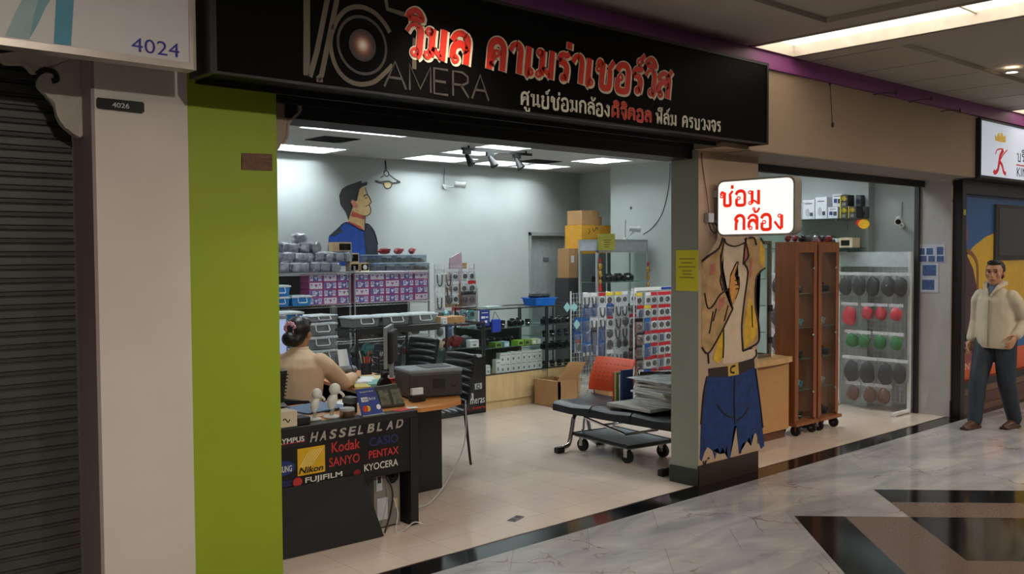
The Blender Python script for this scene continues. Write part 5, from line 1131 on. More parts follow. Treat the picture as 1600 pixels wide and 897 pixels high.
# ------------------------------------------------------------------ office chairs
ribm = M('ribbed_black_vinyl', (26, 28, 32), .38)
def mk_chair():
    t = thing('office_chair', '', 'chair')
    mb = MB()
    for k in range(7): mb.ell((-.2+k*.066, 0, .455), (.037, .215, .024), 14, 6)
    part('seat', mb.box(-.21, .21, -.21, .21, .43, .452, .008), ribm, t, local=True, smooth=True)
    mb = MB()
    for k in range(7): z = .52+k*.062; mb.ell((.235+.012*k, 0, z), (.018, .215, .033), 14, 6)
    mb.hexa([(.225, -.2, .5), (.245, -.2, .5), (.245, .2, .5), (.225, .2, .5), (.305, -.2, .915), (.325, -.2, .915), (.325, .2, .915), (.305, .2, .915)], .005)
    part('backrest', mb, ribm, t, local=True, smooth=True)
    for s in (-1, 1):
        part('leg', MB().cyl((-.19, s*.195, .44), (-.215, s*.21, 0), .014, .010, 8), blackm, t, local=True)
        part('leg', MB().cyl((.2, s*.195, .44), (.245, s*.21, 0), .014, .010, 8), blackm, t, local=True)
        part('back_stay', MB().tube([(.17, s*.205, .44), (.225, s*.207, .5), (.318, s*.207, .9)], .011, 8), blackm, t, local=True)
    return t
OCH = Proto(mk_chair)
OCH((4.64, 1.95, 0), 'black ribbed chair to the right of the printer, one thin leg in view', 0, 'ribbed office chairs')
OCH((4.62, 2.98, 0), 'black ribbed chair in front of the long dark showcase, left of the monitor', .05, 'ribbed office chairs')
OCH((5.3, 3.32, 0), 'black ribbed chair partly hidden behind the flat monitor', .12, 'ribbed office chairs')

# ------------------------------------------------------------------ desk
t = thing('desk', 'black fronted L-shaped desk with orange wood top and camera maker logos', 'desk', (3.1, 1.1, 0))
part('desktop', MB().prism([(2.2, .76, .718), (3.55, .76, .718), (3.62, .70, .718), (3.85, .70, .718), (4.02, .78, .718), (4.14, .94, .718), (4.2, 1.15, .718), (4.42, 1.5, .718), (4.42, 2.72, .718), (3.88, 2.72, .718), (3.86, 2.41, .718), (3.71, 1.42, .718), (2.2, 1.40, .718)], (0, 0, .026)), deskw, t)
part('edge_band', MB().box(2.2, 3.56, .655, .76, .70, .746, .004), blackm, t)
part('front_panel', MB().box(2.2, 3.5, .66, .68, .36, .70), M('logo_panel_black', (20, 19, 19), .4), t)
part('side_leg', MB().box(3.50, 3.56, .655, .80, 0, .70), blackm, t)
part('rear_panel', MB().box(3.5, 4.24, 1.29, 1.315, 0, .717), M('desk_panel_black', (23, 22, 22), .45), t)
part('rear_panel', MB().box(4.36, 4.385, 1.5, 2.68, .1, .717), MATS['desk_panel_black'], t)
part('rear_leg', MB().box(3.9, 4.38, 2.62, 2.65, 0, .717), blackm, t)
part('rear_leg', MB().box(2.2, 2.25, .76, 1.35, 0, .717), blackm, t)
YD = .659
def lg(s, x0, yb, x1, yt, m, fat=.0, shear=0, lab=None, th=.0012):
    a = at(x0, yb, Y=YD); b = at(x1, yb, Y=YD); c = at(x0, yt, Y=YD)
    part('logo', text(MB(), s, a, UX, UZ, b.x-a.x, c.z-a.z, NF, th, shear, fat), m, t)
silver = M('logo_silver', (170, 166, 158), .4, .2); lred = M('logo_red', (176, 48, 46), .5); lblue = M('logo_blue', (40, 48, 104), .5); lwhite = M('logo_white', (206, 204, 196), .5)
for k, ch in enumerate('HASSELBLAD'):
    x = 484+k*14.9; lg(ch, x, 691.5-k*2.45, x+(10.5 if ch != 'L' else 8), 676.5-k*2.32, silver, .03, .25)
lg('Kodak', 518, 708, 563, 691.5, lred, .015); lg('CASIO', 577, 698, 622, 684.5, lblue, .01); lg('SANYO', 514, 730.5, 562, 716, lred, .01); lg('PENTAX', 576, 717, 623, 705, lred, .02); lg('KYOCERA', 569, 737, 622, 726, lwhite, .01)
lg('FUJIFILM', 477, 757.5, 535, 746.5, lwhite, .02)
def quad(x0, y0, x1, y1, m, th, name='logo'):
    a, b = at(x0, y0, Y=YD), at(x1, y0, Y=YD); c = at(x0, y1, Y=YD)
    part(name, MB().box(a.x, b.x, YD-th, YD, c.z, a.z), m, t)
nik = M('logo_yellow', (206, 160, 20), .5)
quad(464.5, 702, 507.5, 744.5, nik, .0012)
mb = MB()
for k in range(6):
    a, b = at(468+k*3.5, 731-k*.6, Y=YD), at(484+k*4.2, 704-k*1.1, Y=YD); mb.ribbon([a, b], .006, NF, .0018)
part('logo_ray', mb, M('logo_pale_yellow', (222, 200, 120), .5), t)
lg('Nikon', 466.5, 741.5, 504, 731.5, blackm, .03, .3, th=.002)
mb = MB(); a = at(465, 753.5, Y=YD); disc(mb, a, .031, .0012, 18, .027); part('logo', mb, lred, t)
mb = MB(); a = at(558, 740, Y=YD); disc(mb, a, .026, .0012, 14); part('logo', mb, M('logo_dark_red', (120, 24, 22), .5), t)
quad(425, 683, 480.5, 703, M('logo_plate', (34, 32, 34), .4), .001, 'plate'); lg('OLYMPUS', 425, 697, 475.5, 688.5, lwhite, .02, th=.0018); quad(425, 696.5, 476, 698, lred, .0016)
mb = MB(); a = at(440, 733, Y=YD); disc(mb, a, .088, .0012, 28, .044); part('logo', mb, M('logo_deep_blue', (28, 48, 110), .5), t)
lg('SAMSUNG', 424, 742, 456, 732, lwhite, .02, th=.002); lg('sonic', 430, 764, 455, 751, lblue, .02)
quad(441, 678, 455, 682.5, grey, .001, 'sticker'); quad(514, 668, 523, 672, grey, .001, 'sticker')
# leaning board, computer, cables under the desk
a = [(2.2, .605, .005), (3.235, .575, .005), (3.13, .648, .40), (2.2, .648, .40)]
solo('leaning_board', MB().prism(a, (0, .008, 0)), M('board_black', (14, 14, 15), .7), 'large black board leaning against the desk front', 'board')
t = thing('computer', 'old beige-grey computer tower under the desk, back side showing', 'computer', (3.36, .95, 0)); tw = M('tower_grey', (120, 114, 106), .45)
part('case', MB().box(3.26, 3.46, .72, 1.12, .012, .43, .004), tw, t)
mb = MB(); 
for r in (.05, .036, .022): mb.lathe((3.40, .72, .33), [(r, 0), (r, .003), (r-.006, .003), (r-.006, 0)], 20, (0, -1, 0))
part('fan_grille', mb, dark, t); part('port_panel', MB().box(3.275, 3.32, .715, .72, .25, .41).box(3.28, 3.36, .716, .72, .06, .2), lgrey, t); part('port', MB().box(3.285, 3.31, .712, .715, .3, .34).box(3.285, 3.31, .712, .715, .36, .38), blackm, t); part('warning_label', MB().box(3.41, 3.44, .717, .72, .12, .18), M('label_tan', (170, 150, 110), .5), t)
solo('power_cable', MB().tube([(3.33, .70, .36), (3.36, .66, .25), (3.33, .64, .12), (3.27, .62, .008)], .006, 6, 5), blackm, 'black cable hanging behind the leaning board at the computer', 'cable')
solo('power_cable', MB().tube([(3.39, .70, .2), (3.40, .66, .1), (3.34, .6, .008), (3.38, .58, .008), (3.5, .62, .03), (3.56, .60, .006)], .004, 6, 5), lgrey, 'pale cable curling on the floor below the computer', 'cable')
solo('network_cable', MB().tube([(4.22, .98, .70), (4.22, .99, .4), (4.1, 1.0, .18), (3.85, .93, .03), (3.6, .88, .05), (3.48, .9, .08)], .0045, 6, 5), lgrey, 'pale cable drooping from the rounded desk end to the computer', 'cable')
# things on the desk
ZD = .7465
t = thing('desk_phone', 'black desk telephone with upright handset and coiled cord at the left end of the desk', 'telephone', (2.66, .98, ZD))
part('base', MB().hexa([(2.56, .86, ZD), (2.80, .86, ZD), (2.80, 1.06, ZD), (2.56, 1.06, ZD), (2.56, .88, ZD+.05), (2.80, .88, ZD+.05), (2.79, 1.06, ZD+.11), (2.57, 1.06, ZD+.11)], .006), blackm, t)
part('screen', MB().obox((2.74, .95, ZD+.09), (.07, .05, .004), Matrix.Rotation(.32, 3, 'X')), grey, t)
mb = MB().hexa([(2.745, 1.0, ZD+.08), (2.785, 1.0, ZD+.08), (2.785, 1.03, ZD+.08), (2.745, 1.03, ZD+.08), (2.785, 1.02, ZD+.29), (2.83, 1.02, ZD+.29), (2.83, 1.055, ZD+.29), (2.785, 1.055, ZD+.29)], .006)
for k in range(9): mb.obox((2.768+.0045*k, 1.012+.0023*k, ZD+.10+.021*k), (.05, .042, .008), Matrix.Rotation(.2, 3, 'Y'))
part('handset', mb, ribm, t)
part('coiled_cord', MB().tube([(2.55+.22*k/96, 1.01+.03*math.cos(k*.8), ZD+.17+.03*math.sin(k*.8)-.0003*k) for k in range(97)], .011, 6), ribm, t, smooth=True)
t = thing('paper_box', 'small white box with a black scribble at the left end of the desk edge', 'box', (2.60, .72, ZD)); a = at(460, 660, Y=.68)
part('body', MB().box(2.5, 2.705, .68, .80, ZD, ZD+.095, .003), M('warm_white_card', (206, 190, 166), .6), t); part('scribble', MB().ribbon([at(x, y, Y=.679) for x, y in ((442, 657), (446, 655), (450, 660), (453, 655))], .006, NF, .001, 4), blackm, t)
t = thing('card_reader', 'small black card reader behind the white box on the desk', 'card reader', (2.76, .76, ZD)); part('body', MB().box(2.715, 2.80, .69, .86, ZD, ZD+.045, .006), blackm, t); part('key_plate', MB().box(2.73, 2.79, .75, .84, ZD+.045, ZD+.05), grey, t)
milky = M('milky_plastic', (236, 234, 226), .3)
def mk_fig():
    t = thing('figurine', '', 'figurine')
    part('base', MB().lathe((0, 0, 0), [(.045, 0), (.048, .006), (.04, .012), (.012, .014)], 18), wplast, t, local=True, smooth=True)
    part('stand', MB().tube([(0, 0, .01), (.01, 0, .05), (.0, 0, .08)], .012, 8, 4), clear('milky_clear', (222, 222, 214), .4, .35, .2), t, local=True, smooth=True)
    part('body', MB().loft([((0, 0, .05), .012, .012), ((.005, 0, .08), .03, .024), ((.01, 0, .11), .034, .026), ((.02, 0, .135), .022, .02)], 14), milky, t, local=True, smooth=True)
    part('head', MB().ell((.028, 0, .165), (.036, .032, .036), 14, 10).tube([(.05, -.01, .15), (.075, -.015, .13), (.08, -.02, .11)], .009, 8, 3), milky, t, local=True, smooth=True)
    part('wire', MB().tube([(.05, -.02, .12), (.065, -.03, .11), (.08, -.03, .12)], .003, 5, 3), blackm, t, local=True)
    return t
FIG = Proto(mk_fig)
FIG((2.885, .80, ZD), 'milky white figurine on a flat foot, left one beside the tin', .3, 'white figurines', .95); FIG((3.005, .80, ZD), 'milky white figurine leaning right on a flat foot, next to the tin', .1, 'white figurines', 1.05)
t = thing('tin', 'round metal tin with a pale lid on the desk edge', 'tin', (3.10, .77, ZD)); part('can', MB().lathe((3.10, .77, ZD), [(.045, 0), (.047, .003), (.047, .036), (.045, .038)], 24), M('brass_tin', (150, 124, 96), .3, .8), t, smooth=True); part('lid', MB().lathe((3.10, .77, ZD+.037), [(.048, 0), (.049, .01), (.046, .016), (.001, .017)], 24), lgrey, t, smooth=True)
t = thing('card_sign', 'blue payment sign with white and red-yellow card marks on the desk edge', 'sign', (3.24, .72, ZD))
def tl(x, z, d=0): return V3((3.165+x, .695+z*.32-d, ZD+z))
part('panel', MB().hexa([tl(0, 0), tl(.158, 0), tl(.158, 0, -.008), tl(0, 0, -.008), tl(-.012, .165), tl(.122, .165), tl(.122, .165, -.008), tl(-.012, .165, -.008)]), blue, t)
part('foot', MB().box(3.165, 3.325, .685, .76, ZD, ZD+.004), lgrey, t)
nt = V3((0, -1, .32)).normalized()
mb = MB().use(paper); mb.prism([tl(.012, .085, .002), tl(.06, .085, .002), tl(.058, .112, .002), tl(.01, .112, .002)], (0, -.001, 0)); disc2 = lambda c, r: mb.prism([tl(c[0]+r*math.cos(k*.45), c[1]+r*math.sin(k*.45), .002) for k in range(14)], (0, -.001, 0))
disc2((.128, .045), .016)
part('mark', mb, None, t); mb = MB().use(red); disc2((.03, .042), .019); part('mark', mb, None, t)
mb = MB().use(M('mark_yellow', (232, 170, 40), .5)); disc2((.05, .042), .018); part('mark', mb, None, t)
UT = V3((1, 0, 0)); WT = V3((0, .305, .952))
part('lettering', text(MB(), 'VISA', tl(.014, .09, .0035), UT, WT, .04, .016, nt, .001, .2, .02), blue, t); part('lettering', text(MB(), 'Bangkok Bank', tl(.01, .138, .002), UT, WT, .1, .012, nt, .001), paper, t); part('lettering', text(MB(), 'Be1st', tl(.066, .092, .002), UT, WT, .05, .018, nt, .001), paper, t)
t = thing('photo_stand', 'dark green folding frame holding two small pictures on the desk', 'picture frame', (3.5, .92, ZD))
mb = MB().hexa([(3.40, .86, ZD), (3.60, .84, ZD), (3.60, .88, ZD), (3.40, .90, ZD), (3.385, .90, ZD+.14), (3.56, .88, ZD+.15), (3.56, .905, ZD+.15), (3.385, .925, ZD+.14)], .008)
part('frame', mb, M('frame_green', (34, 42, 34), .5, bump=.5, scale=60), t)
for k in range(2):
    x = 3.418+.09*k; part('picture', MB().hexa([(x, .858-.01*k, ZD+.02), (x+.075, .851-.01*k, ZD+.02), (x+.075, .856-.01*k, ZD+.02), (x, .863-.01*k, ZD+.02), (x-.01, .886-.01*k, ZD+.115), (x+.06, .88-.01*k, ZD+.118), (x+.06, .885-.01*k, ZD+.118), (x-.01, .891-.01*k, ZD+.115)]), M('photo_olive', (84, 88, 66), .3, var=.6, scale=40), t)
t = thing('card_holder', 'black holder of white name cards in front of the printer', 'holder', (3.77, 1.0, ZD)); part('holder', MB().hexa([(3.72, .92, ZD), (3.82, .92, ZD), (3.82, .98, ZD), (3.72, .98, ZD), (3.715, .915, ZD+.045), (3.825, .915, ZD+.045), (3.825, .985, ZD+.05), (3.715, .985, ZD+.05)], .004), blackm, t); part('cards', MB().box(3.725, 3.815, .94, .965, ZD+.045, ZD+.09), paper, t)
t = thing('black_box', 'small black and grey boxed gadget behind the payment sign', 'box', (3.20, .88, ZD)); part('body', MB().box(3.165, 3.22, .84, .92, ZD, ZD+.06, .003), blackm, t); part('lid', MB().box(3.160, 3.225, .835, .925, ZD+.06, ZD+.10, .003), grey, t)
solo('leaflet', MB().obox((3.48, .72, ZD+.002), (.11, .06, .003), .25), M('leaflet_red', (196, 50, 56), .5, var=.4, scale=40), 'red leaflet lying on the black desk edge', 'leaflet'); solo('leaflet', MB().obox((3.58, .745, ZD+.002), (.07, .05, .003), -.2), paper, 'white leaflet lying beside the red leaflet', 'leaflet')
t = thing('folder', 'blue folder lying open on the near desk beside the woman', 'folder', (3.1, 1.2, ZD)); fb = M('folder_blue', (88, 120, 158), .5)
part('cover', MB().obox((3.08, 1.14, ZD+.012), (.36, .30, .006), .2).obox((3.1, 1.16, ZD+.003), (.36, .30, .006), .2), fb, t); part('pages', MB().obox((3.09, 1.15, ZD+.0075), (.34, .28, .004), .2), paper, t)
solo('paper_sheet', MB().obox((3.40, 1.22, ZD+.002), (.3, .22, .003), .15), paper, 'white paper sheet on the near desk behind the payment sign', 'paper'); solo('paper_sheet', MB().obox((2.95, .93, ZD+.002), (.2, .13, .003), -.1), M('tan_sheet', (196, 150, 110), .6), 'tan sheet on the near desk behind the figurines', 'paper')
t = thing('printer', 'dark grey laser printer with pale top on the rounded desk end', 'printer', (4.0, 1.15, ZD))
PR = Matrix.Rotation(math.radians(-14), 3, 'Z'); pc = V3((4.0, 1.13, ZD))
def pb(x, y, z, s, bev=.0): return MB().obox(pc+PR@V3((x, y, z)), s, PR, bev)
part('body', pb(0, 0, .09, (.40, .30, .17), .012), M('printer_dark', (58, 56, 54), .45), t); part('top_cover', pb(0, 0, .187, (.41, .31, .03), .012), M('printer_grey', (128, 136, 138), .45), t)
part('output_tray', pb(.05, .02, .203, (.2, .18, .004)), dark, t); part('front_flap', pb(.02, -.151, .10, (.09, .006, .07), .002), M('printer_flap', (40, 39, 38), .4), t); part('button', pb(.13, -.152, .075, (.03, .006, .012)), blackm, t)
t = thing('monitor', 'flat silver monitor seen nearly edge-on behind the printer', 'monitor', (4.36, 2.0, ZD)); silverp = M('silver_plastic', (156, 158, 158), .35, .4)
MR = Matrix.Rotation(math.radians(48), 3, 'Z'); mc = V3((4.27, 2.02, ZD))
def mo(x, y, z, s, bev=0): return MB().obox(mc+MR@V3((x, y, z)), s, MR, bev)
part('bezel', mo(0, 0, .27, (.42, .028, .33), .006), silverp, t); part('back', mo(0, -.03, .27, (.34, .045, .26), .015), blackm, t); part('screen', mo(0, .0145, .275, (.39, .002, .29)), M('screen_blue_grey', (90, 100, 116), .15), t); part('neck', mo(0, -.02, .07, (.06, .03, .14)), silverp, t); part('base', mo(0, 0, .008, (.22, .16, .015), .006), silverp, t)
t = thing('monitor', 'lit pale blue computer monitor in front of the woman at the left', 'monitor', (3.6, 2.75, ZD)); a0, a1 = at(424, 500, Y=2.7), at(448, 560, Y=2.7)
part('bezel', MB().box(a0.x-.3, a1.x+.012, 2.7, 2.74, a1.z-.02, a0.z+.03, .006), silverp, t); part('screen', MB().box(a0.x-.28, a1.x-.004, 2.697, 2.7, a1.z, a0.z), M('lit_screen', (150, 168, 205), .4, emit=.7), t); part('neck', MB().box(a0.x-.14, a0.x-.06, 2.71, 2.74, ZD, a1.z), silverp, t); part('base', MB().box(a0.x-.24, a0.x+.04, 2.66, 2.82, ZD, ZD+.015, .004), silverp, t)
t = thing('side_table', 'small black table carrying the lit monitor', 'table', (3.4, 2.8, 0)); part('top', MB().box(2.9, 3.78, 2.55, 3.0, .72, .745), blackm, t)
for x in (2.95, 3.73):
    for y in (2.6, 2.95): part('leg', MB().box(x-.02, x+.02, y-.02, y+.02, 0, .72), blackm, t)
solo('document_stack', MB().obox((4.0, 2.05, ZD+.01), (.26, .36, .02), -.5).obox((3.99, 2.04, ZD+.023), (.22, .32, .006), -.6), paper, 'stack of white papers under the woman\'s writing hand', 'papers')
solo('folder', MB().obox((4.06, 1.82, ZD+.012), (.22, .26, .022), -.5, .002), M('folder_teal', (120, 176, 170), .5), 'pale teal folder at the near end of the white papers', 'folder'); solo('notepad', MB().obox((3.86, 1.78, ZD+.008), (.12, .18, .014), -.5), M('pad_yellow', (200, 186, 90), .5), 'yellow-green notepad on the return desk edge', 'notepad'); solo('paper_sheet', MB().obox((4.26, 2.2, ZD+.003), (.18, .3, .004), -.3), M('sheet_cream', (226, 206, 150), .6), 'cream sheet at the far right of the return desk', 'paper')
t = thing('tape_dispenser', 'round black tape dispenser with a stubby neck on the desk', 'tape dispenser', (3.86, 1.5, ZD)); c = V3((3.845, 1.46, ZD))
part('body', MB().lathe(c+V3((0, .02, .055)), [(.052, 0), (.055, .012), (.055, .03), (.052, .042)], 20, (0, -1, 0)).box(c.x-.02, c.x+.02, c.y-.02, c.y+.02, ZD+.1, ZD+.145, .004), blackm, t); part('foot', MB().box(c.x-.08, c.x+.05, c.y-.03, c.y+.03, ZD, ZD+.02, .005), blackm, t)
t = thing('red_box', 'small red box beside the tape dispenser on the desk', 'box', (4.0, 1.6, ZD)); part('body', MB().obox((3.96, 1.56, ZD+.04), (.1, .05, .08), .2, .002), M('box_red', (196, 52, 34), .5), t); part('label', MB().obox(V3((3.96, 1.56, ZD+.045))+Matrix.Rotation(.2, 3, 'Z')@V3((0, -.026, 0)), (.06, .002, .03), .2), M('label_orange', (226, 120, 70), .5), t)
t = thing('desk_calendar', 'white and navy tent calendar at the back of the return desk', 'calendar', (4.24, 2.66, ZD)); c = at(519, 560, Y=2.55)
part('page', MB().hexa([(4.1, 2.50, ZD+.075), (4.2, 2.5, ZD+.075), (4.2, 2.504, ZD+.075), (4.1, 2.504, ZD+.075), (4.12, 2.56, ZD+.21), (4.21, 2.56, ZD+.21), (4.21, 2.564, ZD+.21), (4.12, 2.564, ZD+.21)]), paper, t); part('stand', MB().prism([(4.2, 2.50, ZD+.07), (4.26, 2.55, ZD+.07), (4.215, 2.56, ZD+.21)], (0, .05, 0)), M('calendar_navy', (34, 40, 84), .5), t); part('tray', MB().ell((4.2, 2.54, ZD+.035), (.09, .08, .045), 14, 8), grey, t)
t = thing('pen_cup', 'dark pen cup crowded with pens and brushes on the return desk', 'pen cup', (4.3, 2.4, ZD)); part('cup', MB().lathe((4.3, 2.4, ZD), [(.045, 0), (.05, .1), (.045, .1), (.042, .01)], 18), M('cup_navy', (28, 34, 50), .35), t, smooth=True)
for k in range(9): a = k*.7; m = [blackm, red, M('pen_orange', (220, 120, 60), .4), blue, wplast][k % 5]; part('pen', MB().cyl((4.3+.02*math.cos(a), 2.4+.02*math.sin(a), ZD+.02), (4.3+.06*math.cos(a), 2.4+.055*math.sin(a), ZD+.17+.03*math.sin(k*2)), .005, n=6), m, t)
t = thing('jewelry_tree', 'small black metal tree with hanging keys on the return desk', 'key stand', (4.36, 2.3, ZD)); part('trunk', MB().cyl((4.36, 2.3, ZD), (4.36, 2.3, ZD+.2), .005).lathe((4.36, 2.3, ZD), [(.04, 0), (.04, .008), (.005, .012)], 14), blackm, t)
for k in range(10): a = k*1.9; z = ZD+.08+.012*k; part('branch', MB().tube([(4.36, 2.3, z), (4.36+.07*math.cos(a), 2.3+.07*math.sin(a), z+.02)], .003, 5).ell((4.36+.07*math.cos(a), 2.3+.07*math.sin(a), z-.005), (.008, .008, .016), 8, 6), chrome if k % 2 else blackm, t)
# ------------------------------------------------------------------ right-hand opening
t = thing('counter', 'maple counter with rounded overhanging top behind the painted pillar', 'counter', (7.3, .8, 0))
part('body', MB().box(6.75, 7.82, .57, 1.05, .085, .72), M('counter_tan', (186, 140, 88), .5, var=.05), t); part('kickboard', MB().box(6.75, 7.8, .6, 1.05, 0, .085), M('kick_brown', (96, 60, 36), .5), t)
part('top', MB().prism(catmull([(6.7, .53, .72), (7.2, .50, .72), (7.6, .51, .72), (7.81, .54, .72), (7.832, .6, .72), (7.832, 1.08, .72), (6.7, 1.08, .72)], 2, True), (0, 0, .05)), wood('counter_top_wood', (196, 152, 100), (210, 168, 116)), t)
t = thing('glass_cabinet', 'aluminium glass cabinet of small goods standing on the maple counter', 'cabinet', (7.2, .85, .77))
part('frame', frame_box(MB(), 6.75, 7.66, .66, 1.02, .772, 1.86, .03), M('cabinet_frame_bronze', (116, 104, 90), .4, .5), t); part('glass', panes(MB(), 6.77, 7.64, .675, 1.0, .8, 1.83, 'flr'), glass, t)
for z in (1.0, 1.25, 1.5): part('shelf', MB().box(6.78, 7.63, .7, .99, z, z+.006), shelfg, t)
part('latch', MB().box(7.6, 7.66, .645, .66, 1.2, 1.26).box(7.6, 7.66, .645, .66, .9, .96), blackm, t)
for r, z in enumerate((.803, 1.007, 1.257, 1.507)):
    for k in range(4):
        (CAMERA if (k+r) % 2 else WBOX)((7.22+k*.11, .84, z), f'small item on level {["one","two","three","four"][r]} of the counter cabinet, {ORD[k]} from left', rz=.2*k-.3, group='goods in the counter cabinet', scale=.95)
def wood_cab(x0, x1, label):
    y0, y1, z0, z1 = .53, .75, .13, 1.85
    t = thing('display_cabinet', label, 'cabinet', ((x0+x1)/2, .7, 0), 'cherry cabinets on castors')
    part('side', MB().box(x0, x0+.03, y0, y1, z0, z1), cherry, t); part('side', MB().box(x1-.03, x1, y0, y1, z0, z1), cherry, t)
    part('top', MB().box(x0+.03, x1-.03, y0, y1, z1-.03, z1).box(x0+.03, x1-.03, y0, y0+.02, z1-.10, z1-.03), cherry, t); part('bottom', MB().box(x0-.02, x1+.02, y0-.03, y1+.02, z0-.03, z0)  , cherry, t)
    d = part('door', MB().box(x0+.03, x0+.06, y0, y0+.02, z0+.02, z1-.1).box(x1-.055, x1-.03, y0, y0+.02, z0+.02, z1-.1), cherry, t)
    part('door_glass', panes(MB(), x0+.05, x1-.05, y0+.01, y1-.01, z0+.02, z1-.1, 'f'), glass, d)
    for z in (.4, .95, 1.6): part('hinge', MB().cyl((x1-.06, y0-.006, z), (x1-.06, y0+.002, z), .014, n=12), chrome, d)
    part('back_glass', panes(MB(), x0+.03, x1-.03, y0+.01, y1-.01, z0+.01, z1-.03, 'b'), glass, t)
    for z in (.42, .72, 1.02, 1.35): part('shelf', MB().box(x0+.032, x1-.032, y0+.025, y1-.012, z, z+.006), shelfg, t)
    for x in (x0+.05, x1-.05):
        for y in (y0+.02, y1-.04):
            c = part('castor', MB().cyl((x-.012, y, .05), (x+.012, y, .05), .05, n=16), blackm, t, smooth=True); part('fork', MB().box(x-.02, x-.014, y-.015, y+.015, .04, .1).box(x+.014, x+.02, y-.015, y+.015, .04, .1).box(x-.02, x+.02, y-.02, y+.02, .094, .1), chrome, c)
    return t
wood_cab(7.86, 8.245, 'cherry-framed glass cabinet on castors, left one next to the counter'); wood_cab(8.275, 8.66, 'cherry-framed glass cabinet on castors, right one')
for c_, x0 in (('left', 7.93), ('right', 8.345)):
    for r, z in enumerate((.133, .427, .727, 1.027, 1.357)):
        for k in range(2):
            kd = (r*2+k+(c_ == 'left')) % 4
            (POUCH[5] if kd == 0 else CAMERA if kd == 1 else LENS if kd == 2 else POUCH[2])((x0+k*.16+.03, .65, z), f'{["teal pouch","black camera","black lens","silver pouch"][kd]} on level {["one","two","three","four","five"][r]} of the {c_} cherry cabinet, {["left","right"][k]} side', rz=.3*k, group=f'goods in the {c_} cherry cabinet', scale=.8 if kd in (0, 3) else 1.0)
for k in range(7): POUCH[(1, 1, 4, 6, 2, 4, 1)[k]]((7.9+k*.125, .64, 1.852), f'{cn[(1,1,4,6,2,4,1)[k]]} pouch lying on top of the cherry cabinets, {ORD[k]} from left', rz=k*.8, group='pouches on the cherry cabinets', scale=.62)
# bag grid along the right wall
GX = 9.92
def side_grid(y0, y1, label):
    t = thing('grid_stand', label, 'display grid', (GX, (y0+y1)/2, 0))
    part('grid', MB().wires(y0, y1, .1, 1.58, .05, .0022, GX, axis='y'), wire, t)
    part('header_board', MB().box(GX-.012, GX+.012, y0, y1, 1.585, 1.75), M('header_pale', (206, 218, 224), .45), t)
    for y in (y0, y1): part('post', MB().box(GX-.015, GX+.015, y-.014, y+.014, 0, 1.75), wplast, t)
    for y in (y0, y1): part('foot', MB().box(GX-.36, GX, y-.02, y+.02, .012, .045, .004).cyl((GX-.33, y, 0), (GX-.33, y, .014), .015), wplast, t)
    return t
side_grid(.40, 1.22, 'white side grid with pale header holding bagged pouches near the right pillar'); side_grid(1.26, 2.08, 'white side grid with pale header further in behind the cherry cabinets')
bagc = {'red': M('pouch_red', (206, 40, 58), .5), 'green': M('pouch_green', (18, 112, 48), .5), 'black': M('pouch_black', (34, 36, 40), .5), 'brown': M('pouch_brown', (98, 58, 42), .5)}
def mk_bag(cn_, w, h):
    def f():
        t = thing('bagged_pouch', '', 'pouch'); mb = MB(); mb.ell((-.06, 0, -h*.56), (.035, w*.46, h*.41), 14, 10)
        for v in mb.bm.verts: v.co.y *= .78+.3*min(1, max(0, -v.co.z/h-.1))
        for v in mb.bm.verts: v.co += V3((noise.noise(v.co*18), noise.noise(v.co*18+V3((5, 0, 0))), noise.noise(v.co*18+V3((0, 7, 0)))))*.014
        part('pouch', mb, bagc[cn_], t, local=True, smooth=True)
        part('header', MB().box(-.064, -.056, -w*.5, w*.5, -.03, .005), hwht, t, local=True)
        bb = MB(); bb.ell((-.06, 0, -h*.52), (.045, w*.52, h*.5), 14, 10)
        for v in bb.bm.verts:
            y, z = v.co.y/(w*.52), (v.co.z+h*.52)/(h*.5); m = max(abs(y), abs(z), .05); r = min(1, math.hypot(y, z))
            v.co.y *= r/m; v.co.z = -h*.52+(v.co.z+h*.52)*r/m; v.co.x += noise.noise(v.co*26)*.016
        part('clear_bag', bb, bagm, t, local=True, smooth=True)
        part('hook', MB().cyl((.0, 0, .01), (-.08, 0, .01), .003, n=5), chrome, t, local=True); return t
    return f
BAG = {('black', 0): Proto(mk_bag('black', .19, .26)), ('red', 0): Proto(mk_bag('red', .2, .26)), ('red', 1): Proto(mk_bag('red', .15, .19)), ('green', 0): Proto(mk_bag('green', .17, .2)), ('black', 1): Proto(mk_bag('black', .22, .3)), ('brown', 0): Proto(mk_bag('brown', .18, .22))}
GN = 'the outer side grid'
for r, (z, lst) in enumerate(((1.52, [(1.10, ('black', 0)), (.93, ('black', 0)), (.77, ('black', 0)), (.60, ('black', 0)), (.46, ('black', 0))]), (1.18, [(1.05, ('red', 0)), (.83, ('red', 1)), (.68, ('red', 1)), (.51, ('red', 1))]), (.87, [(1.02, ('green', 0)), (.87, ('green', 0)), (.69, ('green', 0)), (.50, ('green', 0))]), (.58, [(1.02, ('black', 1)), (.83, ('black', 1)), (.62, ('black', 1)), (.46, ('black', 0))]), (.29, [(1.0, ('brown', 0)), (.80, ('brown', 0)), (.64, ('brown', 0))]))):
    for k, (y, kd) in enumerate(lst):
        BAG[kd]((GX-.02-.01*(k % 2), y, z), f'{kd[0]} bagged pouch on {GN}, {ORD[r]} row down, {ORD[k]} from left', group=f'{kd[0]} bagged pouches', rz=random.uniform(-.1, .1))
GN2 = 'the inner side grid'
for r, z in enumerate((1.5, 1.15, .82, .5)):
    for k in range(4): BAG[(('black', 0), ('black', 1), ('black', 0), ('black', 0))[r]]((GX-.02, 1.97-k*.19, z), f'black bagged pouch on {GN2}, {ORD[r]} row down, {ORD[k]} from left', group='black bagged pouches further in', rz=random.uniform(-.1, .1))
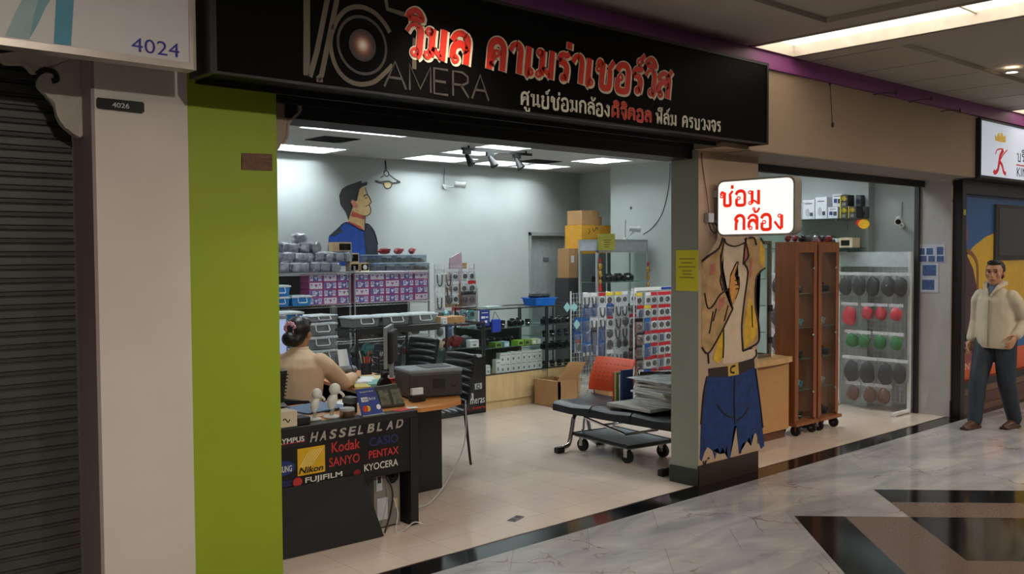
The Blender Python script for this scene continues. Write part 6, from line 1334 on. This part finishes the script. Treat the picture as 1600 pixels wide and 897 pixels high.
# glass wall shelves with boxed goods
for z, nm in ((2.12, 'upper'), (1.79, 'lower')):
    t = thing('wall_shelf', f'{nm} glass shelf on the right wall', 'shelf', (9.9, 1.7, z)); part('board', MB().box(9.72, 10.058, .97, 2.6, z, z+.01), shelfg, t)
    for y in (1.2, 2.3): part('bracket', MB().box(9.8, 10.058, y-.006, y+.006, z-.02, z).box(10.045, 10.058, y-.006, y+.006, z-.12, z+.1), alu, t)
sw = M('speaker_white', (222, 226, 232), .5); sdk = M('toy_black', (24, 22, 22), .4); syl = M('toy_yellow', (206, 180, 40), .5)
def sbox(name, label, y0, y1, x0, x1, z0, z1, m, deco):
    t = thing(name, label, 'box', ((x0+x1)/2, (y0+y1)/2, z0), 'boxed goods on the upper wall shelf' if z0 > 2 else 'boxed goods on the lower wall shelf'); part('body', MB().box(x0, x1, y0, y1, z0, z1, .003), m, t); w = y1-y0; h = z1-z0; yc = (y0+y1)/2
    mb = MB()
    def bl(a, b, c, d, mm): mb.use(mm).box(x0-.0025, x0, yc-(b)*w, yc-(a)*w, z0+c*h, z0+d*h)
    if deco == 'bulb':
        mb.use(lgrey); mb.prism([(x0, yc+.10*w+.16*w*math.cos(k*.42), z0+.34*h+.2*h*math.sin(k*.42)) for k in range(15)], (-.003, 0, 0)); bl(.12, .36, .16, .34, dark); bl(-.3, .3, .78, .83, grey)
    elif deco == 'sun':
        mb.use(syl)
        for k in range(7): a = .3+k*.42; mb.prism([(x0, yc-.05*w*math.sin(a), z0+.45*h), (x0, yc+.4*w*math.cos(a)-.04*w, z0+.5*h+.4*h*math.sin(a)), (x0, yc+.4*w*math.cos(a)+.04*w, z0+.5*h+.4*h*math.sin(a))], (-.003, 0, 0))
        bl(-.22, .22, .06, .34, grey); bl(-.5, -.38, .0, 1, syl)
    elif deco == 'cam': bl(-.35, -.02, .3, .62, MATS['pack_navy']); bl(.06, .4, .25, .6, dark); bl(-.3, .3, .78, .84, grey)
    elif deco == 'cube': bl(-.3, .3, .2, .75, blackg)
    part('print', mb, None, t); return t
Z1 = 2.131
sbox('lamp_carton', 'white carton printed with a bulb-shaped gadget on the upper wall shelf, left one', 1.47, 1.62, 9.80, 9.98, Z1, Z1+.225, sw, 'bulb'); sbox('lamp_carton', 'white carton printed with a bulb-shaped gadget on the upper wall shelf, right one', 1.315, 1.46, 9.80, 9.98, Z1, Z1+.25, sw, 'bulb')
sbox('lamp_carton', 'white carton at the far left end of the upper wall shelf', 1.64, 1.8, 9.82, 9.98, Z1, Z1+.2, sw, 'cam')
sbox('gadget_carton', 'small white carton printed with two dark gadgets on the upper wall shelf', 1.18, 1.30, 9.80, 9.95, Z1, Z1+.13, sw, 'cam'); sbox('gadget_carton', 'white carton printed with a dark gadget stacked behind the small one', 1.16, 1.28, 9.86, 10.02, Z1+.135, Z1+.28, sw, 'cam')
for k, (y, z) in enumerate(((1.10, 0), (1.10, .131), (1.0, 0))): sbox('toy_carton', 'black and yellow carton with a sun burst on the upper wall shelf, '+['lower left', 'upper', 'lower right'][k], y-.048, y+.048, 9.79, 9.93, Z1+z, Z1+z+.128, sdk, 'sun')
for k in range(2): sbox('toy_carton', 'dark printed carton behind the sun burst ones, '+['upper', 'lower'][k], .985-.06*k, 1.045-.06*k, 9.95, 10.04, Z1+(.135 if k == 0 else 0), Z1+(.26 if k == 0 else .125), M('toy_grey', (78, 80, 80), .5), 'cam')
Z2 = 1.801
sbox('cube_carton', 'cream carton with a black square picture on the lower wall shelf', 1.0, 1.17, 9.80, 9.97, Z2, Z2+.11, M('cream_carton', (206, 190, 160), .6), 'cube')
for k in range(3): POUCH[(4, 1, 4)[k]]((9.86, 1.62-.17*k, Z2), f'{["black","maroon","black"][k]} case on the lower wall shelf, {ORD[k]} from left', rz=1.4, group='cases on the lower wall shelf', scale=1.3)
WBOX((9.86, 1.23, Z2), 'small silver-white wrapped box beside the cream carton on the wall shelf', rz=1.57, scale=.9)
t = thing('price_star', 'yellow zigzag price star with red edge hanging under the upper wall shelf', 'tag', at(1350, 350, X=9.75)); c = at(1350, 350, X=9.75)
def star(mbx, cc, r, th): mbx.prism([(cc.x, cc.y+(r if k % 2 else r*.8)*math.cos(k*math.pi/12), cc.z+(r if k % 2 else r*.8)*.85*math.sin(k*math.pi/12)) for k in range(24)], (-th, 0, 0))
mb = MB(); star(mb, c+V3((.003, .045, .01)), .055, .003); part('red_star', mb, red, t); mb = MB(); star(mb, c, .07, .003); part('yellow_star', mb, M('star_yellow', (230, 176, 30), .5), t); part('string', MB().cyl(c+V3((0, 0, .05)), (c.x, c.y, 2.12), .0015, n=4), dark, t)
t = thing('tv_box', 'framed white-edged dark screen panel behind the cherry cabinets', 'screen', (9.7, 1.9, 1.3)); part('frame', MB().box(9.86, 9.875, 1.55, 1.9, 1.58, 1.78), wplast, t); part('screen', MB().box(9.857, 9.86, 1.58, 1.87, 1.61, 1.75), dark, t)

# ------------------------------------------------------------------ people
def remesh(mb, voxel, smooth_it=4):
    me = bpy.data.meshes.new('tmp'); bmesh.ops.recalc_face_normals(mb.bm, faces=mb.bm.faces[:]); mb.bm.to_mesh(me); mb.bm.free()
    ob = bpy.data.objects.new('tmp', me); COL.objects.link(ob)
    r = ob.modifiers.new('r', 'REMESH'); r.mode = 'VOXEL'; r.voxel_size = voxel; r.use_smooth_shade = True
    s = ob.modifiers.new('s', 'SMOOTH'); s.factor = .5; s.iterations = smooth_it
    out = bpy.data.meshes.new_from_object(ob.evaluated_get(bpy.context.evaluated_depsgraph_get()))
    bpy.data.objects.remove(ob); bpy.data.meshes.remove(me)
    for p in out.polygons: p.use_smooth = True
    return out
def body_part(name, mb, mat, parent, voxel=.008, smooth_it=4, fold=0, seed=0, label=None):
    me = remesh(mb, voxel, smooth_it); me.name = name
    if fold:
        for v in me.vertices:
            c = v.co; n = noise.noise(V3((c.x*9, c.y*9, c.z*5))+V3((seed, 0, 0)))+.5*noise.noise(V3((c.x*22, c.y*22, c.z*12))+V3((0, seed, 0)))
            v.co = c+v.normal*n*fold
    o_ = origin(parent)
    for v in me.vertices: v.co -= o_
    me.materials.clear(); me.materials.append(mat)
    o = bpy.data.objects.new(name, me); COL.objects.link(o); o.parent = parent
    return tag(o, label)
def limb(mb, pts, radii):
    for k, (p, r) in enumerate(zip(pts, radii)):
        mb.ell(p, (r, r, r), 14, 10)
        if k: mb.cyl(pts[k-1], p, radii[k-1], r, 14)
    return mb
def hand(mb, wrist, d, up, side, curl=.5, s=1.):
    """wrist point, finger direction d, back-of-hand normal up, thumb side vector"""
    d, up, side = V3(d).normalized(), V3(up).normalized(), V3(side).normalized()
    R = Matrix((side, d, up)).transposed()
    mb.ell(V3(wrist)+d*.045*s, (.04*s, .052*s, .016*s), 14, 10, R)
    for k, (o, L) in enumerate(((.031, .068), (.0105, .076), (-.0105, .07), (-.031, .054))):
        p = V3(wrist)+d*.082*s+side*o*s; a = 0; pts = [p-d*.02*s, p]
        for j, f in enumerate((.45, .32, .23)):
            a += curl*(.7 if j == 0 else 1); p = p+(d*math.cos(a)-up*math.sin(a))*L*f*s; pts.append(p)
        limb(mb, pts, [.0095*s, .0092*s, .0085*s, .008*s, .0068*s])
    p = V3(wrist)+d*.02*s+side*.03*s
    limb(mb, [p, p+(d*.6+side*.7-up*.2)*.035*s, p+(d*.95+side*.65-up*.5)*.058*s, p+(d*1.3+side*.4-up*.8)*.072*s], [.014*s, .0105*s, .0095*s, .0075*s])
def head(mb, c, F, s=1.):
    """skull, jaw, nose, ears; F horizontal facing vector"""
    F = V3(F).normalized(); L = V3((-F.y, F.x, 0)); R = Matrix((F, L, V3((0, 0, 1)))).transposed(); c = V3(c)
    q = lambda f, l, z: c+F*f*s+L*l*s+V3((0, 0, z*s))
    mb.ell(q(-.012, 0, .03), (.098*s, .076*s, .09*s), 18, 14, R); mb.ell(q(.02, 0, -.04), (.068*s, .06*s, .078*s), 18, 14, R); mb.ell(q(.05, 0, -.088), (.03*s, .032*s, .026*s), 12, 10, R)
    limb(mb, [q(.083, 0, .012), q(.098, 0, -.016), q(.096, 0, -.028)], [.009*s, .012*s, .013*s]); mb.ell(q(.086, 0, -.056), (.012*s, .026*s, .009*s), 12, 8, R)
    mb.ell(q(.08, .03, .03), (.016*s, .026*s, .01*s), 10, 8, R); mb.ell(q(.08, -.03, .03), (.016*s, .026*s, .01*s), 10, 8, R)
    for l in (-1, 1): mb.ell(q(-.01, l*.078, -.008), (.018*s, .01*s, .032*s), 10, 8, R); mb.ell(q(.055, l*.045, -.02), (.025*s, .022*s, .03*s), 10, 8, R)
    return q, R
# seated woman
WF = V3((.72, .69, 0)).normalized(); WL = V3((-WF.y, WF.x, 0)); WB = V3((3.33, 1.80, 0))
def wq(f, l, z): return WB+WF*f+WL*l+V3((0, 0, z))
t = thing('person', 'seated person with bun and pink scrunchie in a beige blouse, writing at the desk', 'person', (WB.x, WB.y, 0))
hc = (3.385, 1.86, 1.185); HF = V3((.86, .51, 0)).normalized()
mb = MB(); head(mb, hc, HF, .95)
limb(mb, [wq(.03, 0, 1.0), wq(.045, 0, 1.06), V3(hc)+V3((-.01, 0, -.06))], [.06, .052, .05])
limb(mb, [wq(0, 0, .5), wq(0, 0, .7), wq(.02, 0, .92)], [.12, .1, .09]); limb(mb, [wq(.0, .13, .95), wq(.0, -.13, .95)], [.05, .05])
limb(mb, [wq(0, -.09, .5), wq(.40, -.1, .5), wq(.42, -.1, .1), wq(.44, -.1, .05), wq(.54, -.1, .035)], [.085, .06, .042, .036, .03]); limb(mb, [wq(0, .09, .5), wq(.40, .1, .5), wq(.42, .1, .1), wq(.44, .1, .05), wq(.54, .1, .035)], [.085, .06, .042, .036, .03])
ER, HR = V3((3.68, 1.76, .80)), V3((3.93, 2.02, .795)); EL, HL = wq(.06, .27, .82), V3((3.62, 2.28, .80))
limb(mb, [wq(0, -.165, .97), ER, HR], [.045, .036, .024]); limb(mb, [wq(0, .165, .97), EL, HL], [.045, .036, .024])
d = (HR-ER).normalized(); hand(mb, HR, d, (0, 0, 1), V3((0, 0, 1)).cross(d)*1, .5, .95); d = (HL-EL).normalized(); hand(mb, HL, d, (0, 0, 1), V3((0, 0, 1)).cross(d)*-1, .3, .95)
body_part('body', mb, skin, t, .0055, 3)
blouse = M('beige_blouse', (222, 192, 158), .75, var=.04, scale=8, bump=.25)
mb = MB(); u, w = WL, WF
mb.loft([(wq(-.01, 0, .44), .2, .15), (wq(-.01, 0, .55), .185, .135), (wq(0, 0, .70), .172, .125), (wq(.0, 0, .85), .188, .13), (wq(.0, 0, .95), .2, .122), (wq(.01, 0, 1.01), .175, .1), (wq(.025, 0, 1.045), .105, .08), (wq(.035, 0, 1.075), .068, .066)], 28, u, w)
limb(mb, [wq(0, -.165, .985), wq(.02, -.2, .95), ER, HR-(HR-ER).normalized()*.03], [.066, .068, .062, .044]); limb(mb, [wq(0, .165, .985), wq(.02, .2, .95), EL, HL-(HL-EL).normalized()*.03], [.066, .068, .062, .044])
body_part('blouse', mb, blouse, t, .008, 5, .0045, 3)
cuffs = MB(); d = (HR-ER).normalized(); cuffs.cyl(HR-d*.05, HR-d*.005, .043, .04, 16); part('cuff', cuffs, blouse, t); col = MB().loft([(wq(.03, 0, 1.05), .08, .07), (wq(.04, 0, 1.09), .066, .062)], 20, u, w); part('collar', col, blouse, t, smooth=True)
mb = MB(); limb(mb, [wq(0, -.09, .5), wq(.40, -.1, .51), wq(.42, -.1, .1)], [.105, .078, .06]); limb(mb, [wq(0, .09, .5), wq(.40, .1, .51), wq(.42, .1, .1)], [.105, .078, .06]); mb.ell(wq(0, 0, .5), (.17, .17, .1), 18, 10)
body_part('trousers', mb, M('dark_trousers', (36, 40, 48), .7), t, .01, 4)
mb = MB()
for l in (-.1, .1): mb.ell(wq(.5, l, .03), (.06, .06, .032), 14, 8).ell(wq(.44, l, .035), (.045, .045, .035), 12, 8)
body_part('shoes', mb, blackm, t, .006, 3)
HL2 = V3((-HF.y, HF.x, 0)); hq = lambda f, l, z: V3(hc)+HF*f+HL2*l+V3((0, 0, z)); HRm = Matrix((HF, HL2, V3((0, 0, 1)))).transposed()
mb = MB(); mb.ell(hq(-.028, 0, .035), (.1, .086, .095), 20, 14, HRm); mb.ell(hq(-.06, 0, -.02), (.06, .072, .07), 16, 12, HRm); mb.ell(hq(-.09, .0, -.045), (.05, .056, .05), 16, 12, HRm); mb.ell(hq(.03, 0, .075), (.06, .07, .045), 16, 10, HRm)
mb.ell(hq(-.115, .02, -.035), (.05, .06, .055), 14, 10, HRm)
body_part('hair', mb, hairm, t, .006, 2, .002, 5)
mb = MB(); c = hq(-.105, .015, .045); n = 40
mb.tube([c+V3((0, 0, 0))+(HL2*math.cos(k*2*math.pi/n)+V3((0, 0, .8))*math.sin(k*2*math.pi/n))*(.038+.006*math.sin(k*2.1))+HF*(.008*math.sin(k*1.7)) for k in range(n+1)], [.016+.004*math.sin(k*1.9) for k in range(n+1)], 8)
part('scrunchie', mb, M('pink_fabric', (226, 164, 182), .7, var=.15, scale=40), t, smooth=True)
part('pen', MB().cyl(HR+V3((.06, .06, -.01)), HR+V3((.0, .03, .1)), .004, n=8), blue, t)
OCH((3.27, 1.74, 0), 'black ribbed chair under the seated woman', math.atan2(WF.y, WF.x)+math.pi, 'ribbed office chairs', (1, 1, .84))
# walking man
MBp = V3((9.70, -.57, 0)); ang = math.radians(172); MF = V3((math.cos(ang), math.sin(ang), 0)); ML = V3((-MF.y, MF.x, 0))
def mq(f, l, z): return MBp+MF*f+ML*l+V3((0, 0, z))
t = thing('person', 'walking person in a cream jacket, dark trousers and brown shoes at the right edge', 'person', (MBp.x, MBp.y, 0))
HFm = V3((-.9, -.1, 0)).normalized(); mhc = mq(.03, 0, 1.535)
mb = MB(); mqh, mR = head(mb, mhc, HFm, 1.04)
limb(mb, [mq(.0, 0, 1.36), mq(.012, 0, 1.43), mhc+V3((0, 0, -.05))], [.066, .058, .056]); limb(mb, [mq(0, 0, .9), mq(0, 0, 1.1), mq(0, 0, 1.28)], [.12, .1, .09]); limb(mb, [mq(0, .12, 1.29), mq(0, -.12, 1.29)], [.05, .05])
FR = [mq(.0, -.09, .86), mq(.13, -.1, .47), mq(.17, -.105, .085), mq(.19, -.105, .05), mq(.3, -.11, .035)]; FL = [mq(.0, .09, .86), mq(-.03, .1, .46), mq(-.17, .105, .09), mq(-.16, .105, .05), mq(-.05, .11, .035)]
limb(mb, FR, [.085, .056, .038, .036, .03]); limb(mb, FL, [.085, .056, .038, .036, .03])
AR = [mq(-.0, -.155, 1.29), mq(-.05, -.225, 1.06), mq(.04, -.235, .85)]; AL = [mq(0, .155, 1.29), mq(-.09, .24, 1.07), mq(.05, .225, .92)]
limb(mb, AR, [.046, .038, .026]); limb(mb, AL, [.046, .038, .026])
d = (AR[2]-AR[1]).normalized(); hand(mb, AR[2], d, -ML, MF, .35); d = (AL[2]-AL[1]).normalized(); hand(mb, AL[2], d, ML, (V3((0, 0, 1))+MF*.3), .6)
body_part('body', mb, skin, t, .0055, 3)
mb = MB(); u, w = ML, MF
mb.loft([(mq(0, 0, .80), .19, .135), (mq(0, 0, .86), .196, .138), (mq(0, 0, 1.0), .19, .132), (mq(0, 0, 1.15), .188, .13), (mq(0, 0, 1.27), .182, .12), (mq(0, 0, 1.33), .155, .1), (mq(.005, 0, 1.375), .105, .082), (mq(.01, 0, 1.40), .078, .074)], 28, u, w)
limb(mb, [mq(0, -.155, 1.315), mq(-.01, -.185, 1.26), AR[1], AR[2]+(AR[1]-AR[2]).normalized()*.03], [.062, .068, .062, .046]); limb(mb, [mq(0, .155, 1.315), mq(-.01, .185, 1.26), AL[1], AL[2]+(AL[1]-AL[2]).normalized()*.03], [.062, .068, .062, .046])
body_part('jacket', mb, M('cream_jacket', (196, 184, 160), .75, var=.04, scale=7, bump=.2), t, .008, 5, .006, 9)
part('collar', MB().ribbon([mq(.115, .012, 1.30), mq(.1, .055, 1.37), mq(.04, .082, 1.41), mq(-.03, .07, 1.425), mq(-.055, 0, 1.43), mq(-.03, -.07, 1.425), mq(.04, -.082, 1.41), mq(.1, -.055, 1.37), mq(.115, -.012, 1.30)], .045, (0, 0, 1), .035, 3), M('cream_collar', (206, 194, 170), .75), t, smooth=True); part('shirt', MB().loft([(mq(.045, 0, 1.33), .05, .068), (mq(.025, 0, 1.385), .066, .066), (mq(.02, 0, 1.43), .06, .06)], 18, u, w), M('blue_shirt', (90, 106, 128), .7), t, smooth=True)
part('zip', MB().ribbon([mq(.138, .0, .82), mq(.137, 0, 1.0), mq(.134, 0, 1.15), mq(.124, 0, 1.27)], .012, MF, .006), M('zip_tan', (150, 136, 112), .6), t)
mb = MB(); limb(mb, [FR[0], FR[1], FR[2]], [.112, .084, .068]); limb(mb, [FL[0], FL[1], FL[2]], [.112, .084, .068]); mb.ell(mq(0, 0, .87), (.11, .15, .1), 18, 10)
body_part('trousers', mb, M('blue_black_trousers', (40, 48, 58), .75, var=.1), t, .008, 4, .004, 2)
mb = MB()
for f0, l in ((.17, -.105), (-.17, .105)): limb(mb, [mq(f0-.02, l, .05), mq(f0+.06, l, .045), mq(f0+.14, l, .032), mq(f0+.18, l, .028)], [.046, .042, .034, .026]); mb.obox(mq(f0+.07, l, .012), (.26, .082, .024), ang)
body_part('shoes', mb, M('brown_leather', (74, 48, 34), .45), t, .006, 3)
mb = MB(); q = mqh; mb.ell(q(-.03, 0, .045), (.1, .085, .088), 20, 14, mR); mb.ell(q(-.06, 0, .0), (.06, .078, .08), 16, 12, mR); mb.ell(q(.035, 0, .098), (.055, .064, .03), 14, 10, mR); mb.ell(q(-.02, .07, .02), (.035, .014, .045), 10, 8, mR); mb.ell(q(-.02, -.07, .02), (.035, .014, .045), 10, 8, mR)
body_part('hair', mb, hairm, t, .006, 2, .003, 4)
mb = MB()
for l in (-.03, .03): mb.ell(q(.079, l, .012), (.008, .013, .006), 10, 6, mR)
part('eyes', mb, M('eye_dark', (30, 24, 22), .3), t); mb = MB()
for l in (-.03, .03): mb.ell(q(.094, l, .036), (.005, .02, .004), 10, 6, mR)
part('eyebrows', mb, hairm, t); part('lips', MB().ell(q(.096, 0, -.056), (.005, .02, .005), 10, 6, mR), M('lip_tone', (150, 88, 78), .5), t)
